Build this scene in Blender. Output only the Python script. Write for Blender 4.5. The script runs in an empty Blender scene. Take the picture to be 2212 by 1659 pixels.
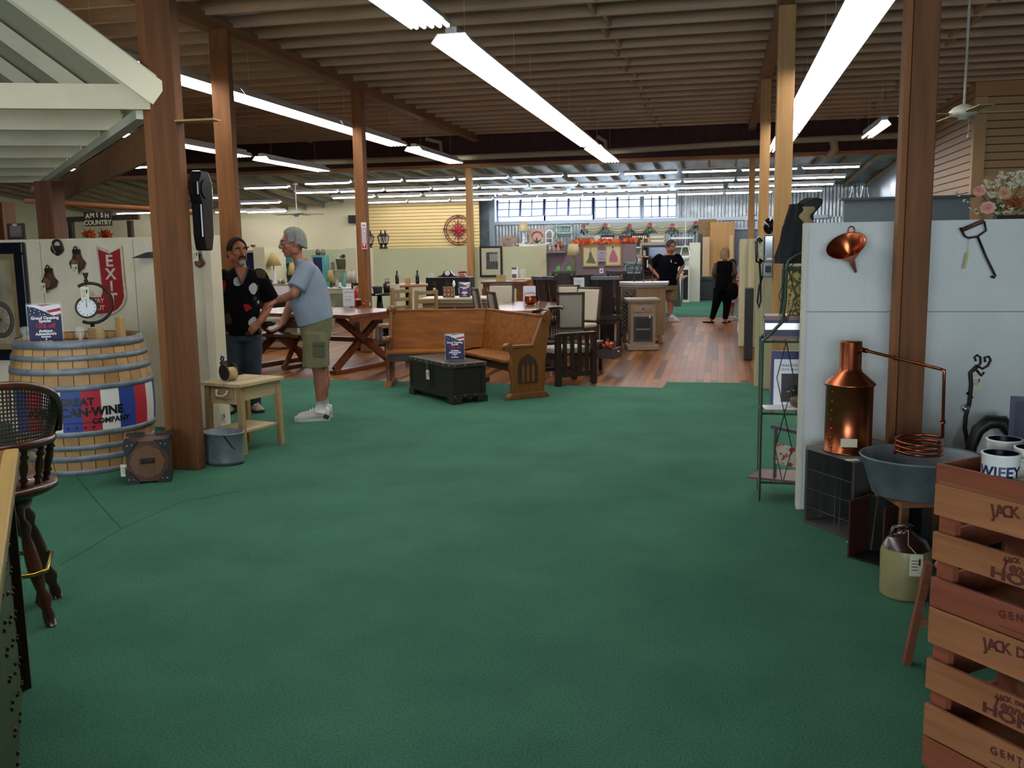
import bpy, math, random
from mathutils import Matrix, Vector, Euler
R = random.Random(7)
PI = math.pi
SC = bpy.context.scene
COL = SC.collection

# ------------------------------------------------------------------ camera
F_PX = 2045.0; TH = math.atan(.1452); RO = .0158; PS = math.radians(12.4); CAMH = 1.6
def _rz(v):
    c, s = math.cos(PS), math.sin(PS)
    return Vector((v[0]*c-v[1]*s, v[0]*s+v[1]*c, v[2]))
_F0 = (0, math.cos(TH), -math.sin(TH)); _U0 = (0, math.sin(TH), math.cos(TH))
_c, _s = math.cos(RO), math.sin(RO)
FW = _rz(_F0)
UP = _rz((_s, _U0[1]*_c, _U0[2]*_c))
RT = _rz((_c, -_U0[1]*_s, -_U0[2]*_s))
cd = bpy.data.cameras.new('camera'); cam = bpy.data.objects.new('camera', cd); COL.objects.link(cam)
cd.sensor_width = 36; cd.lens = 36*F_PX/2212; cd.clip_start = .05; cd.clip_end = 200
cam.matrix_world = Matrix(((RT.x, UP.x, -FW.x, 0), (RT.y, UP.y, -FW.y, 0), (RT.z, UP.z, -FW.z, CAMH), (0, 0, 0, 1)))
SC.camera = cam

# ------------------------------------------------------------------ view and world
SC.view_settings.view_transform = 'Standard'; SC.view_settings.look = 'None'
SC.view_settings.gamma = 1; SC.view_settings.use_curve_mapping = False
SC.view_settings.exposure = 0.0
LAMP = 14           # tube strength
LAMPF = 32.0          # tubes of the far rows
W = bpy.data.worlds.new('sky'); SC.world = W; W.use_nodes = True
_bg = W.node_tree.nodes['Background']; _bg.inputs[0].default_value = (.62, .80, 1, 1); _bg.inputs[1].default_value = 5
def area(loc, rot, sx, sy, power, col=(1, 1, 1)):
    l = bpy.data.lights.new('daylight', 'AREA'); l.shape = 'RECTANGLE'; l.size = sx; l.size_y = sy; l.energy = power; l.color = col
    o = bpy.data.objects.new('daylight', l); COL.objects.link(o); o.location = loc; o.rotation_euler = rot; return o
# daylight entering by the open shop front behind the photographer
area((-.4, -7.7, 1.75), (PI/2, 0, 0), 7, 2.6, 560, (.86, .93, 1))

# ------------------------------------------------------------------ pixel helpers (2212 x 1659)
def ray(px, py):
    return FW + RT*((px-1106)/F_PX) + UP*((829.5-py)/F_PX)
def G(px, py, z=0):
    d = ray(px, py); t = (z-CAMH)/d.z; return Vector((d.x*t, d.y*t, z))
def PY(px, py, Y):
    d = ray(px, py); t = Y/d.y; return Vector((d.x*t, Y, CAMH+d.z*t))
def PX(px, py, X):
    d = ray(px, py); t = X/d.x; return Vector((X, d.y*t, CAMH+d.z*t))
def facing(p):                      # rotation that turns a thing's -y side to the camera
    return math.atan2(p[1], p[0])-PI/2

# ------------------------------------------------------------------ materials
def C(h):
    h = h.lstrip('#'); r = [int(h[i:i+2], 16)/255 for i in (0, 2, 4)]
    return tuple((x/12.92 if x <= .04045 else ((x+.055)/1.055)**2.4) for x in r)+(1,)
_mats = {}
def mat(name, col, rough=.6, metal=0, col2=None, scale=8, bump=0, bscale=60, stretch=None, spec=.5, alpha=1, trans=0, emit=0, detail=4, coat=0, lo=.35, hi=.65):
    if name in _mats: return _mats[name]
    m = bpy.data.materials.new(name); m.use_nodes = True; nt = m.node_tree; b = nt.nodes['Principled BSDF']
    c = C(col) if isinstance(col, str) else tuple(col)+(1,)*(4-len(col))
    b.inputs['Base Color'].default_value = c; b.inputs['Roughness'].default_value = rough
    b.inputs['Metallic'].default_value = metal; b.inputs['Specular IOR Level'].default_value = spec
    b.inputs['Alpha'].default_value = alpha; b.inputs['Transmission Weight'].default_value = trans
    b.inputs['Coat Weight'].default_value = coat
    if emit: b.inputs['Emission Color'].default_value = c; b.inputs['Emission Strength'].default_value = emit
    def coords(sc):
        tc = nt.nodes.new('ShaderNodeTexCoord'); mp = nt.nodes.new('ShaderNodeMapping')
        s = stretch or (1, 1, 1); mp.inputs['Scale'].default_value = (sc*s[0], sc*s[1], sc*s[2])
        nt.links.new(tc.outputs['Object'], mp.inputs[0]); return mp
    if col2:
        mp = coords(scale); n = nt.nodes.new('ShaderNodeTexNoise'); n.inputs['Detail'].default_value = detail; n.inputs['Scale'].default_value = 1
        n.inputs['Roughness'].default_value = .6
        nt.links.new(mp.outputs[0], n.inputs['Vector']); r = nt.nodes.new('ShaderNodeValToRGB')
        r.color_ramp.elements[0].color = c; r.color_ramp.elements[1].color = C(col2)
        r.color_ramp.elements[0].position = lo; r.color_ramp.elements[1].position = hi
        nt.links.new(n.outputs['Fac'], r.inputs[0]); nt.links.new(r.outputs[0], b.inputs['Base Color'])
    if bump:
        mp = coords(bscale); n = nt.nodes.new('ShaderNodeTexNoise'); n.inputs['Scale'].default_value = 1; n.inputs['Detail'].default_value = 3
        nt.links.new(mp.outputs[0], n.inputs['Vector']); bp = nt.nodes.new('ShaderNodeBump'); bp.inputs['Strength'].default_value = bump
        bp.inputs['Distance'].default_value = .01; nt.links.new(n.outputs['Fac'], bp.inputs['Height']); nt.links.new(bp.outputs[0], b.inputs['Normal'])
    _mats[name] = m; return m
def wood(name, a, b, ax='z', rough=.5, sc=3, coat=0, spec=.5):
    st = {'x': (.12, 2, 2), 'y': (2, .12, 2), 'z': (2, 2, .12)}[ax]
    return mat(name, a, rough, col2=b, scale=sc*3, stretch=st, bump=.15, bscale=30, coat=coat, lo=.3, hi=.7, spec=spec)
def nodes_of(m):
    return m.node_tree, m.node_tree.nodes['Principled BSDF']

# ------------------------------------------------------------------ mesh builder
class MB:
    def __init__(s): s.v = []; s.f = []; s.sm = []; s.T = Matrix.Identity(4)
    def add(s, vs, fs, smooth=False):
        k = len(s.v); s.v += [s.T @ Vector(p) for p in vs]
        s.f += [tuple(i+k for i in f) for f in fs]; s.sm += [smooth]*len(fs); return s
    def box(s, c, d, rot=None, taper=None):
        x, y, z = d[0]/2, d[1]/2, d[2]/2; tx, ty = taper or (1, 1)
        vs = [(-x, -y, -z), (x, -y, -z), (x, y, -z), (-x, y, -z), (-x*tx, -y*ty, z), (x*tx, -y*ty, z), (x*tx, y*ty, z), (-x*tx, y*ty, z)]
        if rot: e = Euler(rot).to_matrix(); vs = [e @ Vector(p) for p in vs]
        c = Vector(c)
        return s.add([Vector(p)+c for p in vs], [(3, 2, 1, 0), (4, 5, 6, 7), (0, 1, 5, 4), (1, 2, 6, 5), (2, 3, 7, 6), (3, 0, 4, 7)])
    def b2(s, x0, x1, y0, y1, z0, z1):
        return s.box(((x0+x1)/2, (y0+y1)/2, (z0+z1)/2), (abs(x1-x0), abs(y1-y0), abs(z1-z0)))
    def bar(s, p, q, w, h, up=(0, 0, 1)):
        p = Vector(p); q = Vector(q); d = q-p; L = d.length; d.normalize(); u = Vector(up)
        if abs(d.dot(u)) > .98: u = Vector((0, 1, 0))
        a = d.cross(u).normalized(); b = a.cross(d)
        vs = [o+a*(w/2*i)+b*(h/2*j) for o in (p, q) for i, j in ((-1, -1), (1, -1), (1, 1), (-1, 1))]
        return s.add(vs, [(0, 1, 2, 3), (7, 6, 5, 4), (0, 4, 5, 1), (1, 5, 6, 2), (2, 6, 7, 3), (3, 7, 4, 0)])
    def cyl(s, p, q, r, r2=None, n=16, cap=True):
        return s.tube([p, q], r, n, radii=[r, r if r2 is None else r2], cap=cap, sm=True)
    def tube(s, pts, r, n=8, radii=None, closed=False, cap=True, sm=True, flat=None):
        P = [Vector(p) for p in pts]; m = len(P); vs = []; a = None
        for i in range(m):
            if closed: d = P[(i+1) % m]-P[i-1]
            else: d = P[min(i+1, m-1)]-P[max(i-1, 0)]
            if d.length < 1e-9: d = Vector((0, 0, 1))
            d.normalize()
            if a is None:
                a = d.cross(Vector((0, 0, 1)))
                if a.length < .1: a = d.cross(Vector((0, 1, 0)))
            a = (a-d*a.dot(d)).normalized(); b = d.cross(a)
            rr = radii[i] if radii else r
            fl = flat or 1
            vs += [P[i]+(a*math.cos(2*PI*k/n)*rr+b*math.sin(2*PI*k/n)*rr*fl) for k in range(n)]
        fs = []
        for i in range(m if closed else m-1):
            j = (i+1) % m
            fs += [(i*n+k, j*n+k, j*n+(k+1) % n, i*n+(k+1) % n)[::-1] for k in range(n)]
        s.add(vs, fs, sm)
        if cap and not closed:
            k0 = len(s.v)-len(vs); s.f.append(tuple(range(k0, k0+n))); s.f.append(tuple(range(k0+(m-1)*n, k0+m*n))[::-1]); s.sm += [False]*2
        return s
    def lathe(s, prof, c=(0, 0, 0), n=24, sx=1, sy=1, a0=0, a1=2*PI, sm=True):
        full = abs(a1-a0-2*PI) < 1e-6; nn = n if full else n+1; vs = []
        for r, z in prof:
            vs += [(c[0]+r*sx*math.cos(a0+(a1-a0)*k/n), c[1]+r*sy*math.sin(a0+(a1-a0)*k/n), c[2]+z) for k in range(nn)]
        fs = []
        for i in range(len(prof)-1):
            for k in range(n):
                k2 = (k+1) % nn
                fs.append((i*nn+k, i*nn+k2, (i+1)*nn+k2, (i+1)*nn+k))
        return s.add(vs, fs, sm)
    def sph(s, c, r, n=12, m=8, rot=None):
        if not hasattr(r, '__len__'): r = (r, r, r)
        e = Euler(rot).to_matrix() if rot else None; vs = []
        for i in range(m+1):
            t = PI*i/m
            for k in range(n):
                p = Vector((r[0]*math.sin(t)*math.cos(2*PI*k/n), r[1]*math.sin(t)*math.sin(2*PI*k/n), -r[2]*math.cos(t)))
                if e: p = e @ p
                vs.append(p+Vector(c))
        fs = [(i*n+k, i*n+(k+1) % n, (i+1)*n+(k+1) % n, (i+1)*n+k) for i in range(m) for k in range(n)]
        return s.add(vs, fs, True)
    def prism(s, poly, t, c=(0, 0, 0), plane='xz', sm=False):
        # polygon in a plane extruded by t on the third axis, centred
        n = len(poly); vs = []
        for h in (-t/2, t/2):
            for a, b in poly:
                vs.append({'xz': (c[0]+a, c[1]+h, c[2]+b), 'xy': (c[0]+a, c[1]+b, c[2]+h), 'yz': (c[0]+h, c[1]+a, c[2]+b)}[plane])
        fs = [tuple(range(n)), tuple(range(n, 2*n))[::-1]]+[(i, i+n, (i+1) % n+n, (i+1) % n) for i in range(n)]
        return s.add(vs, fs, sm)
    def disc(s, c, r, n=20, axis='y', t=.002):
        return s.prism([(r*math.cos(2*PI*k/n), r*math.sin(2*PI*k/n)) for k in range(n)], t, c, {'y': 'xz', 'z': 'xy', 'x': 'yz'}[axis])
    def grid(s, nx, ny, fn, sm=True):
        vs = [fn(i/nx, j/ny) for j in range(ny+1) for i in range(nx+1)]
        return s.add(vs, [(j*(nx+1)+i, j*(nx+1)+i+1, (j+1)*(nx+1)+i+1, (j+1)*(nx+1)+i) for j in range(ny) for i in range(nx)], sm)
    def ob(s, name, m, parent=None, bev=0, loc=None, rz=0, label=None):
        me = bpy.data.meshes.new(name); me.from_pydata([tuple(p) for p in s.v], [], s.f); me.update()
        me.polygons.foreach_set('use_smooth', s.sm); me.materials.append(m)
        o = bpy.data.objects.new(name, me); COL.objects.link(o)
        if parent is not None: o.parent = parent
        if loc is not None: o.location = loc
        o.rotation_euler.z = rz
        if label: o['label'] = label
        if bev:
            b = o.modifiers.new('bevel', 'BEVEL'); b.width = bev; b.segments = 2; b.limit_method = 'ANGLE'; b.angle_limit = 1.0
        return o
def tag(o, label, cat, group=None):
    o['label'] = label; o['category'] = cat
    if group: o['group'] = group
    return o
def thing(name, label, cat, loc=(0, 0, 0), rz=0, group=None):
    o = bpy.data.objects.new(name, None); COL.objects.link(o); o.empty_display_size = .1
    o.location = loc; o.rotation_euler.z = rz; return tag(o, label, cat, group)
def struct(name, mb, m, parent=None, **k):
    o = mb.ob(name, m, parent, **k)
    if parent is None: o['kind'] = 'structure'
    return o
def dup(root, loc, rz=None, label=None, group=None):
    r = root.copy(); COL.objects.link(r); r.location = loc
    if rz is not None: r.rotation_euler.z = rz
    if label: r['label'] = label
    if group: r['group'] = group
    for ch in list(root.children):
        c = ch.copy(); COL.objects.link(c); c.parent = r
        for g in list(ch.children):
            d = g.copy(); COL.objects.link(d); d.parent = c
    return r
def text(s, size, m, parent, loc, rot=(PI/2, 0, 0), ext=.001, off=0, align='CENTER', name='lettering', sx=1, shear=0):
    cu = bpy.data.curves.new(name, 'FONT'); cu.body = s; cu.size = size; cu.extrude = ext; cu.offset = off; cu.align_x = align; cu.align_y = 'CENTER'
    cu.resolution_u = 3; cu.shear = shear
    t = bpy.data.objects.new(name, cu); me = bpy.data.meshes.new_from_object(t); bpy.data.objects.remove(t)
    me.materials.clear(); me.materials.append(m)
    o = bpy.data.objects.new(name, me); COL.objects.link(o); o.parent = parent; o.location = loc; o.rotation_euler = rot; o.scale.x = sx
    return o
# ================================================================== SETTING
# ---- shared materials
M_post = wood('redwood_post', '#54300f', '#744622', 'z', .75)
M_fir = wood('fir_post', '#9c7040', '#b48a56', 'z', .7)
M_dark = wood('dark_girder', '#2c1410', '#44201a', 'z', .8)
M_wall2 = mat('partition_daylight_cast', '#c2c8c6', .85, col2='#ccd0cd', scale=2, bump=.35, bscale=45, stretch=(1, 1, .6))  # right partition: cool cast of the daylight is put into this colour
M_wall = mat('partition_paint', '#d2c7aa', .8, col2='#dacfb6', scale=2, bump=.35, bscale=45, stretch=(1, 1, .6))
M_cream = mat('cream_paint', '#c9c7a4', .85, bump=.1)
M_slat = mat('slatwall_yellow', '#cfb377', .6)
M_tan = mat('slatwall_tan', '#a9895f', .6)
M_corr = mat('galvanised_sheet', '#8f999d', .38, .75, col2='#b4bdc0', scale=5)
M_white = mat('white_paint', '#dcd9cc', .6)
M_green = mat('green_carpet', '#376451', .97, col2='#45755f', scale=1.3, spec=.1, detail=8, lo=.3, hi=.72)
nt, b = nodes_of(M_green)       # carpet pile: fine mottling on the broad tone
rp = [n for n in nt.nodes if n.type == 'VALTORGB'][0]
tc = nt.nodes.new('ShaderNodeTexCoord'); n2 = nt.nodes.new('ShaderNodeTexNoise'); n2.inputs['Scale'].default_value = 130; n2.inputs['Detail'].default_value = 4
nt.links.new(tc.outputs['Object'], n2.inputs['Vector'])
r2 = nt.nodes.new('ShaderNodeValToRGB'); r2.color_ramp.elements[0].position = .3; r2.color_ramp.elements[0].color = (.62, .62, .62, 1); r2.color_ramp.elements[1].position = .7; r2.color_ramp.elements[1].color = (1.25, 1.25, 1.25, 1)
nt.links.new(n2.outputs['Fac'], r2.inputs[0])
mx = nt.nodes.new('ShaderNodeMix'); mx.data_type = 'RGBA'; mx.blend_type = 'MULTIPLY'; mx.inputs[0].default_value = 1
nt.links.new(rp.outputs[0], mx.inputs[6]); nt.links.new(r2.outputs[0], mx.inputs[7]); nt.links.new(mx.outputs[2], b.inputs['Base Color'])
bp = nt.nodes.new('ShaderNodeBump'); bp.inputs['Strength'].default_value = .5; bp.inputs['Distance'].default_value = .01
nt.links.new(n2.outputs['Fac'], bp.inputs['Height']); nt.links.new(bp.outputs[0], b.inputs['Normal'])
# wooden floor: planks along y
M_floor = bpy.data.materials.new('plank_floor'); M_floor.use_nodes = True; nt, b = nodes_of(M_floor)
tc = nt.nodes.new('ShaderNodeTexCoord'); mp = nt.nodes.new('ShaderNodeMapping'); mp.inputs['Rotation'].default_value = (0, 0, PI/2)
br = nt.nodes.new('ShaderNodeTexBrick'); br.inputs['Scale'].default_value = 1; br.inputs['Brick Width'].default_value = 1.9; br.inputs['Row Height'].default_value = .085
br.inputs['Mortar Size'].default_value = .0025; br.inputs['Color1'].default_value = C('#8a5426'); br.inputs['Color2'].default_value = C('#47260c'); br.inputs['Mortar'].default_value = C('#1c0e08'); br.offset = .37
nt.links.new(tc.outputs['Object'], mp.inputs[0]); nt.links.new(mp.outputs[0], br.inputs['Vector'])
nn = nt.nodes.new('ShaderNodeTexNoise'); nn.inputs['Scale'].default_value = 1.6; nn.inputs['Detail'].default_value = 6; nt.links.new(tc.outputs['Object'], nn.inputs['Vector'])
mx = nt.nodes.new('ShaderNodeMix'); mx.data_type = 'RGBA'; mx.blend_type = 'OVERLAY'; mx.inputs[0].default_value = .35
nt.links.new(br.outputs[0], mx.inputs[6]); nt.links.new(nn.outputs['Fac'], mx.inputs[7]); nt.links.new(mx.outputs[2], b.inputs['Base Color'])
b.inputs['Roughness'].default_value = .40; b.inputs['Specular IOR Level'].default_value = .18
bp = nt.nodes.new('ShaderNodeBump'); bp.inputs['Strength'].default_value = .12; nt.links.new(nn.outputs['Fac'], bp.inputs['Height']); nt.links.new(bp.outputs[0], b.inputs['Normal'])

# ---- floor and carpets
struct('floor', MB().b2(-20, 12, -9, 30, -.06, -.008), M_floor)
cp = [(-20, -9), (12, -9), (12, 11.35), (-.58, 11.12), (-.61, 10.66), (-5.2, 10.93), (-20, 11.3)]
struct('floor', MB().prism([(a, b) for a, b in cp], .012, (0, 0, -.006), 'xy'), M_green)
struct('floor', MB().prism([(-20, 21.5), (12, 21.35), (12, 29), (-20, 29)], .012, (0, 0, -.006), 'xy'), M_green)

sm = MB()
for pts in ([(165, 1030), (215, 1090), (262, 1142), (200, 1180), (128, 1222)], [(262, 1142), (390, 1085), (520, 1060)]):
    sm.tube([G(x, y)+Vector((0, 0, .0005)) for x, y in pts], .004, 5, flat=.3)
struct('trim_9', sm, mat('carpet_seam', '#1f4034', .97))
# ---- main ceiling: joists across x, paper-backed insulation sagging between them
M_joist = wood('ceiling_joist', '#9c8068', '#b4977c', 'x', .8)
M_deck = mat('kraft_and_foil', '#a38c78', .6, col2='#94a2c0', scale=.9, stretch=(.35, 1.6, 1), detail=3, lo=.44, hi=.60)
def deck(u, v):
    x = -20+32*u; y = -9+30.6*v; k = (y/.6) % 1
    return (x, y, 4.24-.075*math.sin(PI*k)*(.6+.5*math.sin(x*1.3+int(y/.6)*2.1)+.25*math.sin(x*3.7+int(y/.6)*1.3)))
struct('ceiling', MB().grid(128, 306, deck), M_deck)
mb = MB()
for i in range(51):
    y = -9+.6*i; mb.b2(-20, 12, y-.022, y+.022, 4.08, 4.32)
struct('ceiling', mb, M_joist)
mb = MB()
for X in (-1.33, 2.8, -9.4):
    for i in range(16, 51):
        y = -9+.6*i; dx = .09*(i % 2)-.045
        mb.b2(X+dx-.02, X+dx+.02, y+.022, y+.578, 4.09, 4.28)
struct('ceiling', mb, M_joist)
# roof sheet over everything
struct('ceiling', MB().b2(-20, 12, -9, 21.6, 4.40, 4.45).b2(-20, 12, 21.4, 29.2, 4.4, 4.45), M_corr)
# long beams on the posts
M_beam = wood('long_beam', '#7c5636', '#946c46', 'y', .75)
for X, n, w in ((-5.45, 1, .15), (.62, 2, .15), (-12.0, 3, .15)):
    struct('trim_%d' % n, MB().b2(X-w/2, X+w/2, -9, 21.4, 3.97, 4.12), M_beam, bev=.004)
# cross girder with a ledge
struct('trim_4', MB().b2(-20, 12, 21.4, 21.6, 3.47, 4.32), M_dark)
struct('trim_5', MB().b2(-20, 12, 21.3, 21.66, 3.40, 3.47), wood('girder_ledge', '#8a5a34', '#9c6c40', 'x', .7))
# ---- low ceiling beyond the girder
def low(u, v):
    x = -20+32*u; y = 21.6+7.3*v; z = 3.56-.34*v
    if x < -10.6: z -= .42*v*min(1, (-10.6-x)/1.5)
    return (x, y, z+.035*math.sin(x*9.5)**2*(.5+.5*math.sin(x*2.1+y*1.7)))
struct('ceiling', MB().grid(320, 14, low), mat('foil_and_paper', '#6d6150', .35, .35, col2='#93a4b4', scale=1.6, stretch=(1.4, .5, 1), lo=.45, hi=.6))
mb = MB()
for i in range(52):
    x = -19.8+.61*i; e = .42*min(1, max(0, (-10.6-x)/1.5))
    mb.bar((x, 21.6, 3.50), (x, 28.8, 3.16-e), .04, .11)
struct('ceiling', mb, M_joist)
# ---- walls
def corr(name, x0, x1, Y, z0, z1, pitch=.076, amp=.012, m=None, thick=.02):
    n = max(4, int((x1-x0)/pitch*6)); mb = MB(); vs = []
    for k in range(n+1):
        x = x0+(x1-x0)*k/n; y = Y+amp*math.cos(2*PI*(x-x0)/pitch)
        vs += [(x, y, z0), (x, y, z1)]
    mb.add(vs, [(2*k, 2*k+2, 2*k+3, 2*k+1) for k in range(n)], True)
    return mb
WX0, WX1 = -6.80, -1.25
mb = corr('w', -6.9, 4.2, 28.85, 0, 2.30, .10, .016)
mc = corr('w', WX1, 4.2, 28.85, 2.30, 3.5, .10, .016); mb.add([tuple(p) for p in mc.v], mc.f, True)
mb.b2(-6.9, 4.2, 28.88, 29.0, 0, 2.30).b2(WX1, 4.2, 28.88, 29.0, 2.30, 3.6).b2(-20, -6.85, 28.88, 29, 0, 3.6)
struct('wall_back', mb, M_corr)
struct('wall_back', MB().b2(-6.95, 3, 28.74, 28.84, 2.26, 2.36).b2(-6.95, -6.78, 28.7, 28.86, 0, 3.3).b2(WX1-.03, WX1+.05, 28.72, 28.84, 2.3, 3.3).b2(-.9, 4, 28.8, 28.84, 1.98, 2.04), mat('galvanised_trim', '#a9b6c2', .5, .3))
struct('wall_left', MB().b2(-20, -19.9, -9, 29, 0, 4.4), M_cream)
struct('wall_right', MB().b2(11.9, 12, -9, 17, 0, 4.4), M_cream)
struct('wall_front', MB().b2(-20, -4.2, -9, -8.9, 0, 4.4).b2(3.2, 12, -9, -8.9, 0, 4.4).b2(-4.2, 3.2, -9, -8.9, 3.1, 4.4), M_cream)
# cream wall and slatwall on the left of the back
struct('wall_back', MB().b2(-20, -10.62, 27.6, 27.7, 0, 3.3), mat('pale_plaster', '#e6d9b4', .85))
def slats(x0, x1, Y, z0, z1, p, m, name='wall_back', axis='x'):
    mb = MB(); n = int((z1-z0)/p)
    for k in range(n):
        a = z0+k*p
        if axis == 'x': mb.b2(x0, x1, Y, Y+.02, a, a+p*.86)
        else: mb.b2(Y, Y+.02, x0, x1, a, a+p*.86)
    struct(name, mb, m)
    bk = MB()
    if axis == 'x': bk.b2(x0, x1, Y+.012, Y+.04, z0, z1)
    else: bk.b2(Y+.012, Y+.04, x0, x1, z0, z1)
    struct(name, bk, mat('slat_groove', '#4a3c28', .9))
slats(-10.62, -6.96, 27.5, 0, 3.24, .098, M_slat)
# right side wall (faces -x): slats then sheet metal
slats(17, 22.6, 4.0, 0, 4.3, .125, M_tan, 'wall_right', 'y')
mb = MB(); vs = []
for k in range(241):
    y = 22.6+6.2*k/240; vs += [(4.0+.02*math.cos(2*PI*y/.19), y, 0), (4.0+.02*math.cos(2*PI*y/.19), y, 3.6)]
mb.add(vs, [(2*k, 2*k+1, 2*k+3, 2*k+2) for k in range(240)], True).b2(4.03, 4.1, 22.6, 28.8, 0, 3.6)
struct('wall_right', mb, mat('shiny_sheet', '#a5adb0', .28, .85))
# wall facing the camera at the right
slats(4.14, 12, 17.0, 2.62, 4.3, .125, M_tan, 'wall_right')
struct('wall_right', MB().b2(4.14, 12, 17.0, 17.1, 0, 2.5).b2(3.98, 4.16, 16.96, 17.1, 0, 3.9).b2(4.14, 12, 16.97, 17.1, 2.5, 2.62), mat('peach_board', '#b3936a', .7))
struct('wall_right', MB().b2(3.96, 12, 16.9, 17.1, 3.86, 4.35), mat('peach_fascia', '#a5794c', .7))
# partitions
struct('wall_left', MB().b2(-8.6, -4.47, 7.70, 7.80, 0, 1.735).b2(-4.47, -4.385, 7.66, 7.84, 0, 1.742), M_wall, bev=.003)
struct('wall_right', MB().b2(.50, 4.2, 5.80, 5.90, 0, 1.708), M_wall2)
struct('trim_6', MB().b2(.474, .50, 5.795, 5.905, 0, 1.708), mat('raw_board_edge', '#c4c1b2', .85, bump=.3))
mb = MB()
for X in (-7.3, -6.13, -5.17): mb.b2(X-.0015, X+.0015, 7.697, 7.70, 0, 1.72)
mb.b2(.5, 4.2, 5.797, 5.80, 1.192, 1.196)
struct('trim_7', mb, mat('panel_seam', '#6f726c', .9))
# middle partitions in pale green-cream
M_part = mat('pale_green_partition', '#c3c7a2', .85, col2='#cacdad', scale=1)
struct('wall_middle', MB().b2(PY(776, 540, 21.75).x, PY(1166, 540, 21.75).x, 21.75, 21.81, 0, 1.60), M_part)
struct('wall_middle', MB().b2(-3.84, -3.66, 20.3, 20.36, 0, 1.62), mat('partition_end', '#c9c5a8', .85))
struct('wall_middle', MB().b2(-3.72, -1.74, 20.4, 20.46, 0, 1.62), mat('mauve_partition', '#7d6c74', .85))
# ---- windows in the back wall
M_frame = mat('window_frame_blue', '#6f82b4', .5); M_sill = _mats['galvanised_trim']
M_glass = mat('window_glass', '#cfe4ff', .08, alpha=.10)
bays = [(1077, 1175), (1179, 1280), (1285, 1383), (1390, 1460)]
for i, (a, b_) in enumerate(bays):
    x0, x1 = PY(a, 470, 28.8).x, PY(b_, 470, 28.8).x
    w = bpy.data.objects.new('window_%d' % (i+1), None); COL.objects.link(w); w['kind'] = 'structure'; w.location = (0, 0, 0)
    f = MB().b2(x0-.06, x0, 28.76, 28.86, 2.33, 3.3).b2(x1, x1+.05, 28.76, 28.86, 2.33, 3.3).b2(x0-.06, x1+.05, 28.76, 28.86, 2.31, 2.37).b2(x0, x1, 28.8, 28.84, 3.12, 3.16)
    f.ob('window_frame', M_sill, w)
    xm = (x0+x1)/2; s = MB(); tilt = .30 if i < 2 else 0
    def q(x, z): return (x, 28.80-tilt*max(0, (3.12-z))*.9 if tilt else 28.8, z)
    zb = 2.50 if tilt else 2.40
    for k in range(5):
        x = x0+(x1-x0)*k/4; s.bar(q(x, zb), q(x, 3.14), .07 if k == 2 else .03, .03)
    for z in (zb, 2.72, 2.93, 3.13): s.bar(q(x0, z), q(x1, z), .03, .03)
    s.ob('sash', M_frame, w)
    MB().add([q(x0, zb), q(x1, zb), q(x1, 3.13), q(x0, 3.13)], [(0, 1, 2, 3)]).ob('pane', M_glass, w)

# ---- light fittings
M_tube = mat('lit_tube', (1, .985, .96), .5, emit=LAMP); M_tubef = mat('lit_tube_far', (.97, .95, 1), .5, emit=LAMPF)
M_refl = mat('white_reflector', '#e8e8e6', .35); M_cap = mat('lamp_end_cap', '#b4b4b8', .5)
def fitting(L, n, w):
    t = thing('ceiling_light', '-', 'ceiling light')
    r = MB(); h = .07
    r.prism([(-w/2, 0), (-w/2+.06, h), (w/2-.06, h), (w/2, 0), (w/2+.006, 0), (w/2-.056, h+.008), (-w/2+.056, h+.008), (-w/2-.006, 0)], L, (0, 0, 0), 'xz')
    r.ob('reflector', M_refl, t)
    MB().b2(-.05, .05, -L/2, L/2, h+.008, h+.06).ob('housing', M_cap, t)
    for k in range(n):
        x = (-(n-1)/2+k)*(w-.10)/(max(1, n-1))
        MB().cyl((x, -L/2+.02, .012), (x, L/2-.02, .012), .017, n=8).ob('tube', M_tube, t)
    for y in (-L*.35, L*.35): MB().tube([(0, y, h+.06), (0, y, .64)], .003, 4).ob('hanger', M_cap, t)
    return t
f3 = fitting(3.05, 5, .36); f3.location = (-2.29, 9.72, 3.35)
ORD = ['nearest', 'second', 'third', 'fourth', 'fifth', 'sixth', 'seventh', 'eighth', 'ninth', 'tenth', 'eleventh', 'twelfth', 'thirteenth', 'fourteenth']
rows = [(-2.29, 'middle', [2.93, 6.13, 9.72, 12.78, 15.84, 19.25], 9.72), (-5.74, 'left', [3.4, 9.2, 12.26, 15.32, 19.2], 0), (1.05, 'right', [8.9, 11.96, 15.02, 18.2], 0), (-8.8, 'far left', [12.6, 15.3, 19.0], 0)]  # nearest middle and left fittings are unseen, added to brighten carpet and left wall
for X, nm, ys, skip in rows:
    for k, y in enumerate(ys):
        lab = 'long white fluorescent fitting, %s in the %s row under the joists' % (ORD[k], nm)
        if y == skip: f3['label'] = lab; f3['group'] = 'long fluorescent fittings'; continue
        dup(f3, (X, y, 3.44 if X == -5.74 else 3.35), label=lab, group='long fluorescent fittings')
f2 = fitting(1.95, 2, .2); f2.location = (2.42, 16.7, 3.35); f2['label'] = 'short two-tube light fitting hanging near the tan slatted wall'
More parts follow.
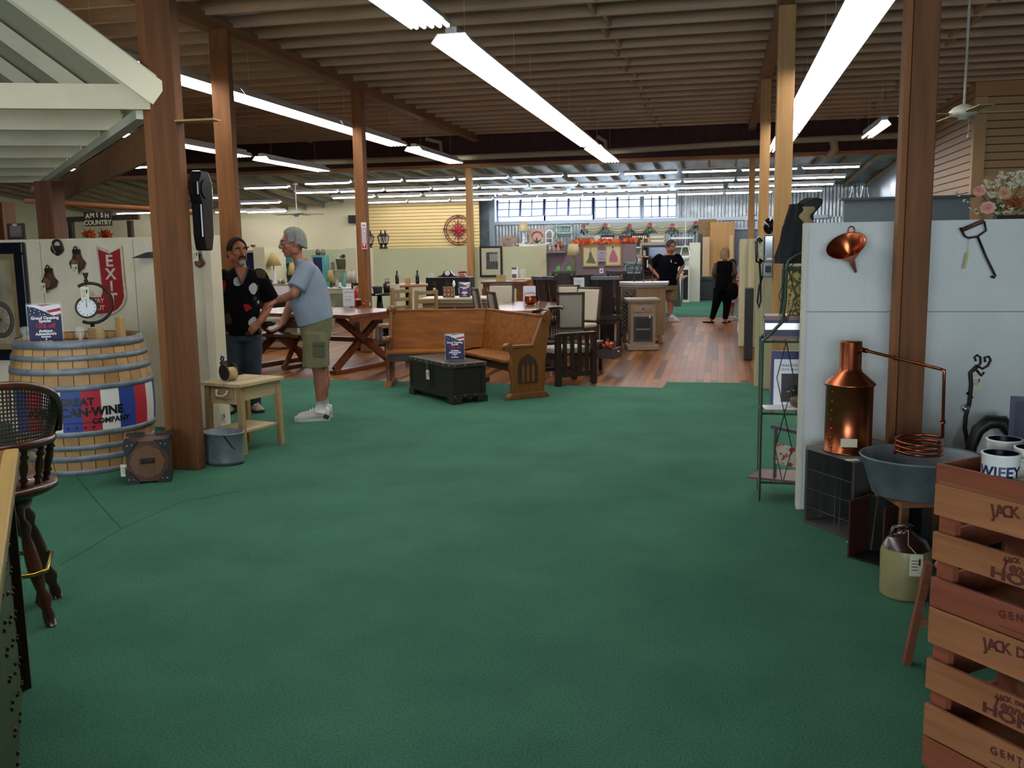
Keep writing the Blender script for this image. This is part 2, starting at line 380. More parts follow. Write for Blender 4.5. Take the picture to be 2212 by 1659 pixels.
# rear hall rows: single tubes in a line
t0 = thing('strip_light', '-', 'strip light')
MB().b2(-.62, .62, -.04, .04, .02, .07).prism([(-.11, 0), (-.04, .05), (.04, .05), (.11, 0), (.115, .005), (.045, .056), (-.045, .056), (-.115, .005)], 1.24, (0, 0, 0), 'yz').ob('housing', M_refl, t0)
MB().cyl((-.59, 0, -.005), (.59, 0, -.005), .022, n=8).ob('tube', M_tubef, t0)
first = True
NUM = ['leftmost', 'second from the left', 'third from the left', 'fourth from the left', 'fifth from the left', 'sixth from the left', 'seventh from the left', 'eighth from the left', 'ninth from the left', 'tenth from the left', 'eleventh from the left', 'twelfth from the left', 'thirteenth from the left', 'fourteenth from the left']
for r_, (Y, Z, pa, pb, off) in enumerate([(22.6, 3.24, 655, 1863, 0), (24.1, 3.12, 636, 1830, 0), (25.3, 3.03, 714, 1808, 0), (26.6, 2.94, 790, 1780, 0)]):
    xa, xb = PY(pa, 430, Y).x, PY(pb, 380, Y).x
    n = max(2, int(round((xb-xa)/1.30)))
    for k in range(n):
        x = xa+(xb-xa)*(k+.5)/n
        lab = 'white strip light, %s in the %s row of the rear hall' % (NUM[k], ['front', 'second', 'third', 'rearmost'][r_])
        if first: t0.location = (x, Y, Z); t0['label'] = lab; t0['group'] = 'strip lights of the rear hall'; first = False
        else: dup(t0, (x, Y, Z), label=lab, group='strip lights of the rear hall')
for k, (px, py, Y, z) in enumerate([(575, 405, 22.6, 0), (562, 438, 25.4, 0), (455, 427, 23.5, 0), (575, 457, 26.3, 0), (505, 457, 26.3, 0), (290, 460, 26.3, 0)]):
    p = PY(px, py, Y)
    dup(t0, p, label='white strip light over the left rear corner, %s' % ['highest and farthest right', 'just above the ceiling fan', 'glimpsed beside the black clock', 'lowest one right of the brown post', 'lowest one half behind the brown post', 'seen above the country sign'][k], group='strip lights of the rear hall')

for k, x in enumerate((-18.5, -16.5, -14.5, -12.5)): dup(t0, (x, 19.0, 3.45), label='added strip light brightening the left hall behind the canopy, %s' % NUM[k], group='strip lights of the rear hall')  # unseen strips, added to brighten the left rear hall
# ---- posts
def post(p, w, top, m, lab, d=None, extra=None):
    o = MB().b2(-w/2, w/2, -(d or w)/2, (d or w)/2, 0, top).ob('wooden_post', m, loc=(p[0], p[1], 0), bev=.006)
    tag(o, lab, 'post'); return o
pt = thing('wooden_post', 'thick reddish timber post with a side board, nearest on the left', 'post', (-3.86, 6.22, 0))
MB().b2(-.075, .125, -.045, .055, 0, 4.0).ob('timber', M_post, pt, bev=.006)
MB().b2(-.155, -.077, -.01, .05, 0, 4.0).ob('side_board', wood('side_board', '#6c3e1a', '#88562a', 'z', .75), pt, bev=.003)
M_post2 = wood('orange_post', '#6c3e16', '#8c5828', 'z', .7)
p = G(463, 60, 3.97); post((p.x, p.y+.1), .215, 3.97, M_post2, 'brown timber post behind the man in the black flowered shirt', .10)
p = G(768, 195, 3.97); post((p.x, p.y+.08), .16, 3.97, M_post2, 'slim timber post carrying the fire extinguisher sign')
p = G(1024, 366, 3.40); post((p.x, 21.48), .145, 3.40, M_fir, 'pale square post in front of the red compass')
p = G(1702, 10, 3.97); post((p.x, p.y+.08), .17, 3.97, M_fir, 'pale fir post behind the pay phone, widest of the right row')
PR = Vector((p.x, p.y+.08, 0))
p = G(1656, 170, 3.97); post((p.x, p.y+.07), .145, 3.97, M_fir, 'pale fir post beside the black mask, middle of the right row')
p = G(1626, 340, 3.40); post((p.x, 21.48), .13, 3.40, M_fir, 'pale fir post farthest back in the right row')
pr = thing('wooden_post', 'thick redwood post in front of the right white partition', 'post', (1.02, 5.52, 0))
MB().b2(-.055, .075, -.07, .07, 0, 4.02).ob('timber', M_post, pr, bev=.005)
MB().b2(-.09, -.057, -.05, .07, 0, 4.02).ob('side_board', _mats['side_board'], pr, bev=.003)

# ---- white lean-to canopy upper left
cz = 2.60; c0 = Vector((-3.93, 6.2, cz))
d = ray(-130, 552); pd = Vector((d.x, d.y, 0)).normalized()
d = ray(14000, 320); jd = -Vector((d.x, d.y, 0)).normalized()
cn = thing('canopy', 'white painted open rafter canopy fixed to the left timber post', 'canopy', (c0.x, c0.y, 0))
def cp_(a, b_, z): return pd*a+jd*b_+Vector((0, 0, z))
N = 7; sp = 1.3; sl = math.tan(math.radians(38))
M_can = mat('canopy_white', '#cfc8ac', .65, col2='#c4bca0', scale=3)
for k in range(N):
    MB().bar(cp_(k*sp, 0, cz+.08), cp_(k*sp, 4.2, cz+.08), .045, .17).ob('joist', M_can, cn)
    MB().bar(cp_(k*sp+.06, 0, cz+.10), cp_(k*sp+.06, 3.2, cz+.10+3.2*sl), .045, .12).ob('rafter', M_can, cn)
MB().bar(cp_(-.05, -.05, cz+.09), cp_(-.05, 3.2, cz+.09+3.25*sl), .03, .17).ob('barge_board', mat('barge_board', '#e4dcbc', .6), cn)
k = N*sp
MB().add([cp_(-.05, -.1, cz+.14), cp_(k, -.1, cz+.14), cp_(k, 3.2, cz+.14+3.3*sl), cp_(-.05, 3.2, cz+.14+3.3*sl), cp_(-.05, -.1, cz+.17), cp_(k, -.1, cz+.17), cp_(k, 3.2, cz+.17+3.3*sl), cp_(-.05, 3.2, cz+.17+3.3*sl)], [(0, 1, 2, 3), (7, 6, 5, 4), (0, 4, 5, 1), (1, 5, 6, 2), (2, 6, 7, 3), (3, 7, 4, 0)]).ob('roof_deck', M_can, cn)
MB().bar(cp_(.05, .06, cz-.03), cp_(k, .06, cz-.03), .09, .07).ob('wall_plate', mat('plate_white', '#d2cfbb', .7), cn)
MB().bar(cp_(.05, -.02, cz-.20), cp_(k, -.02, cz-.20), .035, .26).ob('header_board', wood('header_board', '#6a4222', '#825430', 'x', .7), cn)
p = G(105, 392, 2.34); post((p.x, p.y), .20, 2.34, wood('knotty_post', '#54301c', '#6e4428', 'z', .7), 'dark knotty post under the white canopy')
p = PY(12, 437, 13.6); post((p.x-.1, p.y), .30, p.z, _mats['knotty_post'], 'broad knotty timber post at the left edge')
p = G(470, 272, 2.6)
bk = thing('shelf_bracket', 'short pale board sticking out of the left timber post', 'board', (-3.734, 6.2, 2.50))
MB().b2(0, .30, -.05, .05, 0, .012).ob('board', M_fir, bk)
# ---- pipes and conduit below the girder
M_pipe = mat('painted_pipe', '#9a8f78', .6)
mb = MB(); mb.tube([PY(380, 360, 21.0), PY(1000, 340, 21.0), PY(1300, 328, 21.0), PY(1680, 305, 21.0), PY(1960, 292, 21.0)], .065, 10)
mb.tube([PY(1800, 300, 21), PY(1803, 322, 21), PY(1790, 340, 21.2)], .085, 10)
mb.tube([PY(920, 300, 21), PY(952, 308, 21), PY(954, 338, 21)], .045, 8).tube([PY(1290, 295, 21), PY(1308, 305, 21), PY(1310, 328, 21)], .045, 8)
tag(mb.ob('drain_pipe', M_pipe), 'long cream painted drain pipe running along the dark girder', 'pipe')
mb = MB(); mb.tube([PY(55, 434, 14.2), PY(460, 461, 14.2)], .042, 8)
tag(mb.ob('pipe_rail', mat('copper_brown', '#8a5a34', .5)), 'brown horizontal pipe above the country sign', 'pipe')
# ================================================================== LEFT FOREGROUND
M_black = mat('matt_black', '#121212', .5); M_tagp = mat('tag_card', '#d8d2b8', .8); M_string = mat('string', '#b9ab8a', .9)
M_iron = mat('dark_iron', '#2a2522', .55, .6, col2='#3d302a', scale=20)
M_ink = mat('print_ink', '#26262c', .8); M_galv = mat('galvanised_tub', '#808890', .5, .25, col2='#666f76', scale=9)
M_whitep = mat('white_print', '#e6e6ea', .6); M_redp = mat('red_print', '#b02030', .6); M_navyp = mat('navy_print', '#171c48', .5)
M_clear = mat('clear_plastic', '#e8eef2', .08, alpha=.18); M_gls = mat('clear_glass', '#dfe6e6', .05, alpha=.22, spec=.8)
M_copper = mat('copper', '#b4633c', .24, .95, col2='#8e4428', scale=5)
M_darkw = wood('dark_stained_wood', '#2a1710', '#3b2318', 'x', .4)
M_pine = wood('raw_pine', '#9c8458', '#b39a6c', 'x', .7)
M_oak = wood('golden_oak', '#5a3515', '#7d4e22', 'x', .42, sc=4)
def tagcard(parent, loc, w=.05, h=.075, rz=0, s=None, name='price_tag'):
    t = MB().box((0, 0, -h/2), (w, .002, h)).ob(name, M_tagp, parent, loc=loc, rz=rz, label='small cream price tag')
    m = MB()
    for k in range(4): m.box((-.1*w, -.0015, -h*(.3+.14*k)), (w*.5, .0008, h*.03))
    m.box((w*.25, -.0015, -h*.35), (w*.16, .0008, h*.3)); m.ob('print', M_ink, t)
    if s:
        MB().tube(s, .0018, 4).ob('string', M_string, parent)
    return t
# barrel
bx, by = -4.73, 6.28
bw = bpy.data.materials.new('barrel_staves'); bw.use_nodes = True; nt, b = nodes_of(bw)
tc = nt.nodes.new('ShaderNodeTexCoord'); gr = nt.nodes.new('ShaderNodeTexGradient'); gr.gradient_type = 'RADIAL'; nt.links.new(tc.outputs['Object'], gr.inputs[0])
def mth(nt, op, a, v=None):
    n = nt.nodes.new('ShaderNodeMath'); n.operation = op; nt.links.new(a, n.inputs[0])
    if v is not None: n.inputs[1].default_value = v
    return n.outputs[0]
fr = mth(nt, 'FRACT', mth(nt, 'MULTIPLY', gr.outputs['Fac'], 30)); cl = mth(nt, 'FLOOR', mth(nt, 'MULTIPLY', gr.outputs['Fac'], 30))
wn = nt.nodes.new('ShaderNodeTexWhiteNoise'); wn.noise_dimensions = '1D'; nt.links.new(cl, wn.inputs['W'])
no = nt.nodes.new('ShaderNodeTexNoise'); no.inputs['Scale'].default_value = 5; no.inputs['Detail'].default_value = 5; nt.links.new(tc.outputs['Object'], no.inputs[0])
ad = nt.nodes.new('ShaderNodeMath'); ad.operation = 'MULTIPLY_ADD'; nt.links.new(wn.outputs[0], ad.inputs[0]); ad.inputs[1].default_value = .35; nt.links.new(no.outputs['Fac'], ad.inputs[2])
rp = nt.nodes.new('ShaderNodeValToRGB'); rp.color_ramp.elements[0].position = .35; rp.color_ramp.elements[0].color = C('#8a6238'); rp.color_ramp.elements[1].position = .9; rp.color_ramp.elements[1].color = C('#b8905c')
nt.links.new(ad.outputs[0], rp.inputs[0]); gt = mth(nt, 'GREATER_THAN', fr, .06)
mx = nt.nodes.new('ShaderNodeMix'); mx.data_type = 'RGBA'; mx.inputs[6].default_value = C('#2c1a0c'); nt.links.new(gt, mx.inputs[0]); nt.links.new(rp.outputs[0], mx.inputs[7]); nt.links.new(mx.outputs[2], b.inputs['Base Color']); b.inputs['Roughness'].default_value = .6
def brad(z): return .435+.072*math.sin(PI*min(1, max(0, z/.98)))**.85
BT = thing('wine_barrel', 'oak wine barrel with grey hoops and red, white and blue painted stripes', 'barrel', (bx, by, 0))
prof = [(brad(z*.98/24), z*.98/24) for z in range(25)]
MB().lathe([(0, 0.02)]+prof+[(.40, .98), (.40, .93)], n=60).ob('staves', bw, BT)
MB().lathe([(.40, .925), (0, .925)], n=40).ob('barrel_head', wood('barrel_head', '#8a5c30', '#a8763e', 'x', .6), BT)
for z0, z1 in ((0, .04), (.104, .149), (.19, .228), (.292, .332), (.626, .668), (.742, .788), (.84, .878), (.925, .985)):
    MB().lathe([(brad(z0)+.001, z0), (brad(z0)+.007, z0), (brad((z0+z1)/2)+.008, (z0+z1)/2), (brad(z1)+.007, z1), (brad(z1)-.004, z1)], n=60).ob('hoop', M_galv, BT)
fl = bpy.data.materials.new('painted_stripes'); fl.use_nodes = True; nt, b = nodes_of(fl)
tc = nt.nodes.new('ShaderNodeTexCoord'); gr = nt.nodes.new('ShaderNodeTexGradient'); gr.gradient_type = 'RADIAL'; nt.links.new(tc.outputs['Object'], gr.inputs[0])
fr = mth(nt, 'FRACT', mth(nt, 'ADD', mth(nt, 'MULTIPLY', gr.outputs['Fac'], 8), .0))
rp = nt.nodes.new('ShaderNodeValToRGB'); rp.color_ramp.interpolation = 'CONSTANT'
e = rp.color_ramp.elements; e[0].position = 0; e[0].color = C('#27408c'); e[1].position = .3333; e[1].color = C('#a81e30'); n = e.new(.6667); n.color = C('#d2d2c8')
nt.links.new(fr, rp.inputs[0]); nt.links.new(rp.outputs[0], b.inputs['Base Color']); b.inputs['Roughness'].default_value = .55
band = MB().lathe([(brad(.332+.294*k/8)+.0025, .332+.294*k/8) for k in range(9)], n=72).ob('painted_band', fl, BT)
ac = math.atan2(-by, -bx)                                # direction from the barrel to the camera
band.rotation_euler.z = ac-PI+math.radians(-17.6)
def curved_text(s, size, z, a0, r, m, parent, off=.0):
    o = text(s, size, m, parent, (0, 0, 0), (0, 0, 0), .0005, off)
    for v in o.data.vertices:
        an = a0+v.co.x/r; zz = z+v.co.y; rr = brad(zz)+.0045+v.co.z; v.co = (rr*math.cos(an), rr*math.sin(an), zz)
    return o
aa = ac+math.radians(-8)
curved_text('GREAT', .075, .545, ac-math.radians(6), .5, M_black, BT, .003); curved_text('AMERICAN·WINE', .085, .47, aa+.0, .5, M_black, BT, .004)
curved_text('COMPANY', .055, .40, ac+math.radians(20), .5, M_black, BT, .002)
curved_text('————', .08, .40, ac-math.radians(4), .5, M_black, BT)
curved_text('◦  ◦  ◦  ◦', .05, .36, ac-math.radians(4), .5, M_black, BT, .002)

# flag-topped special offer sign
def star(cx, cz, r): return [(cx+(r if k % 2 == 0 else r*.4)*math.sin(PI*k/5), cz+(r if k % 2 == 0 else r*.4)*math.cos(PI*k/5)) for k in range(10)]
def offer_sign(label, loc, rz, h=.30, w=.225):
    t = thing('offer_sign', label, 'sign', loc, rz, 'grand opening offer signs')
    MB().box((0, 0, h/2), (w, .004, h)).box((0, .03, .002), (w, .07, .004)).ob('clear_holder', M_clear, t)
    MB().box((0, -.003, h*.36), (w*.93, .0015, h*.70)).ob('navy_panel', M_navyp, t)
    f = MB().box((0, -.003, h*.84), (w*.93, .0015, h*.25)).ob('flag_picture', M_whitep, t)
    a = w*.465; z0 = h*.715; z1 = h*.965
    r_ = MB()
    for q in ([(-.5*a, z1), (a*.6, z1), (-.1*a, z1-.03*h)], [(.1*a, z0+.11*h), (a, z0+.17*h), (a, z0+.1*h), (.3*a, z0+.06*h)], [(.55*a, z0), (a, z0+.04*h), (a, z0)]):
        r_.prism(q, .0012, (0, -.0045, 0), 'xz')
    r_.ob('red_stripes', M_redp, f)
    MB().prism([(-a, z0), (-a, z1-.02*h), (-.55*a, z1-.06*h), (.1*a, z0+.08*h), (.5*a, z0)], .0012, (0, -.0045, 0), 'xz').ob('star_field', M_navyp, f)
    s_ = MB()
    for u, v in ((-.85, .19), (-.8, .12), (-.55, .14), (-.6, .07), (-.85, .04), (-.3, .10), (-.25, .04), (0, .03)): s_.prism(star(u*a, z0+v*h, .018*h), .001, (0, -.0056, 0), 'xz')
    s_.ob('stars', M_whitep, f)
    for tx, sz, zz, m in (('Grand Opening', .088, .66, M_whitep), ('Special', .088, .59, M_whitep), ('15% off', .135, .475, M_redp), ('Antique', .085, .36, M_whitep), ("Adventure's", .085, .29, M_whitep), ('Furniture', .05, .225, M_whitep), ('&', .05, .17, M_whitep), ('Merchandise', .05, .115, M_whitep)):
        text(tx, sz*h*1.05, m, t, (0, -.0042, zz*h), ext=.0004, off=.0012)
    return t
p = PY(108, 727, by-.22)
offer_sign('navy offer sign with flag standing on the wine barrel', (p.x, by-.26, .985-.055), facing(p), .315, .235)
def bulb(label, px):
    p = PY(px, 735, by-.2); t = thing('glass_bulb_lamp', label, 'bulb lamp', (p.x, p.y-.10, .925), 0, 'clear bulb lamps on the barrel')
    MB().lathe([(0, .045), (.014, .05), (.016, .07), (.028, .10), (.033, .125), (.026, .148), (0, .156)], n=16).ob('glass', M_gls, t)
    MB().tube([(0, 0, .05), (-.008, 0, .10), (0, 0, .13), (.008, 0, .10), (0, 0, .05)], .0018, 5).ob('filament', M_fir, t)
    MB().lathe([(0, 0), (.034, 0), (.034, .014), (.014, .02), (.014, .05), (0, .05)], n=16).ob('base', M_darkw, t)
bulb('clear glass bulb left of the offer sign on the barrel', 76); bulb('clear glass bulb in front of the pale wooden blocks', 194)
p = PY(228, 722, by-.02)
o = tag(MB().b2(-.085, .085, -.03, .03, 0, .125).ob('wooden_block', M_pine, loc=(p.x-.05, by-.06, .926), rz=-.6, bev=.003), 'low pale wooden block on the barrel', 'block')
o = tag(MB().b2(-.05, .05, -.02, .02, 0, .19).ob('wooden_block', wood('block_b', '#a08050', '#b8945c', 'z', .7), loc=(p.x+.06, by+.08, .926), rz=-.6, bev=.003), 'taller wooden block standing behind the low one on the barrel', 'block')
k = thing('display_card', 'small white card leaning on the barrel rim', 'card', (PY(170, 727, by-.2).x, by-.18, .926), -.6)
MB().box((0, 0, .05), (.02, .003, .10), (.1, .15, 0)).ob('card', M_whitep, k)
# desk clock in an open ring
p = PY(196, 655, by+.02); ck = thing('ring_clock', 'round white-faced clock hung in an open black ring on the barrel', 'clock', (p.x, p.y, .926), facing(p))
cz_ = p.z-.926; rr = .150
pts = [(rr*math.cos(a), 0, cz_+rr*math.sin(a)) for a in [math.radians(122-14*k) for k in range(18)]]
MB().tube(pts, .013, 6).ob('ring', M_iron, ck)
MB().cyl((0, 0, 0), (0, 0, cz_-rr+.012), .03, .012).cyl((0, 0, 0), (0, 0, .01), .06, .055).ob('stand', M_iron, ck)
MB().lathe([(0, 0), (.016, 0), (.01, .02), (.018, .03), (.01, .04), (.012, .06), (.022, .085), (.02, .09), (0, .085)], (-.02, 0, cz_+rr-.012), 12).ob('finial', M_iron, ck)
fc = MB().cyl((-.03, -.035, cz_-.03), (-.03, .03, cz_-.03), .082, n=28).ob('clock_case', M_iron, ck)
MB().disc((-.03, -.037, cz_-.03), .066, 28).ob('dial', mat('clock_dial', '#d6dde0', .4), fc)
m = MB()
for h in range(12): m.box((-.03+.055*math.sin(h*PI/6), -.039, cz_-.03+.055*math.cos(h*PI/6)), (.005, .001, .009), (0, h*PI/6, 0))
m.bar((-.03, -.0395, cz_-.03), (-.03, -.0395, cz_+.015), .003, .003).bar((-.03, -.0395, cz_-.03), (-.028, -.0395, cz_-.005), .004, .003).ob('hands_and_ticks', M_black, fc)
MB().tube([(-.02, 0, cz_+rr-.02), (-.03, 0, cz_+.05)], .006, 6).ob('hook', M_iron, ck)
tagcard(ck, (-.035, -.05, cz_+.125), .055, .095)

# things on the left partition
YW = 7.69
def pp(pts, Y, o): return [(PY(x, y, Y).x-o.x, PY(x, y, Y).z-o.z) for x, y in pts]
def zz1(pts): return [(x/4.608, 380+y/4.608) for x, y in pts]       # first zoom crop -> photo pixels
o_ = PY(240, 610, YW)
ex = thing('exit_arrow_sign', 'rusty red and white EXIT sign with notched top hung on the left partition', 'sign', (o_.x, YW-.012, o_.z))
out = [(968, 700), (1100, 752), (1220, 698), (1240, 960), (1265, 1200), (1245, 1280), (1190, 1345), (1110, 1382), (1000, 1392), (900, 1385), (880, 1300), (900, 1200), (900, 1145), (925, 1150), (935, 1185), (1010, 1190), (1018, 1150), (990, 900)]
MB().prism(pp(zz1(out), YW, o_), .012, plane='xz').ob('white_plate', mat('enamel_white', '#cfcabc', .5, col2='#b8a890', scale=14), ex)
inn = [(988, 728), (1100, 775), (1206, 722), (1224, 960), (1247, 1200), (1228, 1268), (1180, 1328), (1105, 1362), (1000, 1372), (918, 1366), (900, 1300), (918, 1215), (920, 1205), (1020, 1208), (1036, 1160), (1008, 900)]
MB().prism(pp(zz1(inn), YW, o_), .004, (0, -.008, 0), 'xz').ob('red_field', mat('enamel_red', '#9e1c22', .45, col2='#8a2420', scale=12), ex)
for ch, x, y, s in (('E', 1103, 850, 1.3), ('X', 1118, 980, 1.2), ('I', 1128, 1100, 1.1), ('T', 1140, 1230, 1.35)):
    q = pp(zz1([(x, y)]), YW, o_)[0]
    text(ch, .112*s, _mats['enamel_white'], ex, (q[0], -.0125, q[1]), ext=.001, off=.004, sx=1.05)
for ch, x, y, s in (('WAY', 985, 1243, .055), ('OUT', 1000, 1312, .055)):
    q = pp(zz1([(x, y)]), YW, o_)[0]; text(ch, s*1.1, _mats['enamel_white'], ex, (q[0], -.0125, q[1]), ext=.001, off=.001)
# large framed picture at the edge
a, c = PY(72, 523, YW), PY(78, 778, YW); x0 = a.x-1.0
pf = thing('framed_picture', 'large sepia motorcycle picture in a wide dark frame at the left edge', 'picture', ((x0+c.x)/2, YW-.03, c.z), 0)
w = (c.x-x0)/2; h = a.z-c.z
def frame(mb, w, h, t, d, z=0, y=0):
    mb.b2(-w, w, y-d/2, y+d/2, z, z+t).b2(-w, w, y-d/2, y+d/2, z+h-t, z+h).b2(-w, -w+t, y-d/2, y+d/2, z+t, z+h-t).b2(w-t, w, y-d/2, y+d/2, z+t, z+h-t); return mb
frame(MB(), w, h, .105, .05).ob('frame', mat('frame_blueblack', '#10121c', .3), pf, bev=.012)
frame(MB(), w-.10, h-.21, .055, .03, .105, .0).ob('wooden_liner', wood('liner', '#7a6440', '#8f7850', 'x', .6), pf)
MB().b2(-w+.15, w-.15, -.008, .008, .155, h-.155).ob('picture', mat('sepia_print', '#a99a78', .6, col2='#7e7262', scale=4), pf)
q = PY(8, 690, YW); qx, qz = q.x-pf.location.x, q.z-pf.location.z
ring = MB(); ring.tube([(qx+.125*math.cos(k*PI/12), 0, qz+.15*math.sin(k*PI/12)) for k in range(24)], .022, 6, closed=True)
for k in range(12): ring.bar((qx, 0, qz), (qx+.12*math.cos(k*PI/6), 0, qz+.14*math.sin(k*PI/6)), .004, .004)
ring.T = Matrix.Identity(4); o = ring.ob('printed_wheel', mat('sepia_dark', '#4a443e', .6), pf); o.scale.y = .15; o.location.y = -.010
# pulley blocks
def pulley(label, px, py, Y=YW, s=1.0, tg=(0, 0)):
    p = PY(px, py, Y); t = thing('pulley_block', label, 'pulley', (p.x, p.y-.03*s, p.z), 0, 'old pulley blocks on the left partition')
    MB().prism([(s*x, s*z) for x, z in [(0, -.085), (.055, -.06), (.08, -.005), (.04, .035), (.03, .075), (-.03, .075), (-.04, .035), (-.075, -.005), (-.055, -.06)]], .05*s, plane='xz').ob('cheeks', mat('rusty_brown', '#3c2a20', .6, .3, col2='#5a3c2a', scale=14), t, bev=.012*s)
    MB().cyl((0, -.035*s, -.02*s), (0, .0, -.02*s), .045*s, n=16).ob('sheave', wood('sheave', '#5c3c24', '#7a5232', 'x', .6), t)
    MB().box((0, 0, .09*s), (.055*s, .04*s, .05*s)).tube([(0, -.01, .105*s), (.018*s, -.01, .125*s), (0, -.01, .142*s), (-.018*s, -.01, .125*s)], .007*s, 6, closed=True).ob('eye', M_iron, t)
    if tg: tagcard(t, (tg[0], -.045, tg[1]), .06, .09, 0, [(0, -.04, .08), (tg[0]-.025, -.046, tg[1]+.04), (tg[0], -.046, tg[1])])
    return t
pulley('rusty pulley block with tag left of the EXIT sign', 171, 566, tg=(.005, -.02)); pulley('rusty pulley block with tag, lower left of the EXIT sign', 111, 606, tg=(-.04, -.02))
p = PY(126, 533, YW)
pl = thing('iron_padlock', 'black iron padlock hung at the top of the left partition', 'padlock', (p.x, YW-.02, p.z))
MB().prism([(-.055, .01), (.055, .01), (.062, -.03), (.045, -.055), (0, -.085), (-.045, -.055), (-.062, -.03)], .03, plane='xz').ob('body', M_iron, pl, bev=.006)
MB().tube([(-.045, 0, 0)]+[(-.045*math.cos(k*PI/10), 0, .015+.045*math.sin(k*PI/10)) for k in range(11)]+[(.045, 0, 0)], .011, 6).ob('shackle', M_iron, pl)
MB().tube([(-.035, -.02, .05), (-.03, -.022, 0), (-.01, -.02, -.05), (0, -.02, -.06)], .003, 4).ob('string', M_string, pl)
p = PY(318, 554, YW)
o = tag(MB().prism([(-.09, -.012), (.10, -.014), (.10, .04), (.06, .036)], .10, plane='xz').ob('wall_shelf', mat('grey_slate', '#34363a', .6), loc=(p.x, YW-.06, p.z)), 'small dark wedge shelf beside the left timber post', 'shelf')
# octagonal wall clock seen side-on
p0, p1 = PY(420, 380, 6.44), PY(420, 543, 6.44); zc = (p0.z+p1.z)/2
wc = thing('wall_clock', 'black long-case wall clock seen from the side behind the left post', 'clock', (-3.733, 6.36, zc))
oct_ = [(-.07, .06), (-.10, .13), (-.10, .22), (-.05, .30), (.05, .30), (.10, .22), (.10, .13), (.09, .06), (.08, -.17), (.05, -.27), (-.05, -.27), (-.07, -.17)]
MB().prism(oct_, .085, (.045, 0, 0), 'yz').ob('case', mat('black_lacquer', '#0c0d10', .18), wc, bev=.012)
MB().disc((.086, 0, .17), .07, 24, 'x', .02).ob('dial', _mats['black_lacquer'], wc)
p = PY(432, 560, 7.60); k = pulley('small pulley with tag at the end of the left partition', 433, 566, 7.64, .6, (-.01, .10)); k['group'] = ''
del k['group']
# side table with tub and pulley
st = thing('side_table', 'raw pine side table with a white drawer pull beside the left partition', 'side table', (-3.765, 6.96, 0), math.radians(-14))
M_p2 = wood('pine_pale', '#a58f66', '#bda77c', 'y', .7)
tt = MB()
for k in range(5): tt.b2(-.21+.084*k+.001, -.21+.084*(k+1)-.001, -.26, .26, .545, .57)
tt.ob('tabletop', M_p2, st, bev=.002)
MB().b2(.01, .045, -.258, .258, .5701, .5712).ob('grey_streak', mat('streak', '#8f9490', .8), st)
for x in (-.165, .165):
    for y in (-.215, .215):
        MB().bar((x, y, .545), (x*1.06, y*1.04, 0), .045, .045).ob('leg', wood('pine_leg', '#8f7650', '#a88e62', 'z', .7), st, bev=.003)
MB().b2(-.15, .15, -.215, -.20, .40, .545).b2(-.15, .15, .20, .215, .43, .545).b2(-.17, -.155, -.2, .2, .43, .545).b2(.155, .17, -.2, .2, .43, .545).ob('apron', M_p2, st)
dr = MB().b2(-.10, .10, -.228, -.214, .445, .53).ob('drawer', wood('drawer', '#9a7c4e', '#ad8d5c', 'x', .7), st, bev=.002)
MB().tube([(-.055, -.23, .50), (-.05, -.255, .485), (-.03, -.262, .47), (.03, -.262, .47), (.05, -.255, .485), (.055, -.23, .50)], .007, 8).sph((-.055, -.24, .505), .013).sph((.055, -.24, .505), .013).ob('handle', mat('white_ceramic', '#d8d4c8', .3), dr, label='white drawer pull')
MB().b2(-.165, .165, -.205, .205, .17, .19).ob('lower_shelf', M_p2, st, bev=.002)
tagcard(st, (.02, -.268, .35), .06, .10, 0, [(.0, -.268, .47), (.01, -.27, .41), (.02, -.268, .35)])
p = PY(496, 808, 6.84)
k = thing('pulley_block', 'wooden-wheeled iron pulley lying on the pine side table', 'pulley', (-3.84, 6.88, .57), -.5)
MB().cyl((.02, -.035, .055), (.02, .035, .055), .055, n=20).ob('sheave', M_pine, k)
MB().cyl((-.0, -.05, .07), (-.0, -.037, .07), .065, n=20).cyl((.0, .037, .07), (.0, .05, .07), .065, n=20).bar((-.04, 0, .08), (-.07, 0, .15), .05, .03).tube([(-.08, 0, .15), (-.06, 0, .18), (-.09, 0, .19), (-.105, 0, .16)], .008, 6, closed=True).ob('iron_frame', M_iron, k)
tb = thing('oval_tub', 'galvanised oval tub in front of the pine side table', 'tub', (-3.67, 6.44, 0), math.radians(-12))
MB().lathe([(0, .004), (.93, .004), (.95, 0), (.96, .03), (.95, .035), (1.0, .23), (1.04, .235), (1.04, .245), (.985, .245), (.93, .03), (0, .02)], n=40, sx=.165, sy=.125).ob('body', M_galv, tb)
MB().tube([(-.155, -.06, .215), (-.165, -.10, .15), (-.17, -.12, .12)], .005, 6).tube([(.10, -.11, .235), (.155, -.09, .15), (.165, -.07, .13)], .005, 6).ob('handle', M_iron, tb)
k = thing('yellow_rulers', 'yellow wooden rulers sticking out of the oval tub', 'ruler', (-3.76, 6.45, .03), 0)
for i in range(3): MB().bar((.03, -.03*i, .0), (-.10, -.03*i, .235), .018, .004).ob('ruler', mat('ruler_yellow', '#b58426', .5), k)
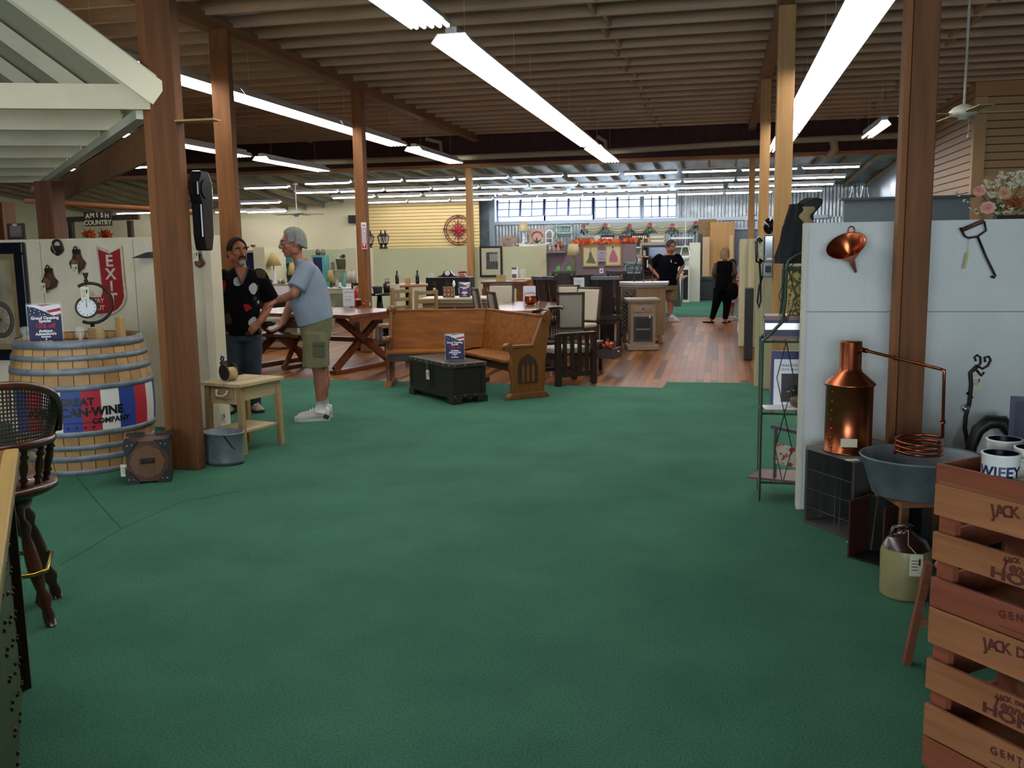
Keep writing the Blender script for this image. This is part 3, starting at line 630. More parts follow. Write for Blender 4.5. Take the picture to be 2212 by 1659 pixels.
# small chest with black corners
q = [G(302, 1010), G(385, 1040)]
bc = thing('storage_box', 'small wooden box with black riveted corners on the carpet by the barrel', 'box', (-3.95, 5.91, 0), math.radians(26))
M_bw = wood('box_wood', '#3e2413', '#56331c', 'x', .55)
MB().b2(-.14, .14, -.16, .10, .012, .30).ob('body', M_bw, bc, bev=.004)
MB().disc((0, -.162, .155), .118, 8, 'y', .006).ob('panel', wood('box_panel', '#5e3a1c', '#744a26', 'z', .5), bc)
for sx in (-1, 1):
    for sz in (0, 1):
        m = MB(); z = .31 if sz else 0; s = -1 if sz else 1
        m.prism([(sx*.148, z), (sx*.148, z+s*.11), (sx*.115, z+s*.085), (sx*.07, z+s*.03), (sx*.05, z)], .016, (0, -.165, 0), 'xz')
        m.b2(sx*.13, sx*.148, -.17, -.06, z, z+s*.05); m.ob('corner_plate', M_black, bc)
for x in (-.10, .10): MB().b2(x-.06, x+.06, .04, .11, .30, .316).ob('corner_plate', M_black, bc)
m = MB()
for sx in (-1, 1):
    for z in (.035, .275):
        m.sph((sx*.125, -.175, z), .006, 6, 4); m.sph((sx*.095, -.175, z+(.0 if z < .1 else .005)), .006, 6, 4)
m.ob('rivets', mat('steel', '#b8b8bc', .3, .9), bc)
MB().tube([(-.04, -.168, .17), (-.03, -.19, .155), (.03, -.19, .155), (.04, -.168, .17)], .005, 6).b2(-.05, .05, -.169, -.163, .14, .18).ob('handle', M_iron, bc)
tagcard(bc, (-.16, -.14, .14), .05, .085, -.3, [(-.145, -.12, .22), (-.16, -.14, .14)])

# bar counter
cn0 = Vector((-2.47, 2.90, 0)); an = math.atan2(-.785, .62)
bc = thing('bar_counter', 'wood-topped bar counter with riveted olive panels in the near left corner', 'counter', cn0, an)
# local +x runs along the visible edge, -y ... away from the aisle
MB().b2(-.02, 1.9, -.75, -.045, .875, .90).ob('countertop', wood('counter_top', '#7c4a20', '#9c6230', 'x', .35), bc, bev=.004)
MB().b2(-.02, 1.9, -.05, .0, .86, .903).ob('edge_strip', wood('edge_strip', '#a08048', '#b89858', 'x', .4), bc, bev=.006)
MB().b2(.02, 1.9, -.70, -.06, 0, .86).ob('panel', mat('olive_panel', '#41482e', .45, .2, col2='#4d5436', scale=4), bc)
MB().b2(-.03, .02, -.075, -.03, 0, .86).ob('corner_trim', wood('corner_trim', '#3e1c10', '#522818', 'z', .5), bc)
R2 = random.Random(3); rv = MB().sph((0, 0, 0), .008, 6, 4).ob('rivet', mat('brown_rivets', '#4a3424', .4, .5), bc); rv.location = (.03, -.058, .05)
for x in (.06, .12, .34, .40, .64, .70):
    for k in range(10): o = rv.copy(); COL.objects.link(o); o.parent = bc; o.location = (x, -.058, .05+.088*k+R2.uniform(-.01, .01))
# swivel stool
sx_, sy_ = -3.07, 3.45; sz_ = .62
ss = thing('bar_stool', 'dark turned wooden bar stool with a curved cane back and brass foot rail', 'bar stool', (sx_, sy_, 0), .35)
M_sw = wood('stool_wood', '#3a1c10', '#552c18', 'z', .3, coat=.3)
MB().lathe([(0, .565), (.22, .57), (.245, .585), (.25, .60), (.24, .615), (0, .62)], n=36).ob('seat', M_sw, ss)
A0 = math.radians(-150); A1 = math.radians(30)
def arc(r, z, n=24, a=A0, b=A1): return [(r*math.cos(a+(b-a)*k/n), r*math.sin(a+(b-a)*k/n), z) for k in range(n+1)]
MB().tube(arc(.235, .80), .02, 8).ob('arm_rail', M_sw, ss)
MB().tube([(.27*math.cos(a), .27*math.sin(a), .82+.25*math.sin((a-A0)/(A1-A0)*PI)**.55) for a in [A0+(A1-A0)*k/28 for k in range(29)]], .018, 8).ob('back_rim', M_sw, ss)
cm = bpy.data.materials.new('cane_weave'); cm.use_nodes = True; nt, b = nodes_of(cm); b.inputs['Base Color'].default_value = C('#3a2c1c'); b.inputs['Roughness'].default_value = .6
g = MB(); NA, NB = 56, 16
for j in range(NB+1):
    pts = [];
    for k in range(29):
        a = A0+(A1-A0)*k/28; top = .82+.25*math.sin((a-A0)/(A1-A0)*PI)**.55; f = j/NB; pts.append(((.235+.035*f)*math.cos(a), (.235+.035*f)*math.sin(a), .80+(top-.80)*f))
    g.tube(pts, .0036, 4)
for k in range(NA+1):
    a = A0+(A1-A0)*k/NA; top = .82+.25*max(0, math.sin((a-A0)/(A1-A0)*PI))**.55
    g.tube([(.235*math.cos(a), .235*math.sin(a), .80), (.27*math.cos(a), .27*math.sin(a), top)], .0036, 4)
g.ob('cane_back', cm, ss)
def turned(p, q, r, n=12, segs=14):
    p, q = Vector(p), Vector(q); pts = [p.lerp(q, k/segs) for k in range(segs+1)]
    pr_ = [.8, 1, .7, 1.25, .65, .9, 1, 1.1, 1.05, .9, .7, 1.25, .7, .9, .75]
    return MB().tube(pts, r, n, radii=[r*pr_[k % 15] for k in range(segs+1)])
for k in range(9):
    a = A0+.08+(A1-A0-.16)*k/8; turned((.20*math.cos(a), .20*math.sin(a), .61), (.235*math.cos(a), .235*math.sin(a), .79), .016).ob('spindle', M_sw, ss)
MB().cyl((0, 0, .50), (0, 0, .57), .13, .15, 20).ob('swivel', M_iron, ss)
feet = []
for k in range(4):
    a = math.radians(-11+90*k)-.35; fx, fy = .262*math.cos(a), .262*math.sin(a); feet.append((fx, fy))
    turned((fx*.42, fy*.42, .54), (fx, fy, 0), .028, 12).ob('leg', M_sw, ss)
m = MB(); c8 = []
for k in range(4):
    fx, fy = feet[k]; c8.append((fx*.97, fy*.97, .235))
pts = []
for k in range(4):
    a, b_ = Vector(c8[k]), Vector(c8[(k+1) % 4]); pts += [a.lerp(b_, .12), a.lerp(b_, .88)]
MB().tube(pts, .011, 8, closed=True).ob('foot_rail', mat('brass', '#a8843a', .22, .95), ss, label='polished brass foot rail')
# country sign gantry behind the left partition
Yg = 11.0; a = PY(130, 475, Yg); b_ = PY(300, 472, Yg)
gt = thing('sign_gantry', 'dark wooden post and beam frame above the left partition', 'frame', (a.x, Yg, 0))
M_g = wood('gantry_wood', '#2c2018', '#3c2c20', 'x', .8)
MB().bar((0, 0, a.z), (b_.x-a.x, 0, a.z+.012), .05, .065).ob('beam', M_g, gt); zl = PY(217, 514, Yg).z; MB().b2(.05, b_.x-a.x-.05, .1, .3, zl-.02, zl).ob('low_board', M_g, gt)
for px in (153, 281): x = PY(px, 480, Yg).x-a.x; MB().b2(x-.03, x+.03, -.03, .03, 0, a.z-.03).ob('post', M_g, gt)
p = PY(217, 473, Yg); sg = thing('hanging_sign', 'dark board reading AMISH COUNTRY in cream letters', 'sign', (p.x, Yg-.05, p.z))
MB().b2(-.195, .195, -.012, .012, -.09, .085).ob('board', M_g, sg)
for k, ch in enumerate('AMISH'): text(ch, .082, M_tagp, sg, ((k-2)*.070, -.014, .035+.012*(1-abs(k-2)/2)**.5), (PI/2, 0, 0), .003, .0025)
text('COUNTRY', .082, M_tagp, sg, (0, -.014, -.05), ext=.003, off=.0025)
for i, (px, lab) in enumerate(((193, 'orange silk leaf below the country sign, left one'), (229, 'orange silk leaf below the country sign, right one'))):
    p = PY(px, 508, Yg+.2); t = thing('autumn_leaves', lab, 'leaf', p, 0)
    for q in range(9):
        a = q*.7; m = MB().prism(star(0, 0, .07), .006, plane='xz'); m.T = Matrix.Identity(4)
        o = m.ob('leaf', mat('leaf_orange%d' % (q % 2), ['#c8641c', '#a8321a'][q % 2], .7), t); o.location = (.055*math.cos(a), .02*math.sin(a*2), .03*math.sin(a)+.0); o.rotation_euler = (R.uniform(-.4, .4), a, R.uniform(-.4, .4))
p = PY(36, 510, 8.6)
o = thing('framed_picture', 'small landscape picture in an old frame above the left partition', 'picture', (p.x, 8.6, p.z-.03))
frame(MB(), .10, .16, .022, .025).ob('frame', wood('old_frame', '#3a2a20', '#4c382a', 'x', .6), o)
MB().b2(-.08, .08, 0, .008, .02, .14).ob('picture', mat('landscape_print', '#4a5a68', .6, col2='#8a7a6a', scale=30), o); tagcard(o, (.0, -.016, .155), .05, .02)
MB().b2(-.1, .1, .0, .03, -o.location.z, .0).ob('backing_stand', M_g, o)
# ================================================================== MIDDLE: FURNITURE ON THE PLANK FLOOR
def xf(o, u, v=None):
    u = Vector((u[0], u[1], 0)).normalized(); v = Vector((v[0], v[1], 0)).normalized() if v is not None else Vector((u.y, -u.x, 0))
    return Matrix(((u.x, v.x, 0, o[0]), (u.y, v.y, 0, o[1]), (0, 0, 1, o[2] if len(o) > 2 else 0), (0, 0, 0, 1)))
# ---- corner pew
PB = Vector((-2.72, 11.02, 0)); PA = Vector((-3.84, 10.80, 0)); PC = Vector((-1.80, 9.92, 0))
pw = thing('corner_pew', 'golden oak corner church pew with gothic carved end panels', 'pew', PB)
M_pan = wood('pew_panel', '#603812', '#744618', 'z', .45); M_trac = wood('pew_tracery', '#2e1c0e', '#3c2614', 'z', .5)
M_seat = wood('pew_back', '#6e3c0e', '#90561a', 'x', .6, sc=3, spec=.25)
def pew_side(P, Q, flip):
    u = (Q-P).normalized(); v = Vector((u.y, -u.x, 0)); L = (Q-P).length; T = xf(P-PB, u, v)
    def mb(): m = MB(); m.T = T; return m
    # slanted back (two boards) and seat; local x along, y forward, z up
    a, b_ = (0.02, L+.02) if flip else (-.02, L-.02)
    def slab(z0, z1, o0, o1, t, a=a, b_=b_):
        m = mb(); m.add([(a, o0, z0), (b_, o0, z0), (b_, o0-t, z0), (a, o0-t, z0), (a, o1, z1), (b_, o1, z1), (b_, o1-t, z1), (a, o1-t, z1)], [(3, 2, 1, 0), (4, 5, 6, 7), (0, 1, 5, 4), (1, 2, 6, 5), (2, 3, 7, 6), (3, 0, 4, 7)][::1]); return m
    slab(.40, .628, .12, .075, .025).ob('backrest', M_seat, pw)
    slab(.628, .855, .074, .02, .025).ob('backrest', M_seat, pw)
    slab(.855, .872, .03, .028, .045).ob('top_rail', _mats['pew_back'], pw)
    c = .27 if not flip else .27                     # mitre at the bend
    m = mb()
    if flip: ply = [(0, .10), (L, .10), (L, .50), (-(0)-0+.0+.23, .50)]
    else: ply = [(0, .10), (L, .10), (L-.23, .50), (0, .50)]
    m.prism(ply, .03, (0, 0, .405), 'xy').ob('seat', M_seat, pw, bev=.004)
    m = mb(); m.b2(.24 if flip else .02, L-.02 if flip else L-.24, .43, .455, .30, .39); m.ob('seat_rail', _mats['pew_tracery'], pw)
    return T, L
TL, LL = pew_side(PA, PB, False); TR, LR = pew_side(PB, PC, True)
def pew_end(T, x):
    def mb(): m = MB(); m.T = T; return m
    body = [(.04, .06), (.44, .06), (.43, .20), (.46, .36), (.43, .44), (.44, .53), (.18, .56), (.06, .84), (.0, .90), (-.06, .86), (-.02, .70), (.02, .40)]
    e = mb().prism(body, .045, (x, 0, 0), 'yz').ob('end_panel', M_pan, pw, bev=.006)
    mb().prism([(-.02, 0), (.50, 0), (.48, .03), (.44, .065), (.03, .065), (.0, .03)], .085, (x, 0, 0), 'yz').ob('foot', M_pan, pw, bev=.006)
    mb().b2(x-.035, x+.035, .16, .47, .545, .575).ob('armrest', M_pan, pw, bev=.006)
    mb().cyl((x-.045, .47, .555), (x+.045, .47, .555), .042, n=18).cyl((x-.052, .47, .555), (x+.052, .47, .555), .018, n=12).ob('arm_scroll', M_pan, pw)
    mb().cyl((x-.045, .0, .865), (x+.045, .0, .865), .055, n=20).cyl((x-.055, 0, .865), (x+.055, 0, .865), .028, n=14).ob('top_scroll', M_pan, pw)
    s = 1
    for xx in (x-.026, x+.026):
        m = mb()
        out = [(.12, .16), (.36, .16), (.36, .32)]+[(.24+.12*math.cos(a), .32+.14*math.sin(a)) for a in (.5, .9, 1.3)]+[(.24, .475)]+[(.24-.12*math.cos(a), .32+.14*math.sin(a)) for a in (1.3, .9, .5)]+[(.12, .32)]
        m.prism(out, .006, (xx, 0, 0), 'yz').ob('tracery', M_trac, e)
        m = mb()
        for yy in (.18, .24, .30): m.prism([(yy-.017, .18), (yy+.017, .18), (yy+.017, .33), (yy, .375), (yy-.017, .33)], .010, (xx, 0, 0), 'yz')
        m.ob('arch_panels', M_pan, e)
pew_end(TL, .0); pew_end(TR, LR)
m = MB(); m.T = xf((0, 0, 0), (PC-PB)); m.b2(-.03, .03, .05, .42, .0, .39).b2(-.05, .05, 0, .46, 0, .05).ob('middle_support', _mats['pew_tracery'], pw)
# ---- dark chest with offer sign
an = math.radians(-45)
ch = thing('blanket_chest', 'dark stained plank chest with a tag in front of the corner pew', 'chest', (-2.855, 9.72, 0), an)
MD = wood('chest_wood', '#17120f', '#241b16', 'x', .45)
MB().b2(-.48, .48, -.19, .19, .07, .37).ob('body', MD, ch, bev=.004)
MB().b2(-.50, .50, -.21, .21, .375, .42).ob('lid', wood('chest_lid', '#2b241f', '#3a322b', 'x', .4), ch, bev=.005)
m = MB()
for x0 in (-.50, .38):
    for y0 in (-.21, .09): m.b2(x0, x0+.12, y0, y0+.12, 0, .07)
m.b2(-.49, .49, -.2, .2, .06, .095).ob('plinth', MD, ch, bev=.003)
m = MB()
for x in (-.47, -.03, .03, .47): m.b2(x-.025, x+.025, -.198, -.188, .095, .37)
for z in (.11, .355): m.b2(-.48, .48, -.197, -.188, z-.02, z+.02)
for y in (-.17, .17): m.b2(.478, .49, y-.025, y+.025, .095, .37)
m.ob('framing', MD, ch)
m = MB()
for k in range(8): m.sph((-.44+.125*k, -.212, .40), .006, 6, 4)
for k in range(4): m.sph((.502, -.18+.12*k, .40), .006, 6, 4); m.sph((.5, -.18+.12*k, .085), .006, 6, 4)
m.ob('nails', _mats['steel'], ch)
tagcard(ch, (-.03, -.215, .31), .07, .10, 0, [(-.03, -.213, .41), (-.045, -.216, .36), (-.03, -.215, .31)])
p = G(983, 778, .42); offer_sign('navy offer sign with flag standing on the dark chest', (p.x-.0, p.y, .42), facing(p)+.05, .285, .21)
# ---- slat-sided chair and drawer with flowers right of the pew
M_esp = wood('espresso', '#21110c', '#321a12', 'z', .35, coat=.2)
sc = thing('slatted_armchair', 'dark mission style slatted chair with a grey seat behind the pew end', 'chair', (-1.75, 10.95, 0), math.radians(40))
for x, y in ((-.24, -.22), (.24, -.22)): MB().b2(x-.03, x+.03, y-.03, y+.03, 0, .60).ob('leg', M_esp, sc, bev=.003)
for x, y in ((-.24, .22), (.24, .22)): MB().b2(x-.03, x+.03, y-.03, y+.03, 0, .38).ob('leg', M_esp, sc, bev=.003)
MB().b2(-.26, .26, -.25, -.19, .57, .61).ob('top_rail', M_esp, sc, bev=.004)
for k in range(4):
    x = -.15+.10*k; MB().b2(x-.025, x+.025, -.23, -.21, .16, .57).ob('slat', M_esp, sc)
MB().b2(-.22, .22, -.235, -.205, .10, .16).b2(-.22, .22, .205, .235, .12, .16).b2(-.255, -.225, -.2, .2, .30, .36).b2(.225, .255, -.2, .2, .30, .36).b2(-.22, .22, .2, .24, .30, .36).ob('rails', M_esp, sc)
M_gup = mat('grey_upholstery', '#8d887c', .9, col2='#989285', scale=30, bump=.2, bscale=200)
MB().b2(-.25, .25, -.19, .25, .36, .43).ob('seat', M_gup, sc, bev=.02)
p = PY(1282, 752, 11.9)
dw = thing('small_table', 'low dark side table with its drawer pulled out', 'side table', (-1.70, 11.95, 0), math.radians(-12))
MB().b2(-.22, .22, -.2, .2, .36, .39).ob('tabletop', wood('st_top', '#4a2a1c', '#5c3626', 'x', .35), dw)
for x in (-.19, .19):
    for y in (-.17, .17): MB().b2(x-.022, x+.022, y-.022, y+.022, 0, .36).ob('leg', M_esp, dw)
MB().b2(-.2, .2, -.18, .18, .22, .36).ob('apron', M_esp, dw)
d_ = MB().b2(.02, .30, -.16, -.15, .20, .31).b2(.02, .30, .15, .16, .20, .31).b2(.29, .305, -.17, .17, .19, .32).b2(.02, .3, -.16, .16, .195, .205); d_.T = Matrix.Identity(4)
dd = d_.ob('drawer', wood('drawer_dark', '#33262a', '#43343a', 'x', .5), dw); dd.location.x = .16
MB().sph((.32, 0, .27), .014).ob('knob', _mats['steel'], dd)
fb = thing('flower_arrangement', 'small red and orange silk flowers lying in the open drawer', 'flowers', (-1.70+.34, 11.95-.08, .21), 0)
def petals(parent, n, r, m, seed, cen=(0, 0, 0), spread=(.07, .06, .05), nm='blossom', flat=False):
    rr = random.Random(seed)
    for i in range(n):
        c = (cen[0]+rr.uniform(-1, 1)*spread[0], cen[1]+rr.uniform(-1, 1)*spread[1], cen[2]+rr.uniform(-.2, 1)*spread[2]); mb = MB()
        for k in range(6):
            a = k*PI/3+rr.random(); d = Vector((math.cos(a), math.sin(a)*.9, .5)).normalized(); s = Vector((-math.sin(a), math.cos(a), 0))
            mb.add([Vector(c), Vector(c)+d*r*.6+s*r*.35, Vector(c)+d*r+Vector((0, 0, r*.25)), Vector(c)+d*r*.6-s*r*.35, Vector(c)+d*r*.5+Vector((0, 0, -.1*r))], [(0, 1, 2, 3), (0, 3, 4), (3, 2, 4), (2, 1, 4), (1, 0, 4)], True)
        mb.sph(c, r*.25, 6, 4); mb.ob(nm, m, parent)
M_fo = mat('petal_orange', '#e0782a', .7); M_fr = mat('petal_red', '#a8201a', .7); M_leaf = mat('leaf_green', '#2c4426', .7)
petals(fb, 5, .055, M_fr, 3, (0, 0, .10)); petals(fb, 2, .06, M_fo, 9, (.02, 0, .13), (.03, .03, .03))
# ---- upholstered dining chairs
def up_chair(label, loc, rz, w=.46, hb=1.05, m=None, armrest=False, grp='grey upholstered dining chairs', fm=None):
    fm = fm or wood('walnut_frame', '#34241a', '#4a3424', 'z', .45); m = m or M_gup
    t = thing('dining_chair', label, 'chair', loc, rz, grp)     # backrest on -y side
    for s in (-1, 1):
        MB().bar((s*w*.43, .20, .44), (s*w*.43, .21, 0), .045, .045).ob('leg', fm, t)
        MB().bar((s*w*.43, -.20, .46), (s*w*.43, -.25, 0), .045, .045).ob('leg', fm, t)
    MB().b2(-w/2, w/2, -.22, .23, .38, .44).ob('seat_frame', fm, t)
    MB().b2(-w/2+.01, w/2-.01, -.21, .24, .44, .50).ob('seat', m, t, bev=.02)
    b1, b0 = (-.30, hb), (-.21, .47)
    def sl(x0, x1, z0, z1, y):
        k = lambda z: -.21-.09*(z-.47)/(hb-.47)+y
        return [(x0, k(z0), z0), (x1, k(z0), z0), (x1, k(z1), z1), (x0, k(z1), z1)]
    def panel(x0, x1, z0, z1, y0, y1):
        m_ = MB(); A = sl(x0, x1, z0, z1, y0); B = sl(x0, x1, z0, z1, y1); return m_.add(A+B, [(0, 1, 2, 3), (7, 6, 5, 4), (0, 4, 5, 1), (1, 5, 6, 2), (2, 6, 7, 3), (3, 7, 4, 0)])
    fr = panel(-w/2, -w/2+.035, .50, hb, -.03, .01)
    for q in (panel(w/2-.035, w/2, .50, hb, -.03, .01), panel(-w/2, w/2, hb-.035, hb, -.03, .01), panel(-w/2, w/2, .50, .535, -.03, .01)): fr.add([tuple(p) for p in q.v], q.f)
    fr.ob('back_frame', fm, t)
    panel(-w/2+.03, w/2-.03, .53, hb-.03, -.022, .03).ob('backrest', m, t, bev=.012)
    if armrest:
        for s in (-1, 1): MB().b2(s*(w/2-.02)-.03, s*(w/2-.02)+.03, -.2, .22, .64, .68).b2(s*(w/2-.02)-.02, s*(w/2-.02)+.02, .16, .20, .44, .64).ob('armrest', fm, t)
    return t
def at(px, py, Y): p = PY(px, py, Y); return Vector((p.x, p.y, 0))
M_cr = mat('cream_upholstery', '#b5ad98', .9, bump=.2, bscale=200)
# placed by the centre of their backs
def chair_at(px, Y, rz, **k):
    p = PY(px, 640, Y); s = Vector((math.cos(rz-PI/2), math.sin(rz-PI/2), 0))*.27
    return up_chair(loc=(p.x-s.x, p.y-s.y, 0), rz=rz, **k)
chair_at(1232, 12.3, facing(PY(1232, 640, 12.3))+.08, label='grey upholstered dining chair with its back to us, largest, right of the copper pot', w=.37, hb=1.0)
chair_at(1031, 12.75, math.radians(-66), label='grey upholstered dining chair seen edge-on, left one of the pair above the pew corner', w=.42, hb=1.04)
chair_at(1066, 12.15, math.radians(-64), label='grey upholstered dining chair seen edge-on, right one of the pair above the pew corner', w=.42, hb=1.02)
chair_at(1082, 14.6, PI+math.radians(4), label='cream upholstered chair facing us, at the far side of the polished table', w=.42, hb=1.02, m=M_cr)
chair_at(1228, 14.5, PI+math.radians(10), label='cream upholstered dining chair facing us behind the largest grey chair', w=.36, hb=1.0, m=M_cr)
chair_at(1271, 13.65, math.radians(150), label='cream upholstered dining chair turned sideways right of the largest grey chair', w=.44, hb=1.0, m=M_cr)
# ---- polished octagonal table with copper pot
tc_ = Vector((-2.66, 13.15, 0))
M_pol = wood('polished_top', '#6a4a38', '#7c5844', 'x', .2, coat=.2)
ot = thing('dining_table', 'polished octagonal dining table carrying the copper pot', 'table', tc_, .2)
oc = [(.56*math.cos(PI/8+k*PI/4), 1.15*math.sin(PI/8+k*PI/4)) for k in range(8)]
MB().prism(oc, .045, (0, 0, .748), 'xy').ob('tabletop', M_pol, ot, bev=.008)
MB().prism([(a*.85, b_*.85) for a, b_ in oc], .06, (0, 0, .695), 'xy').ob('apron', wood('cream_apron', '#6c5a44', '#8a7558', 'x', .6), ot)
for sx in (-1, 1):
    for sy in (-1, 1): MB().bar((sx*.26, sy*.6, .67), (sx*.28, sy*.65, 0), .08, .08).ob('leg', _mats['walnut_frame'], ot)
p = G(1146, 658, .77); pot = thing('copper_pot', 'hammered copper cauldron with iron handle on the octagonal table', 'pot', (p.x, p.y, .771), 0)
MB().lathe([(0, 0), (.05, .002), (.075, .02), (.088, .05), (.084, .10), (.080, .115), (.086, .12), (.082, .122), (.076, .11), (.08, .05), (.06, .015), (0, .01)], n=28).ob('bowl', M_copper, pot)
MB().tube([(-.083, 0, .12)]+[(-.086*math.cos(k*PI/10), 0, .135+.028*math.sin(k*PI/10)) for k in range(11)]+[(.083, 0, .12)], .004, 6).ob('handle', M_iron, pot)
def paper(label, px, py, Y, z0, h, w, rz=None, lines=(.8,), ttl=None):
    p = PY(px, py, Y); t = thing('paper_sign', label, 'sign', (p.x, p.y, z0), facing(p) if rz is None else rz)
    MB().box((0, 0, h/2+.002), (w, .003, h)).box((0, .025, .002), (w, .05, .003)).ob('sheet', mat('paper', '#c6c8d0', .6), t)
    if ttl:
        for s, z, sz in ttl: text(s, sz*h, M_ink, t, (0, -.0035, z*h), ext=.0003)
    m = MB()
    for z in lines: m.box((-.05*w, -.002, z*h), (w*.6, .001, h*.012))
    if lines: m.ob('print', M_ink, t)
    return t
p = G(1144, 655, .77)
paper('white price sheet standing behind the copper pot', 1144, 655, p.y+.12, .771, .245, .185, lines=(), ttl=(('White Dining Table', .62, .075),))
M_rbc = mat('low_chair_brown', '#3a1c12', .4)
# ---- two low curved armchairs in front of the octagonal table (only their top rails show)
for lab, px, py, Y in (('low dark curved-top chair, left one behind the pew', 1146, 674, 11.4), ('low dark curved-top chair, right one behind the pew', 1178, 668, 11.9)):
    p = PY(px, py, Y); t = thing('low_chair', lab, 'chair', (p.x+.1, p.y+.15, 0), -.35)
    z = p.z
    MB().tube([(-.12, .0, z-.03), (-.09, -.02, z), (0, -.04, z+.01), (.09, -.02, z+.02), (.12, .0, z)], .022, 8).ob('top_rail', M_esp, t)
    for k in range(5): MB().cyl((-.08+.04*k, -.03, .42), (-.08+.04*k, -.03, z-.01), .009, n=6).ob('spindle', M_esp, t)
    MB().b2(-.18, .18, -.05, .28, .38, .42).ob('seat', M_esp, t)
    for x in (-.15, .15):
        for y in (-.02, .25): MB().cyl((x, y, 0), (x, y, .38), .018, n=8).ob('leg', M_esp, t)
# ---- dark dining set
M_dd = wood('dark_dining', '#1c1110', '#2a1a17', 'z', .5, spec=.3)
def dark_chair(label, loc, rz, w=.40, hb=1.14):
    t = thing('dining_chair', label, 'chair', loc, rz, 'tall dark dining chairs')
    for s in (-1, 1):
        MB().bar((s*w*.42, .20, .44), (s*w*.42, .21, 0), .05, .05).ob('leg', M_dd, t)
        MB().bar((s*w*.44, -.30, hb), (s*w*.44, -.20, .45), .05, .04).ob('back_post', M_dd, t)
        MB().bar((s*w*.44, -.20, .45), (s*w*.44, -.24, 0), .045, .045).ob('leg', M_dd, t)
    MB().b2(-w/2-.01, w/2+.01, -.33, -.27, hb-.05, hb).ob('top_rail', mat('dark_rail_glint', '#3a3540', .35), t)  # paler bluish rail colour stands in for glints along the top edge
    MB().bar((0, -.285, hb-.04), (0, -.205, .50), w*.52, .02, (1, 0, 0)).ob('splat', M_dd, t) if False else MB().add([(-w*.26, -.29, hb-.04), (w*.26, -.29, hb-.04), (w*.26, -.20, .52), (-w*.26, -.20, .52), (-w*.26, -.27, hb-.04), (w*.26, -.27, hb-.04), (w*.26, -.18, .52), (-w*.26, -.18, .52)], [(0, 1, 2, 3), (7, 6, 5, 4), (0, 4, 5, 1), (1, 5, 6, 2), (2, 6, 7, 3), (3, 7, 4, 0)]).ob('splat', M_dd, t)
    MB().b2(-w/2, w/2, -.25, -.19, .49, .54).b2(-w/2, w/2, -.2, .22, .40, .45).ob('seat_frame', M_dd, t)
    MB().b2(-w/2+.01, w/2-.01, -.19, .24, .45, .52).ob('seat', mat('taupe_seat', '#5c5242', .8), t, bev=.02)
    return t
def dc_at(px, Y, rz, label, w=.4, hb=1.14):
    p = PY(px, 640, Y); s = Vector((math.cos(rz-PI/2), math.sin(rz-PI/2), 0))*.28
    dark_chair(label, (p.x-s.x, p.y-s.y, 0), rz, w, hb)
dc_at(1308, 14.4, facing(PY(1300, 640, 14.4))-.1, 'tall dark dining chair with its back to us beside the lattice cabinet', .42, 1.13)
dc_at(1166, 14.3, math.radians(-56), 'tall dark dining chair seen side-on, left one behind the copper pot', .40, 1.14)
dc_at(1190, 14.95, math.radians(-56), 'tall dark dining chair seen side-on, right one behind the copper pot', .40, 1.12)
dc_at(1218, 17.2, PI+.3, 'tall dark dining chair facing us below the small green lamps', .44, 1.14)
dc_at(1330, 16.9, PI-.5, 'tall dark dining chair half hidden beside the wine rack', .40, 1.14)
dt = thing('dining_table', 'glossy dark dining table between the tall dark chairs', 'table', (-2.12, 15.35, 0), 0)
MB().b2(-.42, .42, -.7, .7, .74, .78).ob('tabletop', mat('glossy_dark_top', '#1a1212', .08, coat=.6), dt, bev=.005)
for x in (-.35, .35):
    for y in (-.62, .62): MB().b2(x-.04, x+.04, y-.04, y+.04, 0, .74).ob('leg', M_dd, dt)
p = PY(1251, 628, 15.35)
paper('tall white price sheet on the glossy dark table', 1251, 628, 15.35, .781, .30, .17, lines=(.2, .16), ttl=(('All furniture 1/2', .86, .07), ('Today 50%', .76, .07), ('$450', .55, .08)))
# ---- lattice cabinet, wine rack, small cabinet, teal rack
M_gw = wood('weathered_wood', '#6e5438', '#8a6c4c', 'z', .7); M_gwx = wood('weathered_wood_x', '#75593c', '#8f7050', 'x', .6)
lc = thing('corner_cabinet', 'tall weathered corner cabinet with pierced lattice door', 'cabinet', (-1.27, 15.9, 0), 0)
q = [(-.36, -.02), (-.04, -.42), (.42, -.32), (.42, .25), (-.36, .25)]
MB().prism([(a*.93, b_*.93) for a, b_ in q], .78, (0, 0, .52), 'xy').ob('body', M_gw, lc)
MB().prism([(a*1.06, b_*1.08) for a, b_ in q], .045, (0, 0, .965), 'xy').prism(q, .035, (0, 0, .925), 'xy').ob('top', mat('bleached_top', '#8f8984', .35), lc, bev=.006)
u = Vector((.32, -.40, 0)).normalized(); v = Vector((u.y, -u.x, 0))
m = MB(); m.T = xf((-.335, -.019, 0), u, v); m.b2(.05, .44, -.01, .012, .18, .88)
dr = m.ob('door', wood('lattice_door', '#3a342c', '#4a4238', 'z', .7), lc)
for cx in (.14, .35):
    m = MB(); m.T = xf((-.335, -.019, 0), u, v)
    m.b2(cx-.06, cx+.06, .012, .014, .26, .82); m.ob('opening', M_black, dr)
    m = MB(); m.T = xf((-.335, -.019, 0), u, v)
    for k in range(9):
        z = .29+.0625*k
        m.bar((cx-.055, .017, z-.03), (cx+.055, .017, z+.03), .016, .008); m.bar((cx-.055, .017, z+.03), (cx+.055, .017, z-.03), .016, .008)
    m.ob('lattice', mat('lattice_bars', '#6a6252', .7), dr)
for x, y in ((-.28, .0), (-.06, -.34), (.34, -.28), (.3, .2)): MB().b2(x-.03, x+.03, y-.03, y+.03, 0, .14).ob('foot', M_gw, lc)
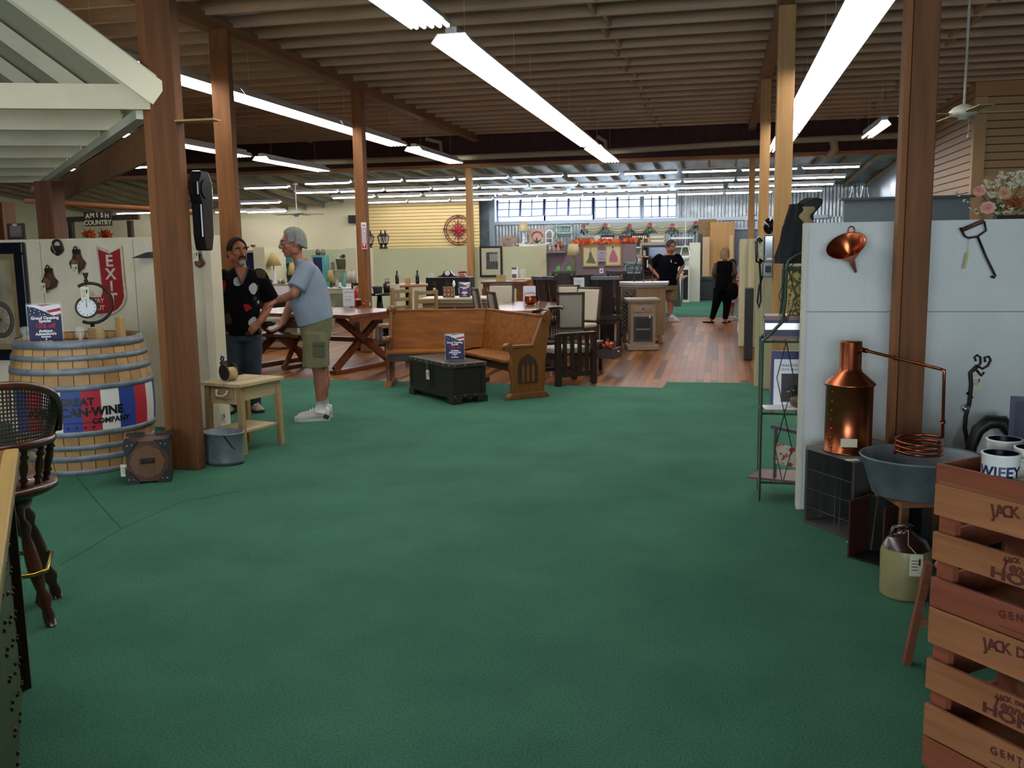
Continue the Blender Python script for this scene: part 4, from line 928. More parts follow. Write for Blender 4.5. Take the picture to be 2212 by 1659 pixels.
tagcard(lc, (-.16, -.26, .62), .05, .10, -.9)
wr = thing('wine_rack', 'black wrought iron table wine rack on the corner cabinet', 'wine rack', (-1.22, 15.72, .989), .1)
for s in (-1, 0, 1):
    y = -.1 if s == 0 else .06; x = s*.15
    MB().tube([(x, y, 0), (x, y, .22), (x-.02*s, y, .30), (x-.05*s, y, .36), (x-.04*s, y, .42)], .008, 6).ob('upright', M_iron, wr)
for z in (.06, .15):
    m = MB()
    for k in range(6): m.tube([(-.12+.05*k+.028*math.cos(a), .0, z+.028*math.sin(a)) for a in [PI+j*PI/6 for j in range(7)]], .004, 5)
    m.tube([(-.15, 0, z+.03), (.15, 0, z+.03)], .005, 5).tube([(-.15, .06, z+.03), (.15, .06, z+.03)], .005, 5); m.ob('bottle_loops', M_iron, wr)
MB().cyl((-.08, 0, .41), (.08, 0, .41), .012, n=8).ob('handle', M_fir, wr); tagcard(wr, (.06, -.12, .36), .02, .12)
sb = thing('small_cabinet', 'small bleached wooden cabinet with one drawer and a dark mesh door', 'cabinet', (-1.17, 14.72, 0), facing((-1.17, 14.7))+math.radians(8))
M_bl = wood('bleached_wood', '#786450', '#948068', 'x', .6); M_blz = wood('bleached_wood_z', '#72604c', '#8e7a62', 'z', .6)
MB().b2(-.19, .19, -.17, .17, .07, .72).ob('body', M_blz, sb, bev=.003)
MB().b2(-.25, .25, -.23, .21, .75, .785).b2(-.22, .22, -.2, .19, .72, .75).ob('top', mat('bleached_edge', '#8e8272', .5), sb, bev=.008)
MB().b2(-.24, .24, -.23, .2, .0, .07).ob('plinth', M_bl, sb, bev=.006)
d_ = MB().b2(-.145, .145, -.182, -.17, .575, .69).ob('drawer', M_bl, sb, bev=.003); MB().sph((0, -.192, .63), .013).ob('knob', M_iron, d_)
m = MB(); frame(m, .145, .38, .035, .014, .13, -.178); dr = m.ob('door', mat('dark_blue_grey', '#23252c', .5), sb, label='dark blue-grey door frame')
MB().b2(-.11, .11, -.174, -.171, .165, .475).ob('opening', M_black, dr)
m = MB()
for k in range(-3, 8):
    for s in (-1, 1):
        z = .15+.05*k
        a, b_ = (-.11, z), (.11, z+.22)
        z0 = max(.165, a[1]); z1 = min(.475, b_[1])
        if z1 > z0: m.bar((s*(-.11+(z0-z)), -.177, z0), (s*(-.11+(z1-z)), -.177, z1), .003, .003)
m.ob('wire_mesh', M_iron, dr); MB().b2(-.11, .11, -.178, -.172, .305, .325).ob('door_rail', M_bl, dr); tagcard(sb, (.10, -.19, .53), .02, .045)
tr = thing('slatted_rack', 'teal painted slatted rack with brown top beside the navy shirted man', 'rack', (-1.20, 17.0, 0), 0)
p = PY(1405, 616, 16.9); zt = p.z
MB().b2(-.34, .20, -.2, .2, zt-.03, zt).ob('top', wood('rack_top', '#5a2e20', '#6e3c2a', 'x', .5), tr)
M_teal = mat('teal_paint', '#3f7460', .6)
for x in (.13, .17):
    for y in (-.18, .16): pass
MB().b2(.155, .195, -.2, -.16, 0, zt-.03).b2(.155, .195, .16, .2, 0, zt-.03).ob('end_frame', M_teal, tr)
for k in range(6): MB().b2(.0, .19, -.205, -.195, .08+.13*k, .13+.13*k).ob('slat', M_teal, tr)
MB().b2(-.33, .15, -.17, .17, .05, zt-.03).ob('crate_fill', wood('rack_fill', '#6e4526', '#80532e', 'x', .7), tr)
# ---- buffet, box, sign, figurine
p0, p1 = PY(908, 642, 13.4), PY(1046, 640, 13.4)
bu = thing('buffet', 'long weathered wooden buffet with carved dark drawers behind the pew', 'sideboard', ((p0.x+p1.x)/2, 13.70, 0), math.radians(5))
hw = .47
MB().b2(-hw, hw, -.30, .30, .06, .79).ob('body', M_gwx, bu)
MB().b2(-hw-.06, hw+.06, -.36, .36, .83, .865).b2(-hw-.03, hw+.03, -.33, .33, .79, .83).ob('top', wood('buffet_top', '#a08c70', '#b8a68a', 'x', .4), bu, bev=.01)
for x in (-.2, .22):
    d_ = MB().b2(x-.19, x+.19, -.312, -.30, .59, .74).ob('drawer', wood('carved_drawer', '#2e241a', '#41352a', 'x', .7), bu)
    m = MB()
    for k in range(5): m.prism([(x-.12+.06*k-.018, .655), (x-.12+.06*k, .685), (x-.12+.06*k+.018, .655), (x-.12+.06*k, .625)], .008, (0, -.316, 0), 'xz')
    m.ob('carving', mat('carving_light', '#7c6f5a', .8), d_)
Zb = .866
def on(px, py, z): p = PY(px, py, 13.6); return Vector((p.x, p.y, z))
p = on(967, 637, Zb); bx_ = thing('scroll_box', 'square tan box with dark scrollwork front on the buffet', 'box', (p.x, p.y+.05, Zb), facing(p))
MB().b2(-.085, .085, -.05, .05, 0, .155).ob('box', wood('tan_box', '#9a7450', '#ae8862', 'x', .6), bx_)
m = MB()
for i in range(3):
    for j in range(2): m.tube([(-.055+.055*i+.026*math.cos(k*PI/6), -.053, .045+.06*j+.03*math.sin(k*PI/6)) for k in range(12)], .004, 5, closed=True)
frame(m, .085, .155, .008, .01, 0, -.052); m.ob('scrollwork', M_iron, bx_)
p = on(1004, 640, Zb); offer_sign('navy offer sign with flag standing on the buffet', (p.x, p.y, Zb), facing(p), .225, .17)
p = on(972, 637, Zb); k = thing('bird_figurine', 'small white bird ornament hanging behind the scroll box', 'ornament', (p.x+.02, p.y+.16, Zb), 0)
MB().lathe([(0, .0), (.03, 0), (.008, .02), (.006, .15), (.02, .17), (.022, .20), (.01, .24), (0, .25)], n=10).ob('body', M_whitep, k)
# ---- high round table, bottles, ladder chairs
hp = G(880, 614, 1.05)
ht = thing('bar_table', 'round wooden bar table on a black pedestal with two bottles', 'table', (hp.x, hp.y, 0))
MB().lathe([(0, 0), (.31, 0), (.32, .02), (.31, .04), (0, .04)], (0, 0, 1.015), 32).ob('tabletop', wood('bar_top', '#8a5c3c', '#9c6c48', 'x', .4), ht)
MB().cyl((0, 0, .03), (0, 0, 1.015), .035).ob('pedestal', M_black, ht); MB().lathe([(0, 0), (.24, 0), (.22, .03), (.05, .06), (0, .06)], n=24).ob('base', M_black, ht)
Zt = 1.056
def bottle(label, px, h, dy=0):
    p = PY(px, 612, hp.y+dy); t = thing('bottle', label, 'bottle', (p.x, p.y, Zt), 0, 'dark bottles on the bar table')
    MB().lathe([(0, 0), (.026, 0), (.028, .02), (.028, h*.58), (.012, h*.74), (.011, h*.92), (.014, h*.93), (.013, h), (0, h)], n=16).ob('glass', mat('dark_bottle', '#120c0c', .12), t)
bottle('dark bottle on the bar table, left one', 858, .20, .05); bottle('dark bottle on the bar table, right one', 902, .205, .0)
p = PY(881, 612, hp.y); tag(MB().b2(-.035, .035, -.03, .03, 0, .09).ob('wooden_block', M_fir, loc=(p.x, p.y, Zt)), 'pale wooden block between the two bottles', 'block')
k = thing('floor_lamp', 'slim floor lamp with white pleated shade at the left of the bar table', 'lamp', (PY(853, 625, hp.y-.42).x, hp.y-.42, .95), 0)
MB().lathe([(.07+.004*(i % 2), z) for i, z in ((0, -.10), (1, -.05), (0, 0), (1, .06), (0, .10))], n=24).cyl((0, 0, -.95), (0, 0, .08), .008, n=6).ob('lamp_shade', mat('white_cloth', '#b8b4ac', .9), k)
def ladder(label, px, Y, rz, hb=1.02, w=.36):
    p = PY(px, 640, Y); t = thing('ladderback_chair', label, 'chair', (p.x, p.y, 0), rz, 'pale ladderback chairs')
    m_ = wood('pale_chair', '#86663e', '#9c7a50', 'z', .6)
    for s in (-1, 1):
        MB().bar((s*w/2, -.23, hb), (s*w/2, -.17, 0), .045, .035).ob('back_post', m_, t); MB().bar((s*w/2, .18, .44), (s*w/2, .18, 0), .04, .04).ob('leg', m_, t)
    for k in range(4): MB().b2(-w/2, w/2, -.235+.012*(3-k), -.215+.012*(3-k), .58+.12*k, .63+.12*k).ob('slat', m_, t)
    MB().b2(-w/2, w/2, -.19, .2, .43, .47).ob('seat', m_, t)
ladder('pale ladderback chair, left one between the picnic table and buffet', 846, 13.6, math.radians(60)); ladder('pale ladderback chair, right one between the picnic table and buffet', 900, 13.15, math.radians(56), 1.0)
# ---- black pedestal table with iron pots
p = PY(820, 640, 15.1); bt = thing('pedestal_table', 'round black pedestal table with iron cookware', 'table', (p.x, p.y, 0))
MB().lathe([(0, 0), (.33, 0), (.33, .03), (0, .03)], (0, 0, .83), 30).ob('tabletop', mat('gloss_black', '#0c0d10', .12), bt)
MB().lathe([(0, 0), (.25, 0), (.2, .04), (.05, .10), (.04, .4), (.06, .6), (.035, .83), (0, .83)], n=20).ob('pedestal', M_black, bt)
k = thing('dutch_oven', 'grey-green lidded iron pot on the black pedestal table', 'pot', (p.x-.03, p.y, .861), 0)
MB().lathe([(0, 0), (.07, 0), (.085, .10), (.09, .105), (.05, .125), (0, .13)], n=20).ob('pot', mat('grey_green_pot', '#4a5046', .5), k); MB().tube([(-.085, 0, .09), (-.12, 0, .11), (-.085, 0, .12)], .005, 5).ob('handle', M_iron, k)
k = thing('iron_kettle', 'black flat iron with a loop handle standing above the grey-green pot', 'iron', (p.x+.09, p.y+.14, .861), 0)
MB().lathe([(0, 0), (.06, 0), (.07, .14), (.03, .19), (0, .19)], n=16).ob('body', M_iron, k); MB().tube([(-.03, 0, .18), (-.035, 0, .23), (.035, 0, .23), (.03, 0, .18)], .006, 5).ob('handle', M_iron, k)
# ---- black trunk with clock, phone, jar
tk = thing('steamer_trunk', 'black steamer trunk with brass locks against the pale partition', 'trunk', (-4.88, 17.0, .62), 0)
MB().b2(-.41, .41, -.2, .2, 0, .44).ob('body', mat('trunk_black', '#0f0e10', .4), tk, bev=.008)
for x in (-.24, 0, .24): MB().b2(x-.035, x+.035, -.212, -.2, .29, .37).ob('lock', mat('old_brass', '#4c4228', .4, .6), tk)
tagcard(tk, (-.24, -.22, .25), .05, .10); tagcard(tk, (.24, -.22, .25), .04, .10)
o = thing('trunk_stand', 'dark low bench under the black steamer trunk', 'bench', (-4.88, 17.0, 0)); MB().b2(-.43, .43, -.22, .22, .56, .618).ob('top', M_esp, o)
for x in (-.38, .38):
    for y in (-.18, .18): MB().b2(x-.03, x+.03, y-.03, y+.03, 0, .56).ob('leg', M_esp, o)
Zk = 1.061
def onk(px): p = PY(px, 600, 17.0); return (p.x, 17.0, Zk)
k = thing('mantel_clock', 'dark hump-backed mantel clock on the black trunk', 'clock', onk(968), 0)
MB().prism([(-.19, 0), (.19, 0), (.19, .015), (.12, .03), (.075, .075), (.06, .11), (0, .135), (-.06, .11), (-.075, .075), (-.12, .03), (-.19, .015)], .08, plane='xz').ob('case', wood('clock_case', '#2a120c', '#3c1c12', 'x', .3), k)
MB().disc((0, -.043, .075), .05, 20).ob('dial', _mats['clock_dial'], k)
k = thing('telephone', 'red old-fashioned telephone on the black trunk', 'telephone', onk(999), 0)
MB().box((0, 0, .03), (.13, .12, .06), taper=(.7, .7)).ob('base', mat('red_plastic', '#8c1218', .25), k, bev=.01); MB().tube([(-.075, 0, .06), (-.06, 0, .085), (.06, 0, .085), (.075, 0, .06)], .018, 8).ob('handset', _mats['red_plastic'], k)
k = thing('glass_dish', 'small clear glass dish on the left end of the black trunk', 'dish', onk(933), 0)
MB().lathe([(0, .005), (.05, .005), (.055, .07), (.052, .07), (.047, .01), (0, .01)], n=16).ob('glass', M_gls, k)
# ---- red-brown console behind, boxes, jar
p0, p1 = PY(1043, 608, 15.9), PY(1134, 608, 15.9)
cs = thing('console_table', 'red-brown open console table behind the cream chair', 'table', ((p0.x+p1.x)/2, 16.0, 0), 0); w = (p1.x-p0.x)/2; zc = p0.z
M_rb = wood('red_brown', '#5c2e18', '#74401f', 'x', .4)
MB().b2(-w, w, -.25, .25, zc-.035, zc).ob('top', M_rb, cs); MB().b2(-w+.03, w-.03, -.22, .22, zc-.12, zc-.035).ob('apron', M_rb, cs)
for x in (-w+.05, w-.05):
    for y in (-.2, .2): MB().b2(x-.035, x+.035, y-.035, y+.035, 0, zc-.12).ob('leg', M_rb, cs)
MB().b2(-w+.05, w-.05, -.2, .2, .20, .23).ob('shelf', M_rb, cs)
p = PY(1083, 607, 15.9)
for i, dx in enumerate((-.045, .045)): tag(MB().b2(-.035, .035, -.03, .03, 0, .11).ob('wooden_block', M_pine, loc=(p.x+dx, 15.9, zc+.001)), 'small pale block on the red-brown console, %s one' % ('left', 'right')[i], 'block')
sd = thing('side_cabinet', 'orange-brown pine cabinet at the right end of the pale partition', 'cabinet', (PY(1165, 605, 16.7).x, 16.7, 0)); zs = PY(1165, 606, 16.5).z
MB().b2(-.38, .2, -.2, .2, 0, zs).ob('body', wood('orange_pine', '#8a5228', '#a0642f', 'x', .5), sd); MB().b2(-.42, .22, -.23, .22, zs, zs+.025).ob('top', wood('orange_pine_top', '#9c6030', '#b4743a', 'x', .45), sd)
p = PY(1112, 605, 16.6); k = thing('bottle_box', 'tall printed white box beside the round silver tray', 'box', (p.x, 16.6, zs+.026), 0)
MB().b2(-.045, .045, -.04, .04, 0, .21).ob('box', M_whitep, k); MB().b2(-.04, .04, -.042, -.04, .02, .09).b2(-.046, .046, -.043, -.04, .17, .21).ob('print', mat('grey_print', '#5a5a58', .6), k)
sd2 = None
p = PY(1130, 605, 16.62); k = thing('glass_jar', 'clear glass jar on the pine cabinet under the round silver tray', 'jar', (p.x, 16.62, zs+.026), 0)
MB().lathe([(0, .003), (.05, .003), (.055, .02), (.055, .12), (.04, .15), (.045, .16), (.045, .175), (0, .18)], n=20).ob('glass', M_gls, k)
# framed photo and tray on the partition
YP = 21.74
p0, p1 = PY(1036, 532, YP), PY(1086, 598, YP)
k = thing('framed_picture', 'large black-and-white photograph in dark frame and pale mat on the middle partition', 'picture', ((p0.x+p1.x)/2, YP-.015, p1.z), 0); w = (p1.x-p0.x)/2; h = p0.z-p1.z
frame(MB(), w, h, .045, .03).ob('frame', wood('photo_frame', '#26140f', '#341c15', 'x', .4), k); MB().b2(-w+.04, w-.04, -.004, .004, .04, h-.04).ob('mat_board', mat('mat_board', '#c4c6ae', .9), k)
ph = MB().b2(-w*.42, w*.62, -.008, -.004, h*.25, h*.80).ob('photograph', mat('dark_photo', '#24262a', .5, col2='#5a5c5a', scale=12), k)
m = MB()
for i in range(4): m.b2(-.02+.05*i, .015+.05*i, -.0095, -.008, h*.5, h*.75)
m.ob('bright_window', mat('photo_light', '#a8aaa4', .5), ph)
p = PY(1147, 553, 16.98); k = thing('serving_tray', 'round silver tray hung on the pale partition', 'tray', (p.x, YP-.04, PY(1147, 553, YP).z), 0)
m = MB(); m.T = Matrix.Rotation(PI/2, 4, 'X'); m.T = m.T @ Matrix.Scale(1.24, 4); m.lathe([(0, 0), (.095, 0), (.12, .012), (.128, .018), (.13, .012), (.12, .004), (.095, -.006), (0, -.006)], n=32); m.ob('tray', mat('silver', '#a8a8a4', .15, .9), k)
# ---- picnic table, benches, things on it
A = G(757, 681, .77); B = G(880, 667, .77); e_ = (B-A); e_.z = 0; wid = e_.length; u = e_.normalized(); v = Vector((-u.y, u.x, 0)); 
if v.x > 0: v = -v
M_pic = wood('picnic_wood', '#5a3020', '#74442c', 'x', .25, coat=.15); M_picx = wood('picnic_leg', '#4c2413', '#6c381d', 'z', .35)
pt_ = thing('picnic_table', 'long glossy wooden picnic table with crossed legs', 'table', (A.x, A.y, 0), math.atan2(u.y, u.x))
Ln = 2.1; sgn = 1 if (Vector((-u.y, u.x, 0))-v).length < .1 else -1
m = MB(); n = 6
for k in range(n): m.b2(wid*k/n+.003, wid*(k+1)/n-.003, 0, sgn*Ln, .725, .77)
m.ob('tabletop', M_pic, pt_, bev=.003)
MB().b2(0, wid, sgn*.001, sgn*.03, .67, .725).b2(0, wid, sgn*(Ln-.03), sgn*Ln, .67, .725).ob('end_board', M_pic, pt_)
for y in (.28, Ln-.3):
    y *= sgn
    MB().bar((.10, y, .72), (wid-.05, y, .04), .09, .05, (0, 1, 0)).ob('leg', M_picx, pt_); MB().bar((wid-.10, y+.055, .72), (.05, y+.055, .04), .09, .05, (0, 1, 0)).ob('leg', M_picx, pt_)
    MB().b2(-.02, wid+.02, y-.03, y+.08, 0, .045).ob('foot', M_picx, pt_)
MB().b2(wid/2-.04, wid/2+.04, .1*sgn, (Ln-.1)*sgn, .36, .42).ob('stretcher', M_picx, pt_)
bn = thing('picnic_bench', 'wooden bench with crossed legs left of the picnic table', 'bench', (A.x-.98, A.y+.55, 0), math.atan2(u.y, u.x)); bl = 1.7*sgn
MB().b2(0, .32, 0, bl, .42, .46).ob('seat', M_pic, bn, bev=.003)
for y in (.2*sgn, bl-.25*sgn):
    MB().bar((.04, y, .42), (.34, y, .03), .06, .04, (0, 1, 0)).ob('leg', M_picx, bn); MB().bar((.28, y+.045, .42), (-.02, y+.045, .03), .06, .04, (0, 1, 0)).ob('leg', M_picx, bn); MB().b2(-.06, .38, y-.03, y+.08, 0, .04).ob('foot', M_picx, bn)
bk_ = thing('leather_bench', 'dark bench with black leather cushion beyond the picnic table', 'bench', (A.x+.2, A.y+1.95, 0), math.atan2(u.y, u.x))
MB().b2(-.5, .35, -.22, .22, .40, .48).ob('cushion', mat('black_leather', '#0e0e12', .22), bk_, bev=.03); MB().b2(-.5, .35, -.2, .2, .32, .40).ob('frame', M_esp, bk_)
for x in (-.45, .3):
    for y in (-.17, .17): MB().b2(x-.03, x+.03, y-.03, y+.03, 0, .32).ob('leg', M_esp, bk_)
p = G(754, 662, .77); paper('white printed price sheet on the picnic table', 754, 662, p.y, .771, .25, .165, lines=(.55, .42, .38, .3), ttl=(('Vallejo Dining Set', .82, .075),))
p = G(774, 661, .77); k = thing('copper_mug', 'small copper pot with glass lid on the picnic table', 'pot', (p.x, p.y, .771))
MB().lathe([(0, 0), (.048, 0), (.05, .01), (.05, .085), (.053, .09), (.048, .09), (.045, .01), (0, .008)], n=22).ob('body', M_copper, k); MB().lathe([(0, .12), (.01, .115), (.03, .11), (.05, .092), (.053, .088)], n=20).ob('lid', M_gls, k)
p = G(793, 661, .77); k = thing('copper_ladle_stand', 'thin copper ladle with tag beside the copper pot', 'ladle', (p.x, p.y, .771))
MB().tube([(-.04, 0, .03), (.0, 0, .075), (.045, 0, .105), (.045, 0, .05)], .004, 6).sph((-.05, 0, .02), (.02, .02, .02)).ob('ladle', M_copper, k); tagcard(k, (.047, 0, .05), .02, .045)
# ---- low dark coffee tables behind the men
for lab, px, py, Y, w, d, h in (('dark coffee table with a pale top behind the men, right one', 605, 752, 13.2, .95, .6, .50), ('dark two-tier coffee table behind the men, left one', 556, 738, 13.5, .5, .5, .50)):
    p = G(px, py); t = thing('coffee_table', lab, 'coffee table', (p.x, p.y+.1, 0), .35)
    MB().b2(-w/2, w/2, -d/2, d/2, h-.04, h).ob('tabletop', mat('pale_gloss', '#8f8c84', .2) if 'pale' in lab else M_esp, t, bev=.004); MB().b2(-w/2+.03, w/2-.03, -d/2+.03, d/2-.03, h-.16, h-.04).ob('apron', M_esp, t)
    for x in (-w/2+.06, w/2-.06):
        for y in (-d/2+.06, d/2-.06): MB().b2(x-.03, x+.03, y-.03, y+.03, 0, h-.16).ob('leg', M_esp, t)
    MB().b2(-w/2+.04, w/2-.04, -d/2+.04, d/2-.04, .12, .15).ob('lower_shelf', mat('grey_shelf', '#4c4944', .3), t)
t = thing('console_table', 'high dark console table behind the grey shirted man', 'table', (PY(600, 690, 16.2).x, 16.2, 0), .1)
MB().b2(-.6, .7, -.3, .3, .76, .80).ob('tabletop', _mats['pale_gloss'], t); MB().b2(-.56, .66, -.26, .26, .50, .76).ob('apron', M_esp, t)
for x in (-.5, .6):
    for y in (-.24, .24): MB().b2(x-.03, x+.03, y-.03, y+.03, 0, .50).ob('leg', M_esp, t)
# ================================================================== RIGHT FOREGROUND
# ---- branded crates
f_ = Vector((.64, -.77, 0)).normalized(); K = Vector((.612, 2.83, 0)); rzc = math.atan2(f_.y, f_.x)
def zK(py, px=2000): return PY(px, py, K.y).z
M_cr1 = wood('crate_slat', '#7a4a2a', '#976340', 'x', .55, sc=5); M_cr2 = wood('crate_slat_red', '#6a3420', '#834830', 'x', .55, sc=5); M_br = mat('branded_burn', '#4a1a10', .8)
CL, CD = .68, .36
def crate(label, tops, mats, texts, z0):
    c = thing('wooden_crate', label, 'crate', (K.x, K.y, z0), rzc, 'stacked branded wooden crates')
    zt = tops[0][0]-z0
    for x in (0.012, CL-.012):
        for y in (.03, CD-.03): MB().b2(x-.012+.004, x+.045 if x < .1 else x+.012, y-.012, y+.012, 0, zt-.002).ob('corner_post', M_cr2, c)
    MB().b2(0.01, CL-.01, .01, CD-.01, 0, .012).ob('bottom', M_cr1, c)
    for (a, b_), m_ in zip(tops, mats):
        a -= z0; b_ -= z0
        MB().b2(0, CL, -.002, .012, b_, a).ob('slat', m_, c, bev=.0015); MB().b2(0, CL, CD-.012, CD+.002, b_, a).ob('slat', m_, c, bev=.0015)
        for x in (-.004, CL-.008): MB().b2(x, x+.012, .013, CD-.013, b_+.004, a-.004).ob('end_slat', M_cr2, c)
    for s, x, z, sz, sh in texts:
        text(s, sz, M_br, c, (x, -.0032, z-z0), ext=.0004, off=.0008, name='branding', sx=1)
    return c
S = [(1043, 1110), (1147, 1206), (1245, 1306), (1309, 1385), (1420, 1484), (1517, 1584), (1588, 1650)]
Z = [(zK(a, 2010-.03*(a-1000)), zK(b_, 2010-.03*(b_-1000))) for a, b_ in S]
def arch_text(c, s, size, x, z, rise, w):
    n = len(s)
    for i, ch in enumerate(s):
        if ch == ' ': continue
        t = (i-(n-1)/2)/((n-1)/2); text(ch, size*(1.15-.25*(1-abs(t))), M_br, c, (x+t*w/2, -.0032, z+rise*(1-t*t)), (PI/2, -t*.25*-1, 0), ext=.0004, off=.001, name='branding')
def jd(c, z0, i):
    zc = (Z[i][0]+Z[i][1])/2-z0; arch_text(c, "JACK DANIEL'S", .042, .31, zc+.008, .014, .25)
    MB().tube([(.33+.021*math.cos(k*PI/10), -.003, zc-.024+.021*math.sin(k*PI/10)) for k in range(20)], .0018, 4, closed=True).ob('emblem', M_br, c); text('No.7', .020, M_br, c, (.33, -.0032, zc-.024), ext=.0004, off=.0008, name='branding')
def honey(c, z0, i):
    zc = (Z[i][0]+Z[i][1])/2-z0; arch_text(c, "JACK DANIEL'S", .018, .30, zc+.024, .008, .14)
    text('Tennessee', .040, M_br, c, (.30, -.0032, zc+.008), ext=.0004, off=.001, name='branding', shear=.3); text('HONEY', .040, M_br, c, (.30, -.0032, zc-.022), ext=.0004, off=.0015, name='branding', sx=1.65)
def gj(c, z0, i):
    zc = (Z[i][0]+Z[i][1])/2-z0; arch_text(c, 'GENTLEMAN', .026, .33, zc+.008, .010, .20); text('JACK', .024, M_br, c, (.33, -.0032, zc-.006), ext=.0004, off=.0008, name='branding'); MB().b2(.22, .44, -.003, -.002, zc-.026, zc-.024).ob('branding', M_br, c)
c3 = crate('branded wooden crate at the bottom of the stack', [Z[6]]+[(Z[6][1]-.02, .02)], [M_cr2, M_cr1], [], 0)
c2 = crate('branded wooden crate, middle of the stack', Z[3:6], [M_cr1, M_cr1, M_cr1], [], Z[6][0]+.001); jd(c2, Z[6][0]+.001, 3); honey(c2, Z[6][0]+.001, 4); gj(c2, Z[6][0]+.001, 5)
c1 = crate('branded wooden crate, topmost of the stack under the open tray', Z[0:3], [M_cr1, M_cr1, M_cr2], [], Z[3][0]+.001); jd(c1, Z[3][0]+.001, 0); honey(c1, Z[3][0]+.001, 1); gj(c1, Z[3][0]+.001, 2)
zt = zK(1000, 2010); zb = Z[0][0]+.001
tr = thing('wooden_tray', 'open reddish wooden tray holding mugs on the crate stack', 'tray', (K.x, K.y, zb), rzc)
MB().b2(.01, CL-.01, .0, CD, 0, .01).ob('base', M_cr1, tr)
for a in ((0, CL, 0, .012), (0, CL, CD-.012, CD), (0, .012, .012, CD-.012), (CL-.012, CL, .012, CD-.012)): MB().b2(*a, .0, zt-zb).ob('side', M_cr2, tr, bev=.0015)
def mug(label, px, py, d, word=None, out='#c9cac4'):
    # stands on the tray base: z known
    zz = zb+.012; p = G(px, py, zz); t = thing('mug', label, 'mug', (p.x, p.y, zz), facing(p), 'white mugs in the tray')
    MB().lathe([(0, 0), (.040, 0), (.047, .01), (.048, .095), (.050, .10), (.044, .10)], n=32).ob('body', mat('mug_white', out, .25), t)
    MB().lathe([(.0445, .0995), (.043, .02), (0, .015)], n=32).ob('inside', mat('mug_navy', '#0c1024', .2), t)
    MB().tube([(.046, .02, .08), (.07, .03, .075), (.078, .033, .05), (.07, .03, .025), (.046, .02, .02)], .007, 8).ob('handle', _mats['mug_white'], t)
    if word:
        o = text(word, .042, mat('mug_ink', '#10204c', .5), t, (0, 0, 0), (0, 0, 0), .0004, .001)
        for v in o.data.vertices: a = -PI/2+v.co.x/.0485; r = .0485+v.co.z; v.co = (r*math.cos(a), r*math.sin(a), .052+v.co.y)
mug('white mug lettered in navy, in front in the wooden tray', 2158, 1055, 0, 'WIFEY'); mug('white mug with navy inside, behind the lettered mug', 2166, 1020, 0); mug('white mug at the right edge of the photo in the tray', 2228, 1042, 0)
# leaning easel leg with rail
el = thing('folding_stand', 'brown wooden folding stand leg behind the crate stack', 'stand', (G(1958, 1432).x, G(1958, 1432).y, 0))
p1 = PY(2006, 1215, 3.62)-el.location
MB().bar((0, 0, 0), p1, .025, .04).ob('leg', M_cr2, el); MB().bar((0, 0, 0), (0, 0, 0.01), .02, .02).ob('foot_tip', M_black, el)
a = p1*.42; MB().bar(a, a+Vector((.45, -.02, 0)), .02, .03).ob('rail', M_cr1, el); MB().bar((.62, .12, 0), p1+Vector((.03, 0, 0)), .025, .04).ob('leg', M_cr2, el)
# ---- stoneware jug
p = G(1952, 1300); jg = thing('stoneware_jug', 'two-tone stoneware jug with brown shoulder and tag', 'jug', (p.x+.02, p.y+.10, 0))
MB().lathe([(0, 0), (.100, 0), (.108, .01), (.110, .20), (.104, .225)], n=36).ob('body', mat('cream_stoneware', '#a09468', .4, col2='#8c8058', scale=8), jg)
MB().lathe([(.104, .225), (.085, .26), (.045, .285), (.024, .295), (.022, .32), (.028, .325), (.018, .33), (0, .325)], n=32).ob('shoulder', mat('brown_glaze', '#2c1812', .28), jg); MB().tube([(-.02, 0, .315), (-.055, 0, .315), (-.07, 0, .285), (-.062, 0, .265)], .010, 8).ob('handle', _mats['brown_glaze'], jg)
tagcard(jg, (.02, -.125, .23), .055, .10, 0, [(.0, -.03, .31), (-.01, -.09, .26), (.02, -.125, .23)])
# ---- grey crate with the copper still
cr = thing('wire_sided_crate', 'weathered grey open crate with wire mesh carrying the copper still', 'crate', (.805, 5.49, 0), math.radians(-56))
M_gc = wood('grey_crate', '#2e2c2a', '#45423e', 'z', .8); zc = .452
MB().b2(-.20, .20, -.24, .24, zc-.02, zc).ob('top', wood('grey_crate_top', '#5c5850', '#77736a', 'x', .8), cr); MB().b2(-.20, .20, -.24, .24, 0, .02).ob('bottom', M_gc, cr); MB().b2(-.20, -.18, -.24, .24, .02, zc-.02).b2(-.18, .18, .22, .24, .02, zc-.02).ob('back', M_gc, cr)
for k in range(4): MB().b2(.18, .20, -.24+.12*k+.002, -.122+.12*k, .02, zc-.02).ob('slat', M_gc, cr)
m = MB()
for k in range(3): m.tube([(-.19, -.235, .10+.11*k), (.19, -.235, .10+.11*k)], .0018, 4)
for x in (.05, .09): m.tube([(x, -.235, .02), (x, -.235, zc-.02)], .0018, 4)
m.ob('wire_mesh', mat('dull_wire', '#5a5c5e', .5, .7), cr)
cs_ = thing('copper_still', 'riveted copper still pot with a side arm and condenser coil', 'still', (.705, 5.40, zc+.001))
M_cp2 = mat('still_copper', '#a8603e', .27, .95, col2='#86462c', scale=4)
MB().lathe([(0, 0), (.128, 0), (.130, .006), (.125, .01), (.125, .365), (.136, .372), (.134, .38), (.062, .445), (.060, .455), (.057, .46), (.057, .605), (.055, .610), (0, .61)], n=48).ob('boiler', M_cp2, cs_)
m = MB()
for k in range(7): m.sph((-.098, -.080, .04+.05*k), .005, 6, 4)
m.ob('rivets', mat('copper_rivets', '#c0683c', .3, .9), cs_)
o = cs_.location; q1 = Vector((.055, -.02, .565)); tc2 = Vector((1.03, 4.93, 0))
e1 = PY(2040, 800, 4.93)-o; e2 = PY(2036, 945, 4.93)-o; r_c = .108
